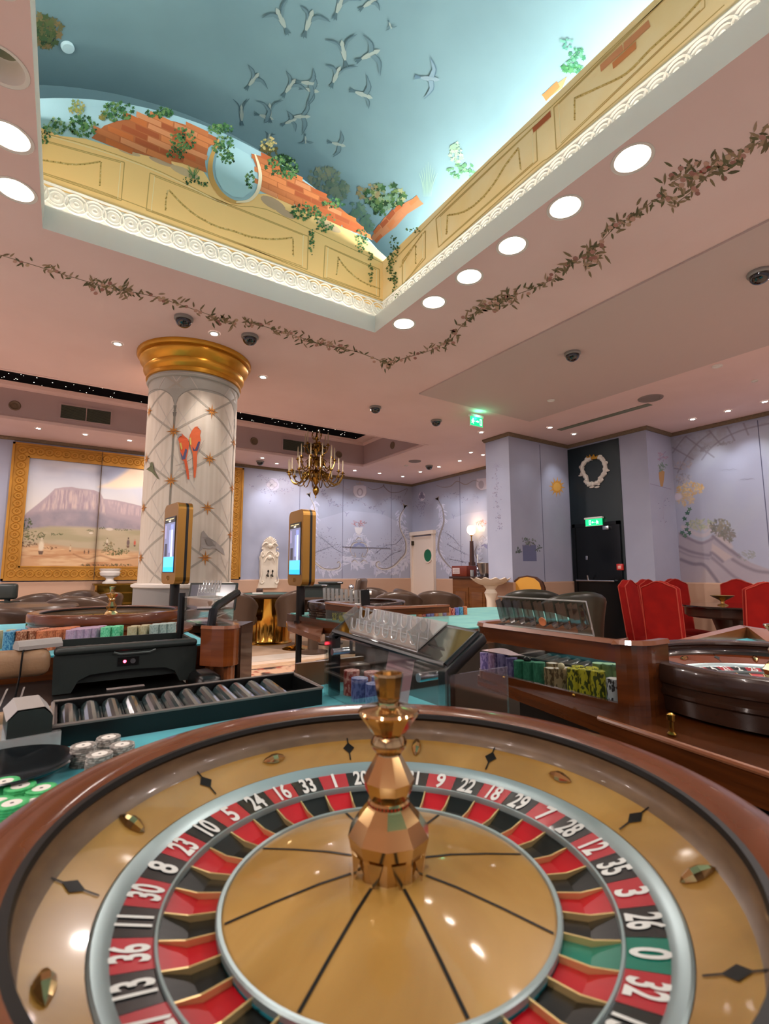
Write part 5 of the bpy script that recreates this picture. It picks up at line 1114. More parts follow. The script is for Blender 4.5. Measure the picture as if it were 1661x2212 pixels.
def roulette(label, loc, rim, apron, rot0, numbers=True, turret=True, dark=False, depth=0.13):
    t = thing('roulette', label, 'roulette wheel', loc, 0, None)
    ro, ri = 1.499*K, 1.274*K
    MB().lathe([(0.300, -depth), (0.345, -depth + 0.002), (0.362, -depth + 0.012), (0.372, -0.05), (0.378, -0.012), (0.386, -0.006), (0.388, 0.004), (0.380, 0.010), (0.380, 0.020), (ro - 0.002, 0.024), (ro, 0.032)], 96, cap=False).obj('bowl', rim, t)
    MB().lathe([(ro, 0.030), (ro, 0.062), (ro - 0.004, 0.070), (ro - 0.014, 0.0735), ((ro + ri)/2, 0.0735), (ri + 0.012, 0.0712), (ri + 0.003, 0.0685)], 128, cap=False).obj('rim', rim, t)
    MB().lathe([(ri + 0.003, 0.0685), (ri - 0.004, 0.069), (ri - 0.006, 0.063), (ri - 0.001, 0.058)], 128, cap=False).obj('rim_lip', M_EBONY if not dark else rim, t)
    MB().lathe([(ri - 0.001, 0.058), (ri + 0.001, 0.046), (ri - 0.004, 0.036), (ri - 0.012, 0.0295)], 128, cap=False).obj('ball_track', M_TRACK if not dark else rim, t)
    ap = MB().lathe([(ri - 0.012, 0.0295), (0.277, 0.0088), (0.277, -0.01)], 128, cap=False).obj('apron', apron, t)
    sl = math.atan2(0.0295 - 0.0088, ri - 0.012 - 0.277); rm_ = 0.303; zm = 0.0088 + (rm_ - 0.277)*math.tan(sl)
    dl = MB(); L_, W_, H_ = 0.0165, 0.0055, 0.0055
    dl.M = Matrix.Rotation(PI/2, 4, 'Y'); dl.lathe([(0.0001, -0.0185), (0.0042, -0.0140), (0.0078, -0.004), (0.0078, 0.004), (0.0042, 0.0140), (0.0001, 0.0190)], 8, smooth=False, cap=False); dl.M = None; dme = dl.mesh('deflector', M_BRASS)
    il = MB(); il.add([(-0.025, 0.0011, 0), (-0.0105, 0.0011, 0), (0, 0.0095, 0), (0.0105, 0.0011, 0), (0.025, 0.0011, 0), (0.025, -0.0011, 0), (0.0105, -0.0011, 0), (0, -0.0095, 0), (-0.0105, -0.0011, 0), (-0.025, -0.0011, 0)], [tuple(range(10))]); ime = il.mesh('diamond_inlay', M_EBONY)
    for k in range(8):
        for a, me, nm, dz, tang in ((math.radians(2.5 + 45*k) + rot0, dme, 'deflector', 0.0018, k % 2 == 0), (math.radians(24 + 45*k) + rot0, ime, 'diamond_inlay', 0.0012, False)):
            o = mk(nm, me, t if nm == 'deflector' else ap)
            o.matrix_local = Matrix.Rotation(a, 4, 'Z') @ Matrix.Translation((rm_, 0, zm + dz)) @ Matrix.Rotation(-sl, 4, 'Y') @ (Matrix.Rotation(PI/2, 4, 'Z') if tang else Matrix.Identity(4))
    MB().lathe([(0.2762, 0.0), (0.2762, 0.0086), (0.2735, 0.0098), (0.266, 0.0060), (0.2605, 0.0012), (0.2595, 0.0)], 128, cap=False).obj('outer_ring', M_SILV, t)
    MB().lathe([(0.2262, -0.0075), (0.2255, -0.0055), (0.2232, -0.0058), (0.2225, -0.009), (0.2225, -0.013)], 128, cap=False).obj('inner_ring', M_SILV, t)
    MB().lathe([(0.1740, -0.019), (0.1740, -0.0138), (0.1725, -0.0122), (0.1690, -0.0128), (0.1685, -0.0155)], 96, cap=False).obj('cone_ring', M_SILV, t)
    da = 2*PI/37
    def pk(m):
        b = MB()
        for (r0, z0, r1, z1) in ((0.198, -0.0225, 0.2226, -0.0128), (0.1735, -0.0225, 0.198, -0.0225)): b.add(*wedge(r0, z0, r1, z1, da, 4), 0, False)
        return b.mesh('pocket', m)
    def tl(m): b = MB(); b.add(*wedge(0.2258, -0.0076, 0.2600, 0.0002, da*0.985, 4), 0, True); return b.mesh('number_tile', m)
    pm = {c: pk(m) for c, m in (('r', M_PRED), ('b', M_PBLK), ('g', M_PGRN))}; tm = {c: tl(m) for c, m in (('r', M_TRED), ('b', M_TBLK), ('g', M_TGRN))}
    fb = MB(); pr = [(0.2225, -0.0112), (0.2000, -0.0165), (0.1735, -0.0168), (0.1735, -0.0225), (0.2225, -0.0225)]; h = 0.0010
    n = len(pr); fb.add([(r, -h, z) for r, z in pr] + [(r, h, z) for r, z in pr], [tuple(range(n))[::-1], tuple(range(n, 2*n))] + [(i, (i+1) % n, n + (i+1) % n, n + i) for i in range(n)]); fme = fb.mesh('fret', mat('fret_brass', '#d9bf86', 0.35, metal=0.8))
    tsl = math.atan2(0.0078, 0.0342)
    MB().lathe([(0.262, -0.003), (0.224, -0.012), (0.222, -0.0135)], 96, cap=False).obj('number_bed', M_SILV, t)
    for i, nn in enumerate(SEQ):
        a = math.radians(-60) + rot0 + da*i; c = 'g' if nn == 0 else ('r' if nn in RED else 'b')
        mk('pocket', pm[c], t, (0, 0, 0), a); mk('fret', fme, t, (0, 0, 0), a + da/2)
        tile = mk('number_tile', tm[c], t, (0, 0, 0), a)
        if numbers:
            o = mk('number', text_mesh(str(nn), 0.045, 0.50 if nn > 9 else 0.62, 0.0013, M_NUM), tile)
            o.matrix_local = Matrix.Translation((0.2432, 0, -0.0037 + 0.0011)) @ Matrix.Rotation(-tsl, 4, 'Y') @ Matrix.Rotation(-PI/2, 4, 'Z')
    cone = MB().lathe([(0.1685, -0.0155), (0.12, -0.006), (0.075, 0.0015), (0.03, 0.006), (0.0001, 0.007)], 96, cap=False).obj('cone', apron if not dark else M_ORANGW, t)
    cz = lambda r: np.interp(r, [0.0, 0.03, 0.075, 0.12, 0.1685], [0.007, 0.006, 0.0015, -0.006, -0.0155])
    lb = MB(); rr = [0.042, 0.075, 0.12, 0.166]; lb.add([(r, s*0.0017, cz(r) + 0.0006) for r in rr for s in (-1, 1)], [(2*i, 2*i+2, 2*i+3, 2*i+1) for i in range(3)]); lme = lb.mesh('inlay_line', M_EBONY)
    for k in range(8): mk('inlay_line', lme, cone, (0, 0, 0), math.radians(-13 + 45*k) + rot0)
    if turret:
        tu = [(0.0001, 0.0)]
        def sect(name, prof, n, smooth, ph=0.0): return MB().lathe(prof, n, smooth=smooth, phase=ph, cap=True).obj(name, M_BRASS, t)
        sect('turret_base', [(0.030, 0.002), (0.0385, 0.004), (0.041, 0.026), (0.0445, 0.040), (0.034, 0.055), (0.024, 0.066), (0.022, 0.068)], 10, False, 0.31)
        ped = MB()
        for k in range(10):
            a = 2*PI*k/10; ped.add([(0.0415*math.cos(a - 0.2), 0.0415*math.sin(a - 0.2), 0.026), (0.0415*math.cos(a + 0.2), 0.0415*math.sin(a + 0.2), 0.026), (0.0425*math.cos(a), 0.0425*math.sin(a), 0.001)], [(0, 1, 2)])
        ped.obj('turret_petals', M_BRASS, t)
        sect('turret_collar', [(0.020, 0.066), (0.0225, 0.068), (0.0225, 0.071), (0.0205, 0.073)], 24, True)
        sect('turret_body', [(0.020, 0.072), (0.0252, 0.082), (0.0280, 0.093), (0.0135, 0.118), (0.0125, 0.121)], 10, False, 0.0)
        sect('turret_bead', [(0.0125, 0.119), (0.0150, 0.121), (0.0196, 0.127), (0.0200, 0.131), (0.0165, 0.137), (0.0160, 0.139)], 24, True)
        sect('turret_crown', [(0.0160, 0.138), (0.0195, 0.142), (0.0325, 0.160), (0.0330, 0.1625)], 12, False, 0.1)
        sect('turret_saucer', [(0.0325, 0.160), (0.0338, 0.1625), (0.0325, 0.1650), (0.016, 0.1675), (0.0125, 0.169), (0.0118, 0.174), (0.0128, 0.178)], 32, True)
        sect('turret_cup', [(0.0120, 0.177), (0.0130, 0.179), (0.0165, 0.201), (0.0160, 0.2035), (0.0148, 0.2035), (0.0120, 0.183), (0.0001, 0.182)], 10, False, 0.2)
    return t
ZW = 0.884
wheel_main = roulette('large mahogany roulette wheel with birdseye maple cone and faceted brass turret in the foreground', (0.312, 0.467, ZW), M_RIMW, M_MAPLE, 0.0, depth=0.02)
wheel_l = roulette('roulette wheel with pale wood bowl and brass turret on the table by the column', (0.25, 3.20, ZW), M_RIMW, M_MAPLE, 0.6, numbers=False, depth=0.03)
wheel_r = roulette('dark walnut roulette wheel cut off by the right edge', (1.715, 0.573, ZW), M_RIMD, M_ORANGW, 2.86, turret=True, dark=True, depth=0.055)
wheel_c = roulette('dark walnut roulette wheel on the middle table behind a wooden surround', (1.98, 3.42, ZW), M_RIMD, M_ORANGW, 1.1, numbers=False, turret=False, dark=True, depth=0.12)
# ================================================================== GAMING TABLES AND WHAT STANDS ON THEM
M_FELT = mat('teal_felt', '#0f98a8', 0.95, col2='#1fa6b2', nscale=14, sheen=0.3)
M_FELTF = mat('faded_teal_felt', '#359a98', 0.95, col2='#5aaca0', nscale=6, sheen=0.3)
M_WOODR = mat('red_mahogany', '#592d10', 0.25, coat=0.45, col2='#40200b', nscale=2.5, stretch=(1.2, 1.2, 14), detail=6, distort=0.8)
M_WOODD = mat('dark_oak', '#3a2215', 0.35, coat=0.3, col2='#2c190f', nscale=4, stretch=(1, 1, 8))
M_WOODO = mat('polished_cherry', '#8a5230', 0.25, coat=0.6, col2='#754426', nscale=3, stretch=(1, 1, 8))
M_BLK = mat('black_lacquer', '#0a0c0c', 0.3); M_BLKM = mat('black_moulded_plastic', '#222a28', 0.42, bump=0.05, bscale=400)
M_GREYPL = mat('pale_grey_plastic', '#98938f', 0.45)
M_LEATH = mat('tan_leather', '#8d6f52', 0.45, bump=0.1, bscale=120)
def acrylic(name, tint, refl=0.10, haze=0.0):
    if name in MATS: return MATS[name]
    m = bpy.data.materials.new(name); m.use_nodes = True; nt = m.node_tree; nt.nodes.clear()
    o = nt.nodes.new('ShaderNodeOutputMaterial'); tr = nt.nodes.new('ShaderNodeBsdfTransparent'); gl = nt.nodes.new('ShaderNodeBsdfGlossy'); df = nt.nodes.new('ShaderNodeBsdfDiffuse')
    tr.inputs[0].default_value = lin(tint); gl.inputs[0].default_value = (0.95, 0.95, 0.95, 1); gl.inputs[1].default_value = 0.05; df.inputs[0].default_value = (0.8, 0.8, 0.8, 1)
    lw = nt.nodes.new('ShaderNodeLayerWeight'); lw.inputs[0].default_value = 0.25; mm = nt.nodes.new('ShaderNodeMath'); mm.operation = 'MULTIPLY_ADD'; mm.inputs[1].default_value = 0.5; mm.inputs[2].default_value = refl
    nt.links.new(lw.outputs['Facing'], mm.inputs[0]); mx = nt.nodes.new('ShaderNodeMixShader'); m2 = nt.nodes.new('ShaderNodeMixShader'); m2.inputs[0].default_value = haze
    nt.links.new(mm.outputs[0], mx.inputs[0]); nt.links.new(m2.outputs[0], mx.inputs[1]); nt.links.new(gl.outputs[0], mx.inputs[2]); nt.links.new(tr.outputs[0], m2.inputs[1]); nt.links.new(df.outputs[0], m2.inputs[2]); nt.links.new(mx.outputs[0], o.inputs[0])
    MATS[name] = m; return m
M_ACR = acrylic('clear_acrylic', '#f4f6f4', 0.04); M_ACRE = acrylic('acrylic_edge', '#e2e6e4', 0.12, 0.35); M_SMOKE = acrylic('smoked_glass', '#4a504e', 0.07); M_PANE = acrylic('window_pane', '#eef2f0', 0.05)

FZ = 0.858
# ---------------- chips
def chip_mat(name, c, cc, s=130.0): return mat('chip_' + name, c, 0.5, col2=cc, nscale=s, stretch=(1, 1, 0.45), detail=1.0, ramp=(0.50, 0.54))
CHIP = {'yellow': chip_mat('yellow', '#c9c02e', '#3c4a12'), 'black': chip_mat('black', '#c9cdd6', '#22252c'), 'purple': chip_mat('purple', '#8b7fae', '#5f5588'), 'green': chip_mat('green', '#2f7a5e', '#3f8a6c'), 'mint': chip_mat('mint', '#a9cba0', '#9fc297'), 'brown': chip_mat('brown', '#a58f6c', '#5a4a32'),
        'red': chip_mat('red', '#9c342f', '#c98a80'), 'blue': chip_mat('blue', '#6f78b8', '#4a5296'), 'orange': chip_mat('orange', '#c97a52', '#a85f3c', 240), 'teal': chip_mat('teal', '#2a6a94', '#6aa0b8', 240), 'rust': chip_mat('rust', '#8a4f34', '#b98a6c', 240), 'lilac': chip_mat('lilac', '#b39ab0', '#a58aa5', 240), 'lime': chip_mat('lime', '#4fb886', '#7fd0a5', 240), 'cream': chip_mat('cream', '#b8ad8c', '#a89c78', 240), 'silver': chip_mat('silver', '#a5b3ac', '#8a9a94', 240), 'grey': chip_mat('grey', '#77726c', '#a39e97'), 'fgreen': chip_mat('fgreen', '#43b06a', '#3aa05e')}
M_CHIPTOP = mat('chip_inlay', '#dcd8d0', 0.5)
CM = {}
def stack_mesh(key, n, r):
    if (key, n, r) in CM: return CM[(key, n, r)]
    b = MB(); h = 0.0033; prof = []
    for i in range(n): z = i*h; prof += [(r - 0.0006, z), (r, z + 0.0005), (r, z + h - 0.0005), (r - 0.0006, z + h)]
    b.lathe([(0.0001, 0)] + prof, 18, smooth=False, cap=False); b.lathe([(r - 0.0006, n*h), (r*0.72, n*h)], 18, cap=False); b.lathe([(r*0.72, n*h), (0.0001, n*h)], 18, mi=1, cap=False)
    CM[(key, n, r)] = b.mesh('chip_stack', [CHIP[key], M_CHIPTOP if key in ('black', 'brown', 'grey') else CHIP[key]]); return CM[(key, n, r)]
def stack(key, n, x, y, z, label, group, r=0.0195):
    o = mk('chip_stack', stack_mesh(key, n, r), None, (x, y, z), rg.uniform(0, 6)); return tag(o, label, 'chips', group)
chm = {}
def loose_stack(key, n, x, y, z, label, group, r=0.0195):
    """a stack near the lens: every chip with its pale inlay is its own part"""
    if key not in chm:
        b = MB(); b.lathe([(0.0001, 0.0), (r - 0.0008, 0.0), (r, 0.0006), (r, 0.0027), (r - 0.0008, 0.0033), (r*0.62, 0.0033), (r*0.60, 0.0030), (0.0001, 0.0030)], 28, cap=False)
        i = MB(); i.lathe([(r*0.60, 0.0031), (0.0001, 0.0031)], 24, cap=False); i.lathe([(r*0.13, 0.0033), (0.0001, 0.0033)], 10, mi=1, cap=False); chm[key] = (b.mesh('chip', CHIP[key]), i.mesh('inlay', [M_CHIPTOP, mat('inlay_mark', '#4a4a48', 0.5)]))
    t = thing('chip_stack', label, 'chips', (x, y, z), 0, group)
    for k in range(n):
        c = mk('chip', chm[key][0], t, (rg.uniform(-0.0008, 0.0008), rg.uniform(-0.0008, 0.0008), 0.0034*k), rg.uniform(0, 6))
        if k == n - 1: mk('inlay', chm[key][1], c)
    return t

# ---------------- the near table
tb = thing('roulette_table', 'teal felt roulette table carrying the foreground wheel', 'table', (0, 0, 0))
out = [(-0.62, -0.50), (0.72, -0.50), (0.73, 0.66), (0.76, 0.70), (0.83, 0.74), (0.83, 1.40), (-0.62, 1.40)]
MB().prism(out, FZ - 0.006, FZ).obj('felt', M_FELT, tb)
MB().prism([(x*1.0 + (0.01 if x > 0 else -0.01), y + (0.01 if y > 0.7 else -0.01)) for x, y in out], FZ - 0.11, FZ - 0.007).obj('table_apron', M_WOODD, tb)
MB().box((-0.5, -0.35, 0), (0.6, 1.3, FZ - 0.11)).obj('pedestal', M_BLK, tb)
def grove_tray(name, label, x0, x1, y0, y1, z, h, n, m, lm, rot=0.0, open_right=0.0):
    t = thing(name, label, 'chip tray', (x0, y0, z), rot); w, d = x1 - x0, y1 - y0; e = 0.008
    f = MB(); f.box((0, 0, 0), (w, e, h)); f.box((0, d - e, 0), (w, d, h*1.15)); f.box((0, e, 0), (e, d - e, h*1.05)); f.box((w - e, e, 0), (w, d - e, h*1.05)); f.box((e, e, 0), (w - e, d - e, 0.006)); f.obj('tray_box', m, t)
    r_ = MB(); rr = 0.004
    for k in (0, 1): pass
    r_.tube([(0, 0, h), (w, 0, h)], rr, 6); r_.tube([(0, 0, h), (0, d, h*1.1)], rr, 6); r_.tube([(0, d, h*1.15), (w, d, h*1.15)], rr, 6); r_.tube([(w, 0, h), (w, d, h*1.1)], rr, 6); r_.obj('tray_rim', lm, t)
    ww = (w - 2*e - open_right) / n; g = MB(); rad = ww*0.5
    pts = [(-rad*0.90*math.cos(PI*i/8), rad*0.95*math.sin(PI*i/8)) for i in range(9)]; pts = [(-rad, 0.0)] + pts + [(rad, 0.0)]
    ya, yb = e + 0.006, d - e - 0.010; lo, hi = h*0.38, h*0.62
    for j in range(len(pts) - 1):
        (xa, za), (xb, zb) = pts[j], pts[j+1]; g.add([(xa, ya, za + lo), (xb, ya, zb + lo), (xb, yb, zb + hi), (xa, yb, za + hi)], [(0, 1, 2, 3)], 0, True)
    for yy, o_ in ((ya, lo), (yb, hi)): g.add([(x, yy, z + o_) for x, z in pts] + [(pts[-1][0], yy, 0.004), (pts[0][0], yy, 0.004)], [tuple(range(len(pts) + 2))])
    gm = g.mesh('chip_groove', mat('tray_gloss', '#2c3c3e', 0.12, coat=1.0))
    s_ = MB(); s_.tube([(0, e + 0.008, h*0.42), (0, d*0.5, h*0.54), (0, d - e - 0.010, h*0.68)], 0.0022, 6); sm = s_.mesh('groove_ridge', mat('tray_ridge', '#4a5456', 0.15, coat=1.0))
    for i in range(n):
        mk('chip_groove', gm, t, (e + ww*(i + 0.5), 0, 0)); mk('groove_ridge', sm, t, (e + ww*i, 0, 0))
    return t
grove_tray('chip_tray', 'long black chip tray with glossy grooves on the near felt', 0.004, 0.585, 1.185, 1.372, FZ, 0.042, 12, M_BLK, mat('tray_lip', '#6f6660', 0.3), 0.0, 0.06)
# grey card shoe, black dish and padded rail at the left edge
t = thing('card_shoe', 'small grey hexagonal card shoe at the left end of the black tray', 'card shoe', (-0.03, 1.17, FZ + 0.035), 0.12)
pr = [(-0.035, 0.0), (0.035, 0.0), (0.035, 0.03), (0.02, 0.046), (-0.02, 0.046), (-0.035, 0.03)]
b = MB(); b.M = Matrix(((1, 0, 0, 0), (0, 0, 1, 0), (0, 1, 0, 0), (0, 0, 0, 1))); b.prism(pr, 0, 0.12); b.obj('shoe_body', M_BLKM, t)
b = MB(); b.add([(-0.037, 0.002, 0.031), (-0.021, 0.002, 0.049), (0.021, 0.002, 0.049), (0.037, 0.002, 0.031), (-0.037, 0.12, 0.031), (-0.021, 0.12, 0.049), (0.021, 0.12, 0.049), (0.037, 0.12, 0.031)], [(0, 1, 5, 4), (1, 2, 6, 5), (2, 3, 7, 6)]); b.obj('shoe_lid', M_GREYPL, t)
MB().box((-0.05, -0.005, -0.035), (-0.044, 0.12, 0.0)).box((0.044, -0.005, -0.035), (0.05, 0.12, 0.0)).box((-0.05, -0.005, -0.004), (0.05, 0.12, 0.0)).box((-0.05, -0.006, -0.035), (0.05, -0.001, 0.0)).obj('acrylic_stand', M_ACRE, t)
o = MB().lathe([(0.03, 0), (0.05, 0.001), (0.088, 0.016), (0.095, 0.022), (0.092, 0.024), (0.06, 0.010), (0.0001, 0.007)], 40, cap=False).obj('dish', M_DARK); o.location = (-0.052, 1.06, FZ); tag(o, 'shallow glossy black dish on the felt under the card shoe', 'dish')
t = thing('table_rail', 'tan padded leather rail along the far edge of the near table', 'table rail', (0, 0, 0)); MB().tube([(-0.62, 1.40, FZ + 0.012), (-0.3, 1.40, FZ + 0.012), (0.015, 1.40, FZ + 0.012)], 0.022, 12).obj('pad', M_LEATH, t)
# loose chips on the felt
for i, (px, py, n) in enumerate(((178, 1652, 10), (232, 1628, 9), (212, 1668, 9), (262, 1645, 9))):
    p = at_z(px, py, FZ); loose_stack('grey', n, p.x, p.y, FZ, ('front-left', 'rear', 'nearest', 'rightmost')[i] + ' grey and white chip stack beside the black tray', 'grey chips on the near felt', 0.0205)
for i, (px, py, n) in enumerate(((8, 1712, 5), (42, 1722, 5), (88, 1722, 4), (22, 1762, 5), (-8, 1752, 4), (70, 1752, 4))):
    p = at_z(px, py, FZ); loose_stack('fgreen', n, p.x, p.y, FZ, 'bright green chip stack by the left rim of the wheel, ' + ('leftmost at the back', 'middle of the back row', 'right of the back row', 'foremost', 'cut by the picture edge', 'against the rim')[i], 'green chips on the near felt', 0.0205)

# ---------------- acrylic guard box beyond the wheel (near table)
gb = thing('chip_guard', 'clear acrylic guard on black posts behind the foreground wheel', 'chip guard', (0, 0, 0))
GX, GY0, GY1, GX2 = 0.65, 0.77, 1.25, 0.80
for (y_, zt) in ((GY0, 1.006), (GY1, 1.026)):
    b = MB(); b.rbox((GX - 0.012, y_ - 0.012, FZ), (GX + 0.018, y_ + 0.012, zt), 0.006, 2)
    b.M = Matrix.Translation((GX + 0.003, y_, zt - 0.006)) @ Matrix.Rotation(-math.radians(32), 4, 'Y'); b.rbox((-0.012, -0.012, -0.012), (0.118, 0.012, 0.012), 0.006, 2); b.M = None
    b.obj('post', M_BLK, gb)
    MB().tube([(GX - 0.03, y_ + (0.05 if y_ < 1 else -0.05), 0.985), (GX + 0.02, y_ + (0.05 if y_ < 1 else -0.05), 0.985)], 0.009, 12).obj('clamp_bolt', M_STEEL, gb)
MB().box((GX - 0.018, GY0 - 0.02, FZ + 0.003), (GX - 0.013, GY1 + 0.02, 1.018)).obj('front_pane', M_ACR, gb)
a = math.radians(32); dx, dz = 0.106*math.cos(a), 0.106*math.sin(a)
b = MB(); q = [(GX, GY0, 1.014), (GX, GY1, 1.032), (GX + dx, GY1, 1.032 + dz), (GX + dx, GY0, 1.014 + dz)]; b.add(q + [(x, y, z + 0.005) for x, y, z in q], [(0, 1, 2, 3), (4, 5, 6, 7), (0, 1, 5, 4), (1, 2, 6, 5), (2, 3, 7, 6), (3, 0, 4, 7)]); b.obj('tilted_panel', M_SMOKE, gb)
b = MB(); b.tube([q[0], q[1]], 0.007, 8); b.tube([q[2], q[3]], 0.006, 8); b.tube([q[1], q[2]], 0.006, 8); b.tube([q[3], q[0]], 0.006, 8); b.obj('panel_frame', M_BLK, gb)
MB().box((GX - 0.01, GY1 + 0.02, FZ + 0.003), (0.80, GY1 + 0.025, 1.0)).obj('side_pane', M_ACR, gb)
MB().box((GX - 0.01, GY0 - 0.025, FZ + 0.003), (0.80, GY0 - 0.02, 1.0)).obj('side_pane', M_ACR, gb)
MB().rbox((0.76, 1.32, FZ), (0.82, 1.38, FZ + 0.06), 0.01).obj('rear_block', M_WOODD, gb); MB().box((0.60, 1.385, FZ - 0.03), (0.83, 1.40, FZ + 0.07)).obj('rear_board', mat('umber_wood', '#5f4128', 0.35, coat=0.3), gb)
def scallop_rack(t, n, w, h, M, m, pitch=None):
    """sheet with round-bottomed slots: built as teeth between slots joined by a base"""
    b = MB(); p = w / n; sw = p*0.62; th = 0.004
    top = [(0, 0), (w, 0), (w, h)]
    for i in reversed(range(n)):
        c = p*(i + 0.5); yb = h*0.30
        top += [(c + sw/2, h), (c + sw/2, yb + sw/2)] + [(c + sw/2*math.cos(-PI*k/6), yb + sw/2 + sw/2*math.sin(-PI*k/6)) for k in range(1, 6)] + [(c - sw/2, yb + sw/2), (c - sw/2, h)]
    top += [(0, h)]
    b.prism(top, 0, th); o = b.obj('slotted_sheet', m, t); o.matrix_local = M
    e_ = MB(); e_.tube([(x, y, th) for x, y in top], 0.0013, 5, closed=True); e_.obj('bright_edge', M_EDGEW, o); return o
rk = thing('acrylic_rack', 'two-tier frosted acrylic chip rack on the tilted smoked panel', 'chip rack', (0, 0, 0))
def frame_m(o, u, v):      # local x -> u, y -> v, z -> normal
    u = Vector(u).normalized(); v = Vector(v); v = (v - u*v.dot(u)).normalized(); n_ = u.cross(v); return Matrix(((u.x, v.x, n_.x, o[0]), (u.y, v.y, n_.y, o[1]), (u.z, v.z, n_.z, o[2]), (0, 0, 0, 1)))
M_ACRW = acrylic('frosted_acrylic', '#eceeec', 0.05, 0.10)
M_EDGEW = acrylic('acrylic_bright_edge', '#e8ebe8', 0.15, 0.55)
U_ = (0, -1, -0.035)
scallop_rack(rk, 8, 0.30, 0.040, frame_m((GX + 0.010, 1.17, 1.036), U_, (0.10, 0, 1)), M_ACRW)
scallop_rack(rk, 8, 0.30, 0.042, frame_m((GX + 0.035, 1.165, 1.062), U_, (0.10, 0, 1)), M_ACRW)
for nm_, m_, lo_, hi_ in (('rack_foot', M_ACRE, (0, 0, 0), (0.30, 0.100, 0.003)), ('rack_end', M_ACRW, (0, 0, 0), (0.003, 0.05, 0.05)), ('rack_end', M_ACRW, (0.297, 0, 0), (0.30, 0.05, 0.05))):
    o = MB().box(lo_, hi_).obj(nm_, m_, rk); o.matrix_local = frame_m((GX + 0.008, 1.17, 1.040), U_, (math.cos(a), 0, math.sin(a)))
for i, (x, y, n, k) in enumerate(((0.70, 1.235, 20, 'red'), (0.745, 1.20, 19, 'red'), (0.685, 1.165, 18, 'blue'), (0.73, 1.135, 19, 'blue'), (0.69, 1.10, 17, 'blue'))):
    stack(k, n, x, y, FZ, ('first red and pink', 'second red and pink', 'first blue', 'second blue', 'third blue')[i] + ' chip stack inside the acrylic guard', 'chips inside the acrylic guard', 0.0225)
for i, (x, y) in enumerate(((0.72, 0.98), (0.77, 0.92), (0.70, 0.90), (0.80, 0.85), (0.86, 0.88))):
    stack('cream', 2 + i % 2, x, y, FZ, 'low pale chip pile in the guard, ' + ('far left', 'middle', 'nearest the pane', 'right', 'far right')[i], 'pale chips inside the acrylic guard', 0.02)
t = thing('place_card', 'pink paper card leaning inside the acrylic guard', 'card', (0.69, 1.02, FZ)); b = MB(); b.M = Matrix.Rotation(math.radians(12), 4, 'Y'); b.box((0, -0.055, 0.0), (0.0015, 0.055, 0.16)); b.obj('card', mat('pink_paper', '#b98a92', 0.8), t)

# ---------------- right-hand table: shelf, surround with window, wheel stand
tr_ = thing('roulette_table', 'dark wooden roulette table under the right walnut wheel', 'table', (0, 0, 0))
shelf = [(1.19, 0.80), (1.13, 0.40), (1.10, 0.0), (1.15, -0.6), (3.2, -0.6), (3.2, 1.05), (2.2, 1.2), (2.0, 1.36), (1.30, 1.36)]
MB().prism(shelf, 0.785, 0.822).obj('table_top', M_WOODR, tr_); e_ = MB(); e_.sweep(shelf[:4], [(0.0, 0.755), (-0.03, 0.755), (-0.03, 0.786), (0.0, 0.786)]); e_.obj('edge_board', M_WOODR, tr_); MB().prism([(x + 0.22 if x < 2 else x - 0.06, y) for x, y in shelf], 0.55, 0.785).obj('table_apron', M_BLK, tr_)
MB().box((1.45, -0.4, 0), (3.0, 1.0, 0.60)).obj('pedestal', M_BLK, tr_)
e = MB(); e.tube([(x, y, 0.822) for x, y in shelf[:4]], 0.007, 8); e.obj('edge_bead', M_WOODO, tr_)
MB().prism([(2.05, 1.12), (3.16, 0.92), (3.16, -0.4), (2.15, -0.4)], 0.822, 0.850).obj('felt', M_FELT, tr_)
for i, p in enumerate(((1370, 1510), (1452, 1690), (1490, 1660))[:1]):
    pass
b = MB(); b.lathe([(0.009, 0.0), (0.011, 0.004), (0.006, 0.008), (0.006, 0.03), (0.010, 0.034), (0.010, 0.046), (0.004, 0.050)], 14); o = b.obj('brass_pin', M_BRASSD); p = at_z(1452, 1590, 0.822); o.location = (p.x, p.y, 0.824); tag(o, 'short brass pin standing on the wooden ledge beside the right wheel', 'pin')
# raised wooden rails of the teal layout behind the right wheel
b = MB(); A_ = at_z(1445, 1386, 0.90); B_ = at_z(1598, 1350, 0.93); C_ = at_z(1655, 1378, 0.90)
b.add([tuple(A_), tuple(B_), (B_.x, B_.y, 0.84), (A_.x, A_.y, 0.84), (A_.x + 0.02, A_.y - 0.03, 0.895), (B_.x - 0.01, B_.y - 0.04, 0.925), (B_.x - 0.01, B_.y - 0.04, 0.84), (A_.x + 0.02, A_.y - 0.03, 0.84)], [(0, 1, 2, 3), (4, 5, 6, 7), (0, 1, 5, 4), (1, 2, 6, 5), (0, 3, 7, 4), (2, 3, 7, 6)])
b.add([tuple(B_), (C_.x + 0.35, C_.y - 0.2, 0.88), (C_.x + 0.35, C_.y - 0.2, 0.82), (B_.x, B_.y, 0.84), (B_.x - 0.04, B_.y - 0.05, 0.925), (C_.x, C_.y, 0.885), (C_.x, C_.y, 0.84), (B_.x - 0.04, B_.y - 0.05, 0.84)], [(0, 1, 2, 3), (4, 5, 6, 7), (0, 1, 5, 4), (1, 2, 6, 5), (0, 3, 7, 4), (2, 3, 7, 6)])
b.obj('raised_rail', M_WOODO, tr_); MB().prism([(A_.x + 0.25, A_.y - 0.02), (B_.x - 0.03, B_.y - 0.03), (C_.x + 0.33, C_.y - 0.2), (C_.x, C_.y - 0.3)], 0.86, 0.872).obj('layout_felt', M_FELT, tr_)
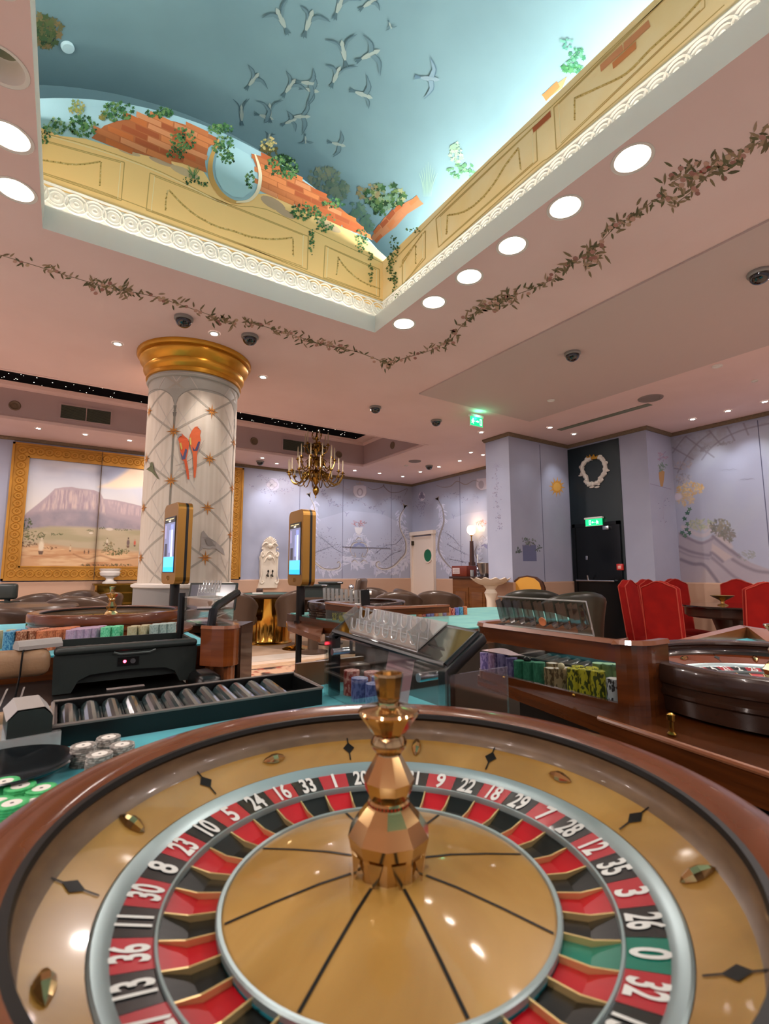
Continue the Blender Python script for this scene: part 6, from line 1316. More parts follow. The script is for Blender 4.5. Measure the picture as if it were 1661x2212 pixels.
# surround
sr = thing('table_surround', 'curved polished wooden surround with chip window beside the right wheel', 'surround', (0, 0, 0))
def arcp(cx, cy, r, a0, a1, n=8): return [(cx + r*math.cos(a0 + (a1-a0)*i/n), cy + r*math.sin(a0 + (a1-a0)*i/n)) for i in range(n + 1)]
SX = 1.27
path = [(1.62, 1.37)] + arcp(SX + 0.07, 1.29, 0.07, PI/2 + 0.25, PI, 6) + [(SX, 1.0), (SX, 0.795)] + arcp(SX + 0.07, 0.795, 0.07, PI, 1.5*PI, 8) + [(SX + 0.14, 0.725)]
win = [(SX, 1.28), (SX, 1.0), (SX, 0.800)]
wallp = lambda z0, z1, t_=0.018: [(0, z0), (-t_, z0), (-t_, z1), (0, z1)]
MB().sweep(path, wallp(0.822, 0.848), smooth=False).obj('lower_rail', M_WOODR, sr)
MB().sweep(path, wallp(0.955, 1.006)).obj('upper_rail', M_WOODR, sr)
MB().sweep(path, [(0.006, 1.004), (-0.024, 1.004), (-0.024, 1.014), (0.002, 1.016)]).obj('top_cap', M_WOODO, sr)
MB().sweep(path[-10:], wallp(0.847, 0.956)).obj('end_panel', M_WOODR, sr)
MB().sweep(win, [(-0.006, 0.847), (-0.011, 0.847), (-0.011, 0.956), (-0.006, 0.956)]).obj('window_pane', M_PANE, sr)
sc = MB(); sc.sphere((0, 0, 0), 0.006, 6); scm = sc.mesh('screw', M_BRASSD)
for p in ((SX - 0.001, 1.20, 0.845), (SX - 0.001, 0.93, 0.842), (SX + 0.12, 0.724, 0.845)): mk('screw', scm, sr, p)
t = thing('lock_knob', 'steel lock knob on the end of the right wooden surround', 'knob', (SX + 0.135, 0.716, 0.93)); MB().sphere((0, 0, 0), 0.012, 8).obj('knob', M_STEEL, t)
p0 = at_x(1098, 1352, 1.33); p1 = at_x(1290, 1366, 1.33)
rk = thing('acrylic_rack', 'clear acrylic rack with dark slots and one orange chip on the right surround', 'chip rack', (0, 0, 0))
y0, y1 = p0.y, p1.y; W2 = y0 - y1
o = MB().box((0, 0, 0), (W2, 0.105, 0.004)).obj('back_sheet', M_ACR, rk); MR = frame_m((1.315, y0, 1.012), (0, -1, 0), (-0.30, 0.09, 1)); o.matrix_local = MR
b = MB()
for i in range(8):
    c = W2*(i + 0.55)/8; w = W2/8*0.30
    for k in range(8):
        a0_, a1_ = PI + PI*k/8, PI + PI*(k+1)/8
        b.add([(c + w*math.cos(a0_), 0.036 + w*math.sin(a0_), 0.004), (c + w*math.cos(a1_), 0.036 + w*math.sin(a1_), 0.004), (c + w*math.cos(a1_), 0.036 + w*math.sin(a1_), 0.030), (c + w*math.cos(a0_), 0.036 + w*math.sin(a0_), 0.030)], [(0, 1, 2, 3)], 0, True)
    b.add([(c + w, 0.036, 0.004), (c + w, 0.100, 0.004), (c + w, 0.100, 0.030), (c + w, 0.036, 0.030)], [(0, 1, 2, 3)]); b.add([(c - w, 0.036, 0.004), (c - w, 0.100, 0.004), (c - w, 0.100, 0.030), (c - w, 0.036, 0.030)], [(0, 1, 2, 3)])
o = b.obj('slots', acrylic('dark_slot', '#6a706c', 0.08, 0.02), rk); o.matrix_local = MR
o = MB().box((0, -0.004, -0.002), (W2, 0.002, 0.045)).obj('rack_foot', M_ACRE, rk); o.matrix_local = MR
o = MB().tube([(W2, 0, 0.002), (W2, 0.105, 0.002), (0, 0.105, 0.002)], 0.0028, 6).obj('bright_edge', M_ACRE, rk); o.matrix_local = MR
b = MB(); b.lathe([(0.0001, 0), (0.0135, 0), (0.0135, 0.0035), (0.010, 0.0035), (0.009, 0.003), (0.0001, 0.003)], 24, cap=False); o = b.obj('orange_chip', mat('chip_orange_face', '#c8794e', 0.5)); o.matrix_world = MR @ Matrix.Translation((W2*4.55/8, 0.042, 0.031)); tag(o, 'single orange chip standing in the fifth slot of the acrylic rack', 'chip')
# chips behind the window
ZR = 0.822; zs = ZR + 0.010
MB().box((1.30, 0.79, ZR), (1.62, 1.33, zs)).obj('chip_bed', M_FELT, tr_)
def row(key, n, pts, nm, h, group, r=0.0195):
    for i, (x, y) in enumerate(pts): stack(key, n + (i*7) % 3, x, y, zs, ('first', 'second', 'third', 'fourth', 'fifth', 'sixth', 'seventh', 'eighth')[i] + ' ' + nm + ' chip stack behind the wooden window', group, r)
def col_at(px, x): return at_x(px, 1480, x).y
row('purple', 22, [(1.315, col_at(px, 1.315)) for px in (1050, 1068, 1088, 1106)], 'lilac and purple', 0, 'purple chips in the window')
row('green', 20, [(1.325, col_at(px, 1.325)) for px in (1122, 1144, 1166)], 'dark green', 0, 'green chips in the window')
row('brown', 19, [(1.32, col_at(1190, 1.32)), (1.325, col_at(1211, 1.325)), (1.365, col_at(1195, 1.365)), (1.37, col_at(1228, 1.37))], 'brown speckled', 0, 'brown chips in the window')
row('yellow', 23, [(1.315, col_at(1240, 1.315)), (1.32, col_at(1266, 1.32)), (1.315, col_at(1293, 1.315)), (1.36, col_at(1250, 1.36)), (1.36, col_at(1280, 1.36))], 'yellow and black', 0, 'yellow chips in the window')
row('black', 21, [(1.315, col_at(1326, 1.315))], 'white and black', 0, 'black and white chips in the window'); row('mint', 26, [(1.41, col_at(1296, 1.41)), (1.41, col_at(1318, 1.41)), (1.41, col_at(1340, 1.41))], 'pale mint', 0, 'mint chips in the window')
o = MB().sphere((0, 0, 0), 0.0105, 10).obj('roulette_ball', mat('ivory', '#d8cba8', 0.3)); o.location = (1.32, col_at(1214, 1.32), zs + 0.0745); tag(o, 'ivory roulette ball lying on the brown chips in the window', 'ball')
o = MB().sphere((0, 0, 0), 0.013, 10, sz=0.8).obj('round_marker', M_BLK); o.location = (1.325, col_at(1141, 1.325), zs + 0.0745); tag(o, 'black round marker lying on the green chips', 'marker')
b = MB(); b.grid(lambda u, v: (1.305 + 0.07*v, col_at(1048, 1.32) - 0.14*u, zs + 0.081 + 0.006*math.sin(u*5)*v), 10, 4); o = b.obj('paper_note', mat('pale_pink_paper', '#cbb0b4', 0.8)); tag(o, 'pale pink paper lying on the purple chips', 'paper')
grove_tray('chip_tray', 'glossy black chip tray with bright ridges behind the wooden window', 0, 0.40, 0, 0.16, 0, 0.055, 9, M_BLK, mat('tray_lip', '#6f6660', 0.3))
tt = [o for o in bpy.data.objects if o.name.startswith('chip_tray') and o.type == 'EMPTY'][-1]; tt.location = (1.45, 1.30, zs); tt.rotation_euler = (0, 0, -PI/2)
# ================================================================== TABLE BY THE COLUMN (left)
tl = thing('roulette_table', 'roulette table by the column with rows of coloured chips', 'table', (0, 0, 0))
MB().box((-1.4, 2.46, FZ - 0.006), (0.62, 4.05, FZ)).obj('felt', M_FELT, tl)
MB().box((-1.42, 2.44, FZ - 0.12), (0.64, 4.07, FZ - 0.006)).obj('table_apron', M_WOODR, tl); MB().box((-1.2, 2.7, 0), (0.5, 3.9, FZ - 0.12)).obj('pedestal', M_BLK, tl)
MB().lathe([(0.30, FZ), (0.425, FZ), (0.435, FZ + 0.006), (0.435, FZ + 0.018), (0.425, FZ + 0.024), (0.36, FZ + 0.024)], 64, (0.25, 3.20), cap=False).obj('wheel_plinth', M_WOODO, tl)
wheel_l.location.z = FZ + 0.052
p = at_z(100, 1330, 0.93); t = thing('brass_bollard', 'small brass cylinder beside the left roulette wheel', 'bollard', (-0.13, 3.42, FZ)); MB().lathe([(0.018, 0), (0.018, 0.06), (0.02, 0.065), (0.014, 0.085), (0.0001, 0.088)], 16).obj('knob', M_BRASSD, t)
rowsL = [('teal', (22,), 27, 'blue'), ('rust', (48, 72), 27, 'rust brown'), ('orange', (92, 109, 126, 143), 26, 'orange'), ('lilac', (155, 171, 188, 205), 25, 'lilac'), ('lime', (229, 250), 26, 'green'), ('cream', (286, 310), 25, 'cream'), ('silver', (333, 351, 368), 26, 'silver grey')]
ordn = ('first', 'second', 'third', 'fourth', 'fifth', 'sixth')
for key, pxs, n, nm in rowsL:
    for i, px in enumerate(pxs):
        for k in range(3 if px < 215 else 2):
            yy = 2.62 + 0.044*k + 0.012*i; x = at_y(px + 2*k, 1350, 2.62).x + 0.015*k
            stack(key, n, x, yy, FZ, '%s %s chip stack from the left, %s row, left table' % (ordn[i], nm, ('front', 'middle', 'back')[k]), nm + ' chips on the left table', 0.0205)
for k in range(12):
    x = -0.42 + 0.05*k; stack('cream' if k % 3 else 'yellow', 24, x, 2.80 + 0.02*(k % 2), FZ, '%s pale chip stack in the long rear row on the left table' % ('leftmost', 'second', 'third', 'fourth', 'fifth', 'sixth', 'seventh', 'eighth', 'ninth', 'tenth', 'eleventh', 'rightmost')[k], 'rear row of chips on the left table', 0.0205) if x < -0.16 or k < 1 else None
# black base cabinet in front and the chip sorting machine on it
bc = thing('dealer_cabinet', 'low black cabinet between the chip tray and the sorting machine', 'cabinet', (0, 0, 0))
MB().rbox((-0.30, 1.44, 0), (0.44, 2.42, 0.772), 0.02).obj('cabinet_body', M_BLK, bc)
p = at_z(230, 1489, 0.773); q = at_z(314, 1483, 0.773)
o = MB().box((p.x, p.y - 0.012, 0.7725), (q.x, p.y + 0.014, 0.7735)).obj('label_strip', mat('label_paper', '#a89c98', 0.7), bc); MB().box((p.x + 0.006, p.y - 0.003, 0.7736), (q.x - 0.006, p.y + 0.002, 0.7738)).obj('label_print', mat('label_ink', '#7d7370', 0.7), o)
for x in (-0.09, -0.14): MB().box((x, 1.5, 0.772), (x + 0.006, 2.3, 0.774)).obj('lid_gap', M_GREYPL, bc)
cm = thing('chip_sorter', 'black chip sorting machine with red light and key lock in front of the left table', 'chip sorter', (0, 0, 0))
def front(u):            # arched front apron, outline in x-z
    return [(0.0, 0.775), (0.055, 0.775), (0.075, 0.815), (0.11, 0.832), (0.24, 0.838), (0.36, 0.832), (0.395, 0.815), (0.415, 0.775), (0.47, 0.775), (0.475, 0.90), (0.462, 0.925), (0.01, 0.925), (-0.004, 0.90)]
b = MB(); b.M = Matrix(((1, 0, 0, 0), (0, 0, 1, 2.09), (0, 1, 0, 0), (0, 0, 0, 1))); b.prism(front(0), 0, 0.03); b.obj('front_shell', M_BLKM, cm)
b = MB(); b.rbox((-0.004, 2.08, 0.905), (0.474, 2.135, 0.932), 0.012, 3); b.obj('front_lip', M_BLKM, cm)
MB().box((0.0, 2.12, 0.80), (0.012, 2.40, 0.926)).box((0.458, 2.12, 0.80), (0.47, 2.40, 0.926)).box((0.0, 2.388, 0.80), (0.47, 2.40, 0.926)).box((0.0, 2.12, 0.80), (0.47, 2.40, 0.85)).obj('hopper', M_BLKM, cm)
b = MB(); b.tube([(0.18, 2.078, 0.905), (0.20, 2.076, 0.897), (0.30, 2.076, 0.897), (0.32, 2.078, 0.905)], 0.004, 6); b.obj('grip', mat('grey_edge', '#4c5250', 0.3), cm)
MB().box((0.195, 2.086, 0.853), (0.265, 2.091, 0.883)).obj('control_plate', M_BLK, cm)
t_ = MB(); t_.M = Matrix.Translation((0.245, 2.087, 0.868)) @ Matrix.Rotation(PI/2, 4, 'X'); t_.lathe([(0.0001, 0.004), (0.009, 0.004), (0.010, 0.0)], 14, cap=False); t_.obj('key_lock', M_STEEL, cm)
t_ = MB(); t_.M = Matrix.Translation((0.218, 2.087, 0.868)) @ Matrix.Rotation(PI/2, 4, 'X'); t_.lathe([(0.0001, 0.004), (0.0045, 0.003), (0.006, 0.0)], 12, cap=False); t_.obj('red_light', mat('led_red', '#ff2030', emit='#ff2838', estr=14.0), cm)
b = MB()
for k in range(12): b.sphere((0.03 + 0.037*k, 2.13, 0.925), 0.014, 6, sz=0.5)
b.obj('chip_channel_ends', M_BLKM, cm)
t = thing('arm_pad', 'tan leather arm pad at the left of the sorting machine', 'arm pad', (0, 0, 0)); MB().rbox((-0.62, 2.06, 0.845), (-0.012, 2.14, 0.935), 0.03, 3).obj('pad', M_LEATH, t); MB().tube([(-0.085, 2.09, 0.95), (-0.09, 2.055, 0.93), (-0.092, 2.05, 0.86), (-0.10, 2.06, 0.79)], 0.003, 6).obj('cable', M_BLK, t)
t = thing('reader_box', 'small grey slanted reader lying on the tan arm pad', 'reader', (-0.055, 2.11, 0.937), 0.35); b = MB(); b.M = Matrix(((0, 0, 1, 0), (1, 0, 0, 0), (0, 1, 0, 0), (0, 0, 0, 1))); b.prism([(-0.03, 0), (0.03, 0), (0.03, 0.012), (0.015, 0.028), (-0.015, 0.028), (-0.03, 0.012)], -0.06, 0.07); b.obj('case', M_GREYPL, t)
# curved wooden end of the left table with an acrylic box on it
we = thing('table_surround', 'curved reddish wooden end panel right of the sorting machine', 'surround', (0, 0, 0))
pth = [(0.470, 2.02), (0.50, 1.975)] + arcp(0.555, 1.995, 0.055, -PI*0.6, 0.05, 8) + [(0.615, 2.15), (0.62, 2.44)]
MB().sweep(pth, wallp(0.838, 0.980)).obj('upper_panel', mat('amber_mahogany', '#7a4019', 0.22, coat=0.6, col2='#612f10', nscale=2.5, stretch=(1.2, 1.2, 14), detail=6), we); MB().sweep(pth, [(0.004, 0.978), (-0.026, 0.978), (-0.026, 0.988), (0.0, 0.990)]).obj('top_cap', M_WOODO, we)
MB().sweep([(0.54, 1.97)] + pth[3:], [(-0.012, 0), (-0.03, 0), (-0.03, 0.838), (-0.012, 0.838)]).obj('lower_panel', M_WOODO, we)
b = MB(); b.rbox((0.44, 1.93, 0.74), (0.54, 2.1, 0.815), 0.03, 3); b.obj('corner_bumper', M_BLK, we)
gl_ = thing('chip_guard', 'clear acrylic box with black bent bracket on the left wooden end panel', 'chip guard', (0, 0, 0))
bp = [(0.512, 2.015), (0.615, 2.10), (0.60, 2.36), (0.46, 2.30)]
for i in range(4):
    (xa, ya), (xb, yb) = bp[i], bp[(i+1) % 4]; b = MB(); b.add([(xa, ya, 0.985), (xb, yb, 0.985), (xb, yb, 1.085), (xa, ya, 1.085), (xa + 0.004, ya + 0.004, 0.985), (xb + 0.004, yb + 0.004, 0.985), (xb + 0.004, yb + 0.004, 1.085), (xa + 0.004, ya + 0.004, 1.085)], [(0, 1, 2, 3), (4, 5, 6, 7), (3, 2, 6, 7)]); b.obj('side_pane', M_ACR, gl_)
b = MB(); b.prism(bp, 1.084, 1.089); b.obj('top_pane', M_ACRE, gl_)
b = MB(); b.tube([(0.505, 2.01, 0.985), (0.512, 2.01, 1.05), (0.53, 2.03, 1.062), (0.64, 2.13, 1.108)], 0.017, 8); b.obj('bracket', M_BLK, gl_)
b = MB(); b.tube([(0.452, 2.32, 0.86), (0.452, 2.32, 1.105)], 0.015, 8); b.obj('bracket', M_BLK, gl_)
b = MB(); b.tube([(0.455, 2.03, 1.055), (0.505, 2.01, 1.055)], 0.008, 8); b.obj('clamp_bolt', M_STEEL, gl_)
rk = thing('acrylic_rack', 'small frosted acrylic rack lying on the left acrylic box', 'chip rack', (0.53, 2.18, 1.09)); MB().box((-0.03, -0.05, 0), (0.035, 0.06, 0.004)).obj('rack_foot', M_ACRW, rk); o = scallop_rack(rk, 6, 0.10, 0.05, frame_m((-0.03, 0.05, 0.003), (0.5, -0.8, 0), (0.1, 0.2, 1)), M_ACRW); o = scallop_rack(rk, 6, 0.10, 0.05, frame_m((-0.01, 0.06, 0.02), (0.5, -0.8, 0), (0.1, 0.2, 1)), M_ACRW)
t = thing('playing_cards', 'loose white cards inside the left acrylic box', 'cards', (0.54, 2.18, 0.987))
for k in range(7): b = MB(); b.box((-0.03, -0.044, 0), (0.03, 0.044, 0.001)); o = b.obj('card', mat('card_white', '#cfc4c0', 0.5), t); o.location = (rg.uniform(-0.02, 0.03), rg.uniform(-0.05, 0.05), 0.002 + 0.008*k); o.rotation_euler = (rg.uniform(-0.3, 0.3), rg.uniform(-0.3, 0.3), rg.uniform(0, 3))
# monitor and stand behind
A_, B_ = Vector((0.707, 3.483, 0)), Vector((0.975, 3.31, 0)); u = (B_ - A_).normalized(); nrm = Vector((-u.y, u.x, 0))
mo = thing('monitor', 'grey flat monitor in a black frame behind the left acrylic box', 'monitor', (0, 0, 0)); Mm = Matrix(((u.x, nrm.x*0.35, -nrm.x, A_.x), (u.y, nrm.y*0.35, -nrm.y, A_.y), (0, 1, 0.35, 0.945), (0, 0, 0, 1)))
MM = frame_m((A_.x, A_.y, 0.945), u, nrm*0.30 + Vector((0, 0, 1)))
o = MB().rbox((0, 0, -0.02), (0.325, 0.185, 0.0), 0.006).obj('bezel', M_BLKM, mo); o.matrix_local = MM; o = MB().box((0.014, 0.014, 0.0), (0.311, 0.171, 0.0015)).obj('screen', mat('grey_screen', '#575a66', 0.15), mo); o.matrix_local = MM
MB().tube([(0.85, 3.42, 0.858), (0.85, 3.42, 1.0)], 0.02, 10).lathe([(0.09, 0.845), (0.09, 0.858), (0.03, 0.862)], 20, (0.85, 3.42)).obj('monitor_foot', M_BLKM, mo)
t = thing('pit_stand', 'dark wooden stand with open shelf behind the left acrylic box', 'stand', (0.92, 3.46, 0), VIEW_ROT)
MB().box((-0.16, -0.12, 0.80), (0.19, 0.16, 0.845)).obj('stand_top', M_WOODD, t); MB().box((-0.16, -0.12, 0), (-0.14, 0.16, 0.80)).box((0.17, -0.12, 0), (0.19, 0.16, 0.80)).box((-0.14, 0.14, 0), (0.17, 0.16, 0.80)).obj('stand_side', M_WOODD, t); MB().box((-0.14, -0.12, 0.62), (0.17, 0.14, 0.64)).obj('shelf', M_WOODD, t)
o = MB().rbox((-0.05, -0.05, 0.64), (0.13, 0.06, 0.70), 0.02).obj('grey_bundle', mat('grey_cloth', '#6b6660', 0.8)); o.parent = None; o.matrix_world = t.matrix_world @ Matrix.Identity(4); o.location = (0.92, 3.46, 0); o.rotation_euler = (0, 0, VIEW_ROT); tag(o, 'small grey bundle on the shelf of the dark stand', 'bundle')

# ================================================================== MIDDLE TABLE
tcn = thing('roulette_table', 'middle roulette table with worn teal felt', 'table', (0, 0, 0))
fo = [(1.60, 2.25), (3.10, 2.25), (3.45, 2.7), (3.60, 3.30), (3.45, 3.44), (2.45, 3.52), (2.35, 3.85), (1.60, 3.85)]
MB().prism(fo, FZ - 0.006, FZ).obj('felt', M_FELTF, tcn); MB().prism([(x + (0.02 if x > 2.4 else -0.02), y + (0.02 if y > 3 else -0.02)) for x, y in fo], FZ - 0.10, FZ - 0.007).obj('table_apron', M_WOODR, tcn); MB().box((1.9, 2.6, 0), (3.2, 3.3, FZ - 0.1)).obj('pedestal', M_BLK, tcn)
wheel_c.location.z = 0.895; MB().lathe([(0.36, 0.77), (0.385, 0.77), (0.385, 0.86), (0.36, 0.86)], 48, (1.98, 3.42), cap=False).obj('wheel_drum', M_RIMD, tcn)
sc_ = thing('table_surround', 'curved reddish wooden surround with chip window on the middle table', 'surround', (0, 0, 0))
SXC = 1.585
pc = [(1.80, 3.28)] + arcp(SXC + 0.07, 3.17, 0.07, PI/2 + 0.1, PI, 6) + [(SXC, 2.9), (SXC, 2.62)] + arcp(SXC + 0.10, 2.62, 0.10, PI, 1.5*PI, 6) + [(1.95, 2.50), (2.15, 2.50)]
MB().sweep(pc, wallp(0.93, 0.972)).obj('upper_rail', M_WOODR, sc_); MB().sweep(pc, [(0.006, 0.970), (-0.10, 0.970), (-0.10, 0.978), (0.004, 0.982)]).obj('top_cap', M_WOODO, sc_); MB().sweep(pc, wallp(0.80, 0.835)).obj('lower_rail', M_WOODR, sc_); MB().sweep(pc, [(-0.004, 0.834), (-0.008, 0.834), (-0.008, 0.932), (-0.004, 0.932)]).obj('window_pane', M_PANE, sc_)
for i in range(6): stack('yellow' if i < 4 else 'brown', 15 + i % 3, SXC + 0.05 + 0.045*(i % 2), 3.13 - 0.05*i, FZ, '%s yellow-green chip stack behind the glass of the middle surround' % ordn[i], 'yellow chips on the middle table', 0.0205)
kcol = ['orange', 'red', 'purple', 'blue', 'orange', 'cream', 'purple', 'orange', 'red', 'blue', 'teal', 'orange']
for i in range(12):
    p = at_z(905 + 9*i, 1333 - 0.5*i, FZ); stack(kcol[i], 16 + (i*5) % 4, p.x, p.y, FZ, '%s chip stack of the mixed row on the middle felt, %s from left' % (kcol[i], ('first', 'second', 'third', 'fourth', 'fifth', 'sixth', 'seventh', 'eighth', 'ninth', 'tenth', 'eleventh', 'twelfth')[i]), 'mixed chips on the middle table', 0.0205)
rk = thing('acrylic_rack', 'clear acrylic rack with slanting slots on the middle surround', 'chip rack', (0, 0, 0)); p0 = at_x(700, 1300, 1.63); p1 = at_x(790, 1306, 1.63); w_ = p0.y - p1.y; MR2 = frame_m((1.63, p0.y, 0.983), (0, -1, 0), (-0.06, 0.16, 1))
o = MB().box((0, 0, 0), (w_, 0.10, 0.004)).obj('back_sheet', M_ACR, rk); o.matrix_local = MR2
b = MB()
for i in range(9): c = w_*(i + 0.5)/9; b.box((c - 0.008, 0.012, 0.004), (c + 0.008, 0.095, 0.02))
o = b.obj('slots', M_ACRE, rk); o.matrix_local = MR2; o = MB().box((w_ - 0.004, 0, -0.03), (w_ + 0.004, 0.10, 0.03)).obj('rack_end', M_BLK, rk); o.matrix_local = MR2
# shelf carrying a display pole
sh = thing('pole_shelf', 'reddish wooden shelf carrying the right display pole', 'shelf', (0, 0, 0))
P_ = [at_z(618, 1342, 0.80), at_z(622, 1352, 0.80), at_z(692, 1376, 0.80), at_z(700, 1350, 0.80), at_z(660, 1336, 0.80)]
MB().prism([(p.x, p.y) for p in P_], 0.765, 0.80).obj('shelf_board', M_WOODO, sh); q = at_z(646, 1348, 0.80); MB().tube([(q.x, q.y, 0.77), (q.x, q.y, 0.45), (q.x + 0.1, q.y - 0.1, 0.40)], 0.025, 8).lathe([(0.10, 0), (0.10, 0.02), (0.03, 0.03), (0.03, 0.46)], 20, (q.x, q.y)).obj('shelf_support', M_BLK, sh)

# ================================================================== RESULT DISPLAYS
M_KIOSK = mat('bronze_gold_plastic', '#a87a34', 0.32, metal=0.55)
def em(name, c, s): return mat(name, c, 0.3, emit=c, estr=s)
def kiosk(label, x, y, z0, rz, pole_to, dim=1.0):
    t = thing('result_display', label, 'display', (x, y, 0), rz); W_, D_, H_ = 0.33, 0.105, 0.60     # screen faces local -x
    def slab(x0, x1, nm, m):
        b = MB(); pts = []
        r = 0.05
        for (cy, cz, a0) in ((W_/2 - r, H_ - r, 0), (-W_/2 + r, H_ - r, PI/2), (-W_/2 + r, r, PI), (W_/2 - r, r, 1.5*PI)):
            for i in range(6): a = a0 + PI/2*i/5; pts.append((cy + r*math.cos(a), cz + r*math.sin(a)))
        b.M = Matrix(((0, 0, 1, 0), (1, 0, 0, 0), (0, 1, 0, z0), (0, 0, 0, 1))); b.prism(pts, x0, x1); o = b.obj(nm, m, t)
        return o
    f = slab(-D_/2, 0.006, 'front_shell', M_KIOSK); slab(0.006, 0.024, 'seam_band', M_BLK); slab(0.024, D_/2, 'rear_shell', M_KIOSK)
    for o in (f,):
        md = o.modifiers.new('bevel', 'BEVEL'); md.width = 0.008; md.segments = 2; md.limit_method = 'ANGLE'
    xs = -D_/2 - 0.001
    MB().box((xs - 0.002, -0.128, z0 + 0.085), (xs, 0.128, z0 + 0.50)).obj('screen_frame', M_BLK, t)
    R = lambda y0, y1, za, zb, m, nm='screen_field', k=0.004: MB().add([(xs - k, y0, z0 + za), (xs - k, y1, z0 + za), (xs - k, y1, z0 + zb), (xs - k, y0, z0 + zb)], [(0, 1, 2, 3)]).obj(nm, m, t)
    # local -x is the screen: the viewer's left is local +y
    R(0.12, -0.12, 0.20, 0.455, em('scr_mid', '#6f7290', 0.55*dim)); R(0.12, -0.12, 0.09, 0.20, em('scr_blue', '#4aa6e6', 1.0*dim)); R(0.12, -0.12, 0.09, 0.125, em('scr_blue2', '#1f9be6', 1.0*dim), k=0.0045); R(0.12, -0.12, 0.455, 0.495, em('scr_head', '#2a2a28', 0.4))
    R(-0.04, -0.085, 0.20, 0.44, em('scr_pale', '#a9b4e0', 0.8*dim), k=0.005); R(0.0, -0.03, 0.23, 0.40, em('scr_lil', '#8890c0', 0.7*dim), k=0.0048); R(0.10, 0.04, 0.205, 0.30, em('scr_dark', '#3a3a48', 0.4), k=0.0046); R(0.11, 0.07, 0.34, 0.44, em('scr_grey', '#8a86a8', 0.6), k=0.0047); R(-0.03, -0.09, 0.40, 0.44, em('scr_box', '#7c86c0', 0.7), k=0.0056)
    for (a, c_, zz) in ((0.10, 0.03, 0.482), (0.01, -0.09, 0.482)): R(a, c_, zz - 0.004, zz + 0.004, em('scr_txt', '#c9b48a', 0.7), 'header_text', 0.006)
    R(0.025, -0.025, 0.462, 0.473, em('scr_txt2', '#d8d0c0', 0.8), 'header_text', 0.006)
    MB().lathe([(0.012, 0), (0.016, 0.001), (0.017, 0.004)], 16, cap=False).obj('button', M_KIOSK, t, (xs - 0.001, 0, z0 + 0.045), (0, -PI/2, 0))
    MB().lathe([(0.034, pole_to), (0.034, z0 + 0.01)], 16).lathe([(0.05, pole_to), (0.05, pole_to + 0.012)], 16).obj('pole', mat('pole_black', '#17120e', 0.4), t)
    return t
D1 = dict(x=0.715, y=3.945)
kiosk('gold cased result display on a dark pole in front of the column', 0.715, 3.945, 1.105, math.radians(7), FZ)
q = at_z(648, 1344, 0.80); kiosk('gold cased result display on a dark pole before the blue wall', q.x, q.y, 1.085, math.radians(-3), 0.80, 1.2)
# ================================================================== CHAIRS
M_LEAB = mat('black_brown_leather', '#46362b', 0.32, coat=0.15, bump=0.06, bscale=150)
M_LEAD = mat('dark_green_leather', '#2b2b22', 0.35, coat=0.1)
M_BRASSF = mat('bright_brass', '#d2a24a', 0.12, metal=1.0)
def tub_chair(label, loc, rz, m, group, s=1.0):
    """seat opens towards local +y"""
    t = thing('tub_chair', label, 'chair', loc, rz, group); t.scale = (s, s, s)
    def shell(u, v):          # u round the back, v up the outside, over the roll and down the inside
        a = -PI/2 + (u - 0.5)*math.radians(235); top = 0.70 + 0.235*math.cos((u - 0.5)*PI)**0.8
        rx, ry = 0.31, 0.29; k = math.cos((u - 0.5)*PI)
        if v < 0.45: q = v/0.45; off = 0.0 + 0.045*q**2; z = 0.36 + (top - 0.06 - 0.36)*q
        elif v < 0.75: q = (v - 0.45)/0.30; an = PI*q; off = 0.045 - 0.045*(1 - math.cos(an))/1.0 + 0.03*math.sin(an)*0; z = top - 0.06 + 0.05*math.sin(an) + 0.0; off = 0.045 - 0.05*(1 - math.cos(an)); 
        else: q = (v - 0.75)/0.25; off = -0.055 - 0.015*q; z = top - 0.06 + (0.42 - top + 0.06)*q
        return ((rx + off)*math.cos(a), (ry + off)*math.sin(a) + 0.02, z)
    MB().grid(shell, 28, 20).obj('backrest', m, t)
    for sg in (-1, 1):
        u_ = 0.0 if sg < 0 else 1.0; pts = [shell(u_, v/20) for v in range(21)]; b = MB(); b.add(pts, [tuple(range(21))]); b.obj('arm_front', m, t)
    MB().rbox((-0.235, -0.22, 0.36), (0.235, 0.27, 0.49), 0.05, 3).obj('seat', m, t)
    MB().lathe([(0.23, 0.0), (0.235, 0.008), (0.18, 0.03), (0.05, 0.06), (0.035, 0.08), (0.035, 0.36)], 32).obj('pedestal_base', M_BRASSF, t)
    return t
GC = 'dark leather tub chairs'
tc = tub_chair('dark leather tub chair seen from behind at the far left edge', at_f(28, 4.15), VIEW_ROT, M_LEAB, GC)
UP = VIEW_ROT
for px, F, rz, lb, m in ((55, 6.1, PI + UP, 'low leather tub chair behind the dark padded table at far left', None), (148, 7.0, PI + UP, 'leather tub chair facing us left of the gold console', None), (158, 5.75, UP + 0.3, 'leather tub chair turned away right of the padded table', None), (197, 6.55, UP + 1.4, 'leather tub chair turned sideways before the gold console', None),
        (506, 7.85, UP - 0.5, 'leather tub chair at the left side of the brass drum table', None), (642, 7.8, UP + 0.6, 'leather tub chair at the right side of the brass drum table', None),
        (798, 8.2, PI + UP, 'distant leather tub chair facing us behind the middle wheel', None), (860, 7.0, UP, 'wide leather tub chair seen from behind beyond the middle wheel', None), (892, 8.0, UP - 1.2, 'leather tub chair turned right beyond the middle wheel', None), (951, 7.3, UP - 0.35, 'leather tub chair with rolled arm in front of the sideboard', None)):
    dup(tc, at_f(px, F), rz, lb)
tg_ = tub_chair('dark green leather tub chair left behind the acrylic rack', at_f(1156, 6.1), UP - 0.3, M_LEAD, 'dark green tub chairs', 1.07)
dup(tg_, at_f(1240, 5.4), UP + 0.15, 'dark green leather tub chair right behind the acrylic rack')
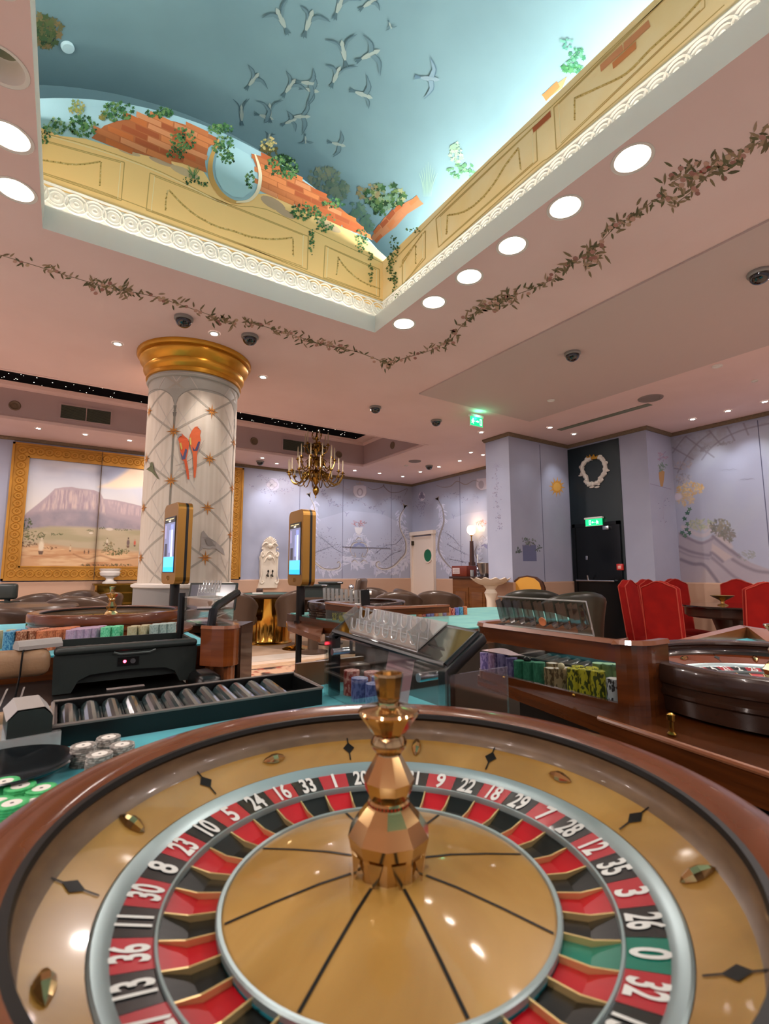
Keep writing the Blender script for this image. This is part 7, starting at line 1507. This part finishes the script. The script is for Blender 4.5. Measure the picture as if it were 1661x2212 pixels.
t = thing('office_chair', 'tall narrow black chair seen from the side behind the middle table', 'chair', at_f(722, 6.4), UP + PI/2 - 0.15)
b = MB(); b.M = Matrix.Translation((0, -0.2, 0)) @ Matrix.Rotation(math.radians(8), 4, 'X'); b.rbox((-0.22, -0.04, 0.52), (0.22, 0.04, 1.12), 0.035, 3); b.obj('backrest', M_LEAB, t); MB().rbox((-0.23, -0.22, 0.42), (0.23, 0.24, 0.52), 0.04, 3).obj('seat', M_LEAB, t)
MB().lathe([(0.03, 0.06), (0.03, 0.42)], 12).obj('gas_post', M_BLK, t); b = MB()
for k in range(5): a = 2*PI*k/5; b.tube([(0, 0, 0.08), (0.28*math.cos(a), 0.28*math.sin(a), 0.03)], [0.03, 0.02], 6)
b.obj('star_base', M_BLK, t)
# yellow chair with wooden frame
M_WALN = mat('walnut', '#4a2a18', 0.3, coat=0.3)
t = thing('armchair', 'yellow upholstered chair in a curved walnut frame before the blue bay', 'chair', at_f(1134, 6.65), PI + UP - 0.6)
ol = [(-0.23, 0.40), (-0.23, 0.98), (-0.20, 1.06), (-0.12, 1.12), (0.0, 1.14), (0.12, 1.12), (0.20, 1.06), (0.23, 0.98), (0.23, 0.40)]
b = MB(); b.M = Matrix(((1, 0, 0, 0), (0, 0, 1, -0.24), (0, 1, 0, 0), (0, 0, 0, 1))); b.prism(ol, -0.03, 0.03); b.obj('back_frame', M_WALN, t)
b = MB(); b.M = Matrix(((1, 0, 0, 0), (0, 0, 1, -0.24), (0, 1, 0, 0), (0, 0, 0, 1))); b.prism([(x*0.82, 0.44 + (z - 0.40)*0.92) for x, z in ol], -0.045, 0.045); b.obj('back_pad', mat('yellow_velvet', '#d39a3a', 0.8, sheen=0.4), t)
MB().rbox((-0.24, -0.22, 0.40), (0.24, 0.26, 0.50), 0.04, 3).obj('seat', MATS['yellow_velvet'], t); MB().box((-0.25, -0.23, 0.34), (0.25, 0.26, 0.41)).obj('seat_frame', M_WALN, t)
lg = MB(); lg.tube([(0, 0, 0.36), (0, 0.0, 0.0)], [0.024, 0.014], 8); lm_ = lg.mesh('leg', M_WALN)
for x in (-0.22, 0.22):
    for y in (-0.2, 0.23): mk('leg', lm_, t, (x, y, 0))
    b = MB(); b.tube([(x, -0.22, 0.68), (x*1.08, 0.0, 0.69), (x*1.08, 0.18, 0.66), (x*1.05, 0.20, 0.42)], 0.018, 8); b.obj('arm', M_WALN, t)

# red camel-back chairs round the dark table
M_REDV = mat('red_velvet', '#7d0d0a', 0.85, spec=0.2, col2='#8c130d', nscale=7); M_PIPE = mat('red_piping', '#9c3020', 0.6); M_LEGW = mat('dark_leg_wood', '#2a1812', 0.4)
def red_chair(label, loc, rz):
    t = thing('dining_chair', label, 'chair', loc, rz, 'red camel-back chairs'); w = 0.168
    ol = [(-w, 0.34), (w, 0.34), (w, 1.03), (w*0.86, 1.045), (w*0.55, 1.065), (w*0.28, 1.09), (0, 1.10), (-w*0.28, 1.09), (-w*0.55, 1.065), (-w*0.86, 1.045), (-w, 1.03)]
    Mt = Matrix.Translation((0, -0.20, 0)) @ Matrix(((1, 0, 0, 0), (0, 1, -0.12, 0.05), (0, 0, 1, 0), (0, 0, 0, 1))) @ Matrix(((1, 0, 0, 0), (0, 0, 1, 0), (0, 1, 0, 0), (0, 0, 0, 1)))
    b = MB(); b.M = Mt; b.prism(ol, -0.04, 0.035); o = b.obj('backrest', M_REDV, t); md = o.modifiers.new('b', 'BEVEL'); md.width = 0.012; md.segments = 2; md.limit_method = 'ANGLE'
    b = MB(); b.M = Mt; b.tube([(x, z, 0.035) for x, z in ol[1:] + [ol[0]]], 0.006, 6); b.tube([(x, z, -0.04) for x, z in ol[1:] + [ol[0]]], 0.006, 6); b.obj('piping', M_PIPE, o)
    MB().rbox((-w, -0.21, 0.36), (w, 0.25, 0.48), 0.03, 3).obj('seat', M_REDV, t)
    l = MB(); l.tube([(0, 0, 0.37), (0, 0, 0)], [0.026, 0.016], 6); me = l.mesh('leg', M_LEGW)
    for x in (-w + 0.03, w - 0.03):
        for y in (-0.19, 0.22): mk('leg', me, t, (x, y, 0))
    return t
TX, TY = 6.18, 2.466
def face(x, y, tx=TX, ty=TY): return math.atan2(ty - y, tx - x) - PI/2
def rc(px, F, extra=0.0):
    p = at_f(px, F); a = face(p.x, p.y) + extra; return (p.x - 0.18*math.sin(a), p.y + 0.18*math.cos(a), 0), a
l0, r0 = rc(1450, 4.95, 0.18); rch = red_chair('red velvet chair standing with its back to us, nearest of the set', l0, r0)
for px, F, ex, lb in ((1388, 5.55, -0.75, 'red velvet chair in profile at the left end of the set'), (1424, 5.9, -0.5, 'red velvet chair half hidden behind the nearest red chair'), (1480, 6.3, 0.1, 'red velvet chair facing us at the far side, left of the gilt bowl'), (1606, 6.12, 0.0, 'red velvet chair facing us at the far side, right of the gilt bowl'), (1668, 4.6, 0.0, 'red velvet chair cut by the right edge')):
    l, r = rc(px, F, ex); dup(rch, l, r, lb)
t = thing('round_table', 'round dark polished table among the red chairs', 'table', (TX, TY, 0))
MB().lathe([(0.0001, 0.80), (0.46, 0.80), (0.49, 0.806), (0.50, 0.818), (0.49, 0.83), (0.0001, 0.832)], 64, cap=False).obj('table_top', mat('black_cherry', '#1a100e', 0.12, coat=0.8), t); MB().lathe([(0.42, 0.70), (0.45, 0.72), (0.45, 0.80)], 48, cap=False).obj('table_skirt', M_WOODD, t); MB().lathe([(0.30, 0.0), (0.31, 0.04), (0.12, 0.09), (0.09, 0.3), (0.14, 0.5), (0.20, 0.7)], 32).obj('pedestal', M_WOODD, t)
t = thing('footed_bowl', 'small gilt footed bowl in the middle of the dark round table', 'bowl', (TX - 0.16, TY + 0.02, 0.832)); MB().lathe([(0.05, 0), (0.05, 0.006), (0.018, 0.02), (0.016, 0.04), (0.03, 0.055), (0.085, 0.085), (0.115, 0.105), (0.11, 0.107), (0.07, 0.088), (0.0001, 0.075)], 32, cap=False).obj('bowl', mat('gilt', '#b08a4a', 0.3, metal=0.8), t)

# ================================================================== BRASS DRUM TABLE
p = at_f(577, 8.5); dt = thing('drum_table', 'card table on a big polished brass drum before the wall fountain', 'table', (p.x, p.y, 0), UP)
MB().lathe([(0.42, 0.0), (0.42, 0.02), (0.40, 0.03), (0.385, 0.05)], 48).obj('drum_foot', M_BRASSF, dt); MB().lathe([(0.385, 0.04), (0.375, 0.06), (0.375, 0.74), (0.39, 0.76)], 64).obj('drum', M_BRASSF, dt)
MB().lathe([(0.0001, 0.815), (0.50, 0.815)], 48, cap=False).obj('felt', mat('grey_green_felt', '#4c6a66', 0.95), dt); MB().lathe([(0.48, 0.76), (0.53, 0.755), (0.56, 0.78), (0.56, 0.805), (0.54, 0.825), (0.50, 0.818)], 48, cap=False).obj('padded_rim', M_LEAB, dt); MB().lathe([(0.36, 0.755), (0.50, 0.755)], 48, cap=False).obj('under_board', M_WOODD, dt)
t = thing('card_box', 'small dark box beside a white card holder on the drum table', 'box', (p.x - 0.12, p.y + 0.05, 0.815), UP); MB().rbox((-0.07, -0.04, 0), (0.03, 0.04, 0.09), 0.008).obj('box', M_WOODD, t); MB().rbox((-0.12, -0.10, 0), (0.06, -0.06, 0.025), 0.006).obj('white_holder', M_WMET, t)
# black machines standing on far tables
for px, F, z, lb in ((676, 7.4, 0.82, 'black dealing machine left of the tall black chair'), (712, 8.3, 0.84, 'black dealing machine behind the tall black chair')):
    p = at_f(px, F); t = thing('dealing_machine', lb, 'machine', (p.x, p.y, 0), UP + 0.2); b = MB(); b.prism([(-0.16, -0.12), (0.16, -0.12), (0.19, 0.12), (-0.19, 0.12)], z, z + 0.16); o = b.obj('case', M_BLKM, t); MB().rbox((-0.20, -0.15, z + 0.15), (0.20, 0.14, z + 0.185), 0.012).obj('lid', M_BLKM, t); MB().rbox((0.10, -0.16, z + 0.16), (0.18, -0.15, z + 0.18), 0.004).obj('shiny_plate', M_STEEL, t)
    MB().lathe([(0.22, 0), (0.22, 0.03), (0.08, 0.06), (0.08, z - 0.05), (0.24, z - 0.03), (0.24, z)], 28).obj('round_stand', M_LEAB, t)
p = at_f(758, 7.4); t = thing('steel_post', 'steel topped post with white arm behind the clear rack', 'post', (p.x, p.y, 0), UP); MB().lathe([(0.10, 0), (0.10, 0.02), (0.025, 0.04), (0.025, 0.92)], 16).obj('post', M_BLK, t); MB().sphere((0, 0, 0.96), 0.045, 8).obj('steel_head', M_STEEL, t); MB().tube([(0.02, 0, 0.88), (0.30, 0, 0.88)], 0.03, 10).obj('white_arm', M_WMET, t)
# dark padded table at the far left
t = thing('card_table', 'dark padded card table at the far left', 'table', at_f(26, 5.0), UP); MB().lathe([(0.0001, 0.85), (0.46, 0.85), (0.50, 0.862), (0.51, 0.84), (0.47, 0.81), (0.0001, 0.80)], 48, cap=False).obj('padded_top', M_LEAB, t); MB().lathe([(0.3, 0), (0.3, 0.80)], 32).obj('drum', M_BRASSF, t)
p = at_f(0, 5.65); t = thing('desk_monitor', 'black rounded monitor back at the left edge', 'monitor', (p.x, p.y, 0), UP + 0.3); MB().rbox((-0.1, -0.05, 0.88), (0.09, 0.05, 1.06), 0.03, 3).obj('case', M_BLKM, t); MB().tube([(0, 0, 0.86), (0, 0, 0.95)], 0.03, 8).lathe([(0.12, 0.85), (0.12, 0.862)], 16).obj('foot', M_BLKM, t)
MB().tube([(0, 0, 0), (0, 0, 0.86)], 0.03, 8).obj('stand', M_BLKM, t)

# ================================================================== ALONG THE WALLS
# gold console with white urn under the painting
a_, b_ = at_y(205, 1268, 8.62), at_y(300, 1268, 8.62); t = thing('console_cabinet', 'mirrored gold console cabinet below the mountain painting', 'cabinet', (0, 0, 0)); M_MIRG = mat('antique_gold_mirror', '#7d6428', 0.12, metal=1.0, col2='#8f7434', nscale=8)
MB().box((a_.x, 8.62, 0), (b_.x + 0.4, 8.99, 0.985)).obj('cabinet_body', M_MIRG, t); MB().box((a_.x - 0.02, 8.60, 0.985), (b_.x + 0.42, 8.995, 1.01)).obj('cabinet_top', M_BRASSD, t)
for z in (0.86, 0.70): MB().box((a_.x - 0.01, 8.605, z), (b_.x + 0.41, 8.62, z + 0.02)).obj('gold_rail', M_BRASSF, t)
b = MB(); b.tube([(a_.x + 0.02, 8.61, 0.985), (a_.x + 0.02, 8.61, 0.5)], 0.02, 8); b.obj('corner_scroll', M_BRASSF, t)
p = at_y(237, 1250, 8.8); t = thing('urn', 'white footed urn on the gold console', 'urn', (p.x, 8.8, 1.011)); MB().lathe([(0.10, 0), (0.10, 0.02), (0.06, 0.04), (0.05, 0.07), (0.06, 0.085), (0.13, 0.12), (0.145, 0.17), (0.13, 0.19), (0.15, 0.215), (0.155, 0.225), (0.13, 0.228), (0.0001, 0.20)], 28, cap=False).obj('urn_body', M_WMET, t)
# rococo wall fountain
M_STUC = mat('ivory_stucco', '#e2d6c4', 0.55); fo_ = thing('rococo_fountain', 'white carved rococo wall fountain with two dark taps', 'fountain', (3.27, YB, 0))
cf = lambda x, y: ((x - 620) / 13.82 * 0.0088, 1.86 - (y - 245) / 13.82 * 0.0088)
bo = [cf(x, y) for x, y in ((300, 1770), (330, 1640), (370, 1500), (355, 1350), (350, 1000), (330, 880), (370, 780), (430, 700), (410, 600), (400, 520), (440, 440), (500, 360), (560, 300), (635, 245), (700, 300), (770, 360), (830, 450), (840, 530), (800, 620), (810, 700), (870, 780), (880, 880), (860, 1000), (855, 1350), (850, 1500), (890, 1640), (870, 1770))]
b = MB(); b.M = Matrix(((1, 0, 0, 0), (0, 0, 1, 0), (0, 1, 0, 0), (0, 0, 0, 1))); b.prism(bo, -0.10, -0.032); b.obj('back_slab', M_STUC, fo_)
def sc_tube(pts, r, nm): P = [(lambda q: (q[0], -0.11, q[1]))(cf(*p)) for p in [(v.x, v.y) for v in smooth_line(pts, 4)]]; n = len(P); return MB().tube(P, [r*(0.55 + 0.45*math.sin(PI*i/(n - 1))) for i in range(n)], 8).obj(nm, M_STUC, fo_)
for sg in (-1, 1):
    X = lambda x: 620 + sg*(x - 620)
    sc_tube([(X(860), 540), (X(800), 470), (X(740), 450), (X(690), 500), (X(720), 560)], 0.020, 'shell_scroll'); sc_tube([(X(830), 700), (X(880), 760), (X(850), 860), (X(800), 800), (X(830), 750)], 0.020, 'side_scroll'); sc_tube([(X(870), 880), (X(860), 1100), (X(855), 1350), (X(890), 1500)], 0.014, 'side_moulding'); sc_tube([(X(890), 1480), (X(900), 1580), (X(850), 1640), (X(800), 1600), (X(830), 1560)], 0.018, 'foot_scroll'); sc_tube([(X(780), 1020), (X(740), 920), (X(690), 870), (X(650), 900)], 0.014, 'inner_scroll')
    sc_tube([(X(860), 650), (X(850), 600)], 0.02, 'finial')
for k in range(9):
    a = -PI/2 + (k - 4)*0.30; sc_tube([(620 + 40*math.cos(a), 480 + 40*math.sin(a)), (620 + 140*math.cos(a), 470 + 130*math.sin(a)), (620 + 215*math.cos(a), 465 + 205*math.sin(a))], 0.014, 'shell_rib')
for (x, y, r) in ((620, 540, 0.045), (610, 880, 0.042)): q = cf(x, y); b = MB(); b.sphere((q[0], -0.11, q[1]), r, 8, sz=1.1); b.obj('shell_boss', M_STUC, fo_)
sc_tube([(480, 840), (540, 740), (620, 700), (700, 740), (760, 840)], 0.014, 'arch_moulding')
MB().rbox((-0.24, -0.20, 0.72), (0.30, -0.04, 0.80), 0.02).lathe([(0.09, 0), (0.07, 0.05), (0.06, 0.6), (0.08, 0.73)], 24, (0.03, -0.13)).obj('basin', M_STUC, fo_)
for x in (-0.05, 0.035):
    b = MB(); b.tube([(x, -0.10, 1.125), (x, -0.17, 1.125), (x, -0.185, 1.10)], 0.016, 8); b.tube([(x, -0.15, 1.13), (x + 0.01, -0.15, 1.18)], 0.008, 6); b.sphere((x + 0.01, -0.15, 1.20), 0.018, 6, sz=1.4); b.obj('tap', mat('dark_bronze', '#2f2a22', 0.35, metal=0.8), fo_)
# sideboard with box, lamp, candlestick, ice bucket
M_PINE = mat('honey_oak', '#7a4a22', 0.35, coat=0.3, col2='#653a19', nscale=3, stretch=(1, 1, 8)); sx0, sx1, sy0, sy1, sz = 6.30, 6.68, 6.28, 7.31, 1.10
sb = thing('sideboard', 'honey oak sideboard with two panelled doors against the right wall', 'sideboard', (0, 0, 0))
MB().box((sx0 + 0.04, sy0 + 0.05, 0.06), (sx1, sy1 - 0.05, 0.94)).obj('carcass', M_PINE, sb); MB().box((sx0 + 0.02, sy0 + 0.03, 0), (sx1, sy1 - 0.03, 0.08)).obj('plinth', M_PINE, sb); MB().sweep([(sx1, sy1 - 0.05), (sx0 + 0.04, sy1 - 0.05), (sx0 + 0.04, sy0 + 0.05), (sx1, sy0 + 0.05)], [(0, 0.94), (-0.01, 0.94), (-0.02, 1.0), (-0.035, 1.06), (0.0, 1.06)][::-1]).obj('cornice', M_PINE, sb); MB().rbox((sx0 - 0.01, sy0, 1.06), (sx1, sy1, sz), 0.008).obj('top_board', M_WOODD, sb)
for y0_, y1_ in ((sy0 + 0.09, (sy0 + sy1)/2 - 0.01), ((sy0 + sy1)/2 + 0.01, sy1 - 0.09)):
    o = MB().box((sx0 + 0.022, y0_, 0.12), (sx0 + 0.04, y1_, 0.90)).obj('door', M_PINE, sb); MB().rbox((sx0 + 0.012, y0_ + 0.07, 0.20), (sx0 + 0.024, y1_ - 0.07, 0.82), 0.008).obj('door_panel', M_PINE, o); MB().sphere((sx0 + 0.01, y1_ - 0.035 if y0_ < 6.7 else y0_ + 0.035, 0.55), 0.014, 6).obj('knob', M_BRASSF, o)
t = thing('wooden_box', 'red wooden box with white notice on the sideboard', 'box', (0, 0, 0)); MB().rbox((6.34, 6.86, sz), (6.60, 7.28, sz + 0.20), 0.008).obj('box', mat('red_box', '#7a2f1c', 0.35, coat=0.4), t); o = MB().box((6.336, 7.05, sz + 0.05), (6.34, 7.25, sz + 0.16)).obj('notice', mat('notice_paper', '#d8c8c4', 0.7), t)
for k in range(4): MB().box((6.3352, 7.07, sz + 0.07 + 0.022*k), (6.336, 7.23 - 0.03*(k % 2), sz + 0.078 + 0.022*k)).obj('notice_line', mat('notice_ink', '#a08a8a', 0.7), o)
t = thing('pillar_lamp', 'tall dark pillar lamp with glowing glass flame shade on the sideboard', 'lamp', (6.52, 6.90, 0)); b = MB(); b.prism([(-0.045, -0.045), (0.045, -0.045), (0.045, 0.045), (-0.045, 0.045)], sz + 0.202, sz + 0.27); b.obj('foot', M_WALN, t)
b = MB(); b.lathe([(0.046, sz + 0.27), (0.034, sz + 0.66), (0.04, sz + 0.67)], 4, smooth=False, phase=PI/4); b.obj('pillar', M_WALN, t); MB().lathe([(0.012, sz + 0.66), (0.012, sz + 0.76), (0.035, sz + 0.78), (0.01, sz + 0.80)], 16).obj('stem', M_BRASSD, t)
MB().lathe([(0.02, sz + 0.785), (0.07, sz + 0.83), (0.085, sz + 0.88), (0.075, sz + 0.93), (0.055, sz + 0.965)], 20, cap=False).obj('shade', mat('glow_glass', '#ffe2b0', emit='#ffd28a', estr=4.0), t); lamp('POINT', 'lamp_glow', (6.45, 6.90, sz + 0.99), 1.6, (1.0, 0.78, 0.5), 0.06)
t = thing('candlestick', 'turned silver candlestick with white candle on the sideboard', 'candlestick', (6.44, 6.66, sz)); MB().lathe([(0.055, 0), (0.055, 0.01), (0.02, 0.03), (0.03, 0.06), (0.014, 0.09), (0.03, 0.13), (0.014, 0.17), (0.022, 0.2), (0.05, 0.215), (0.012, 0.225)], 18).obj('stick', M_STEEL, t); MB().lathe([(0.014, 0.22), (0.014, 0.40), (0.0001, 0.41)], 10).obj('candle', M_WMET, t)
t = thing('ice_bucket', 'large silver wine cooler on the sideboard', 'wine cooler', (6.44, 6.46, sz)); MB().lathe([(0.09, 0), (0.10, 0.01), (0.12, 0.08), (0.145, 0.20), (0.16, 0.245), (0.15, 0.25), (0.13, 0.20), (0.0001, 0.06)], 28, cap=False).obj('cooler', M_STEEL, t)
for s_ in (-1, 1): b = MB(); b.tube([(0, s_*0.135, 0.17), (0, s_*0.175, 0.18), (0, s_*0.18, 0.13), (0, s_*0.13, 0.11)], 0.008, 6); b.obj('handle', M_STEEL, t)
t = thing('drinking_glass', 'clear drinking glass beside the silver candlestick', 'glass', (6.40, 6.78, sz)); MB().lathe([(0.0001, 0.004), (0.032, 0.004), (0.036, 0.12), (0.0345, 0.12), (0.031, 0.008)], 18, cap=False).obj('tumbler', M_ACRE, t)
# scalloped pedestal basin by the bay
p = at_f(1060, 6.35); bs = thing('pedestal_basin', 'white scalloped shell basin on a pedestal beside the blue bay', 'basin', (4.99, 4.92, 0))
def shell_b(u, v): a = 2*PI*u; r = 0.05 + 0.22*v; s = 1 + 0.05*math.cos(12*a)*v; return (r*s*math.cos(a), r*s*math.sin(a), 1.0 + 0.10*v**2.2 + 0.012*math.cos(12*a)*v**3)
MB().grid(shell_b, 72, 8, wrap=True).obj('basin', M_STUC, bs); MB().lathe([(0.16, 0), (0.16, 0.04), (0.10, 0.08), (0.06, 0.2), (0.055, 0.8), (0.09, 0.9), (0.06, 0.95), (0.10, 1.003)], 24).obj('pedestal', M_STUC, bs)

# ================================================================== RUG
rug = thing('rug', 'patterned oriental rug in beige and dark brown on the floor', 'rug', (0, 0, 0)); cr = Canvas(220, 120, '#b08d72'); nzr = cr.noise(9, 55); cr.put(np.clip((nzr - 0.52)*14, 0, 1), '#3c2a22'); cr.put(np.clip((cr.noise(7, 56) - 0.60)*14, 0, 1), '#8a4a38'); 
for m_ in (6, 16): cr.put(((np.abs(cr.X - m_) < 1.5) | (np.abs(cr.X - cr.w + m_) < 1.5) | (np.abs(cr.Y - m_) < 1.5) | (np.abs(cr.Y - cr.h + m_) < 1.5)).astype(float), '#4a3228')
bd = ((cr.X < 16) | (cr.Y < 16) | (cr.X > cr.w - 16) | (cr.Y > cr.h - 16)).astype(float)*0.75; cr.put(bd, '#b89878')
cr.obj('pile', lambda u, v: (0.9 + 3.2*u, 6.28 - 1.9*v, 0.012), rug, 0.95); MB().box((0.9, 4.38, 0.0), (4.1, 6.28, 0.0118)).obj('backing', mat('rug_back', '#7d6450', 0.95), rug)
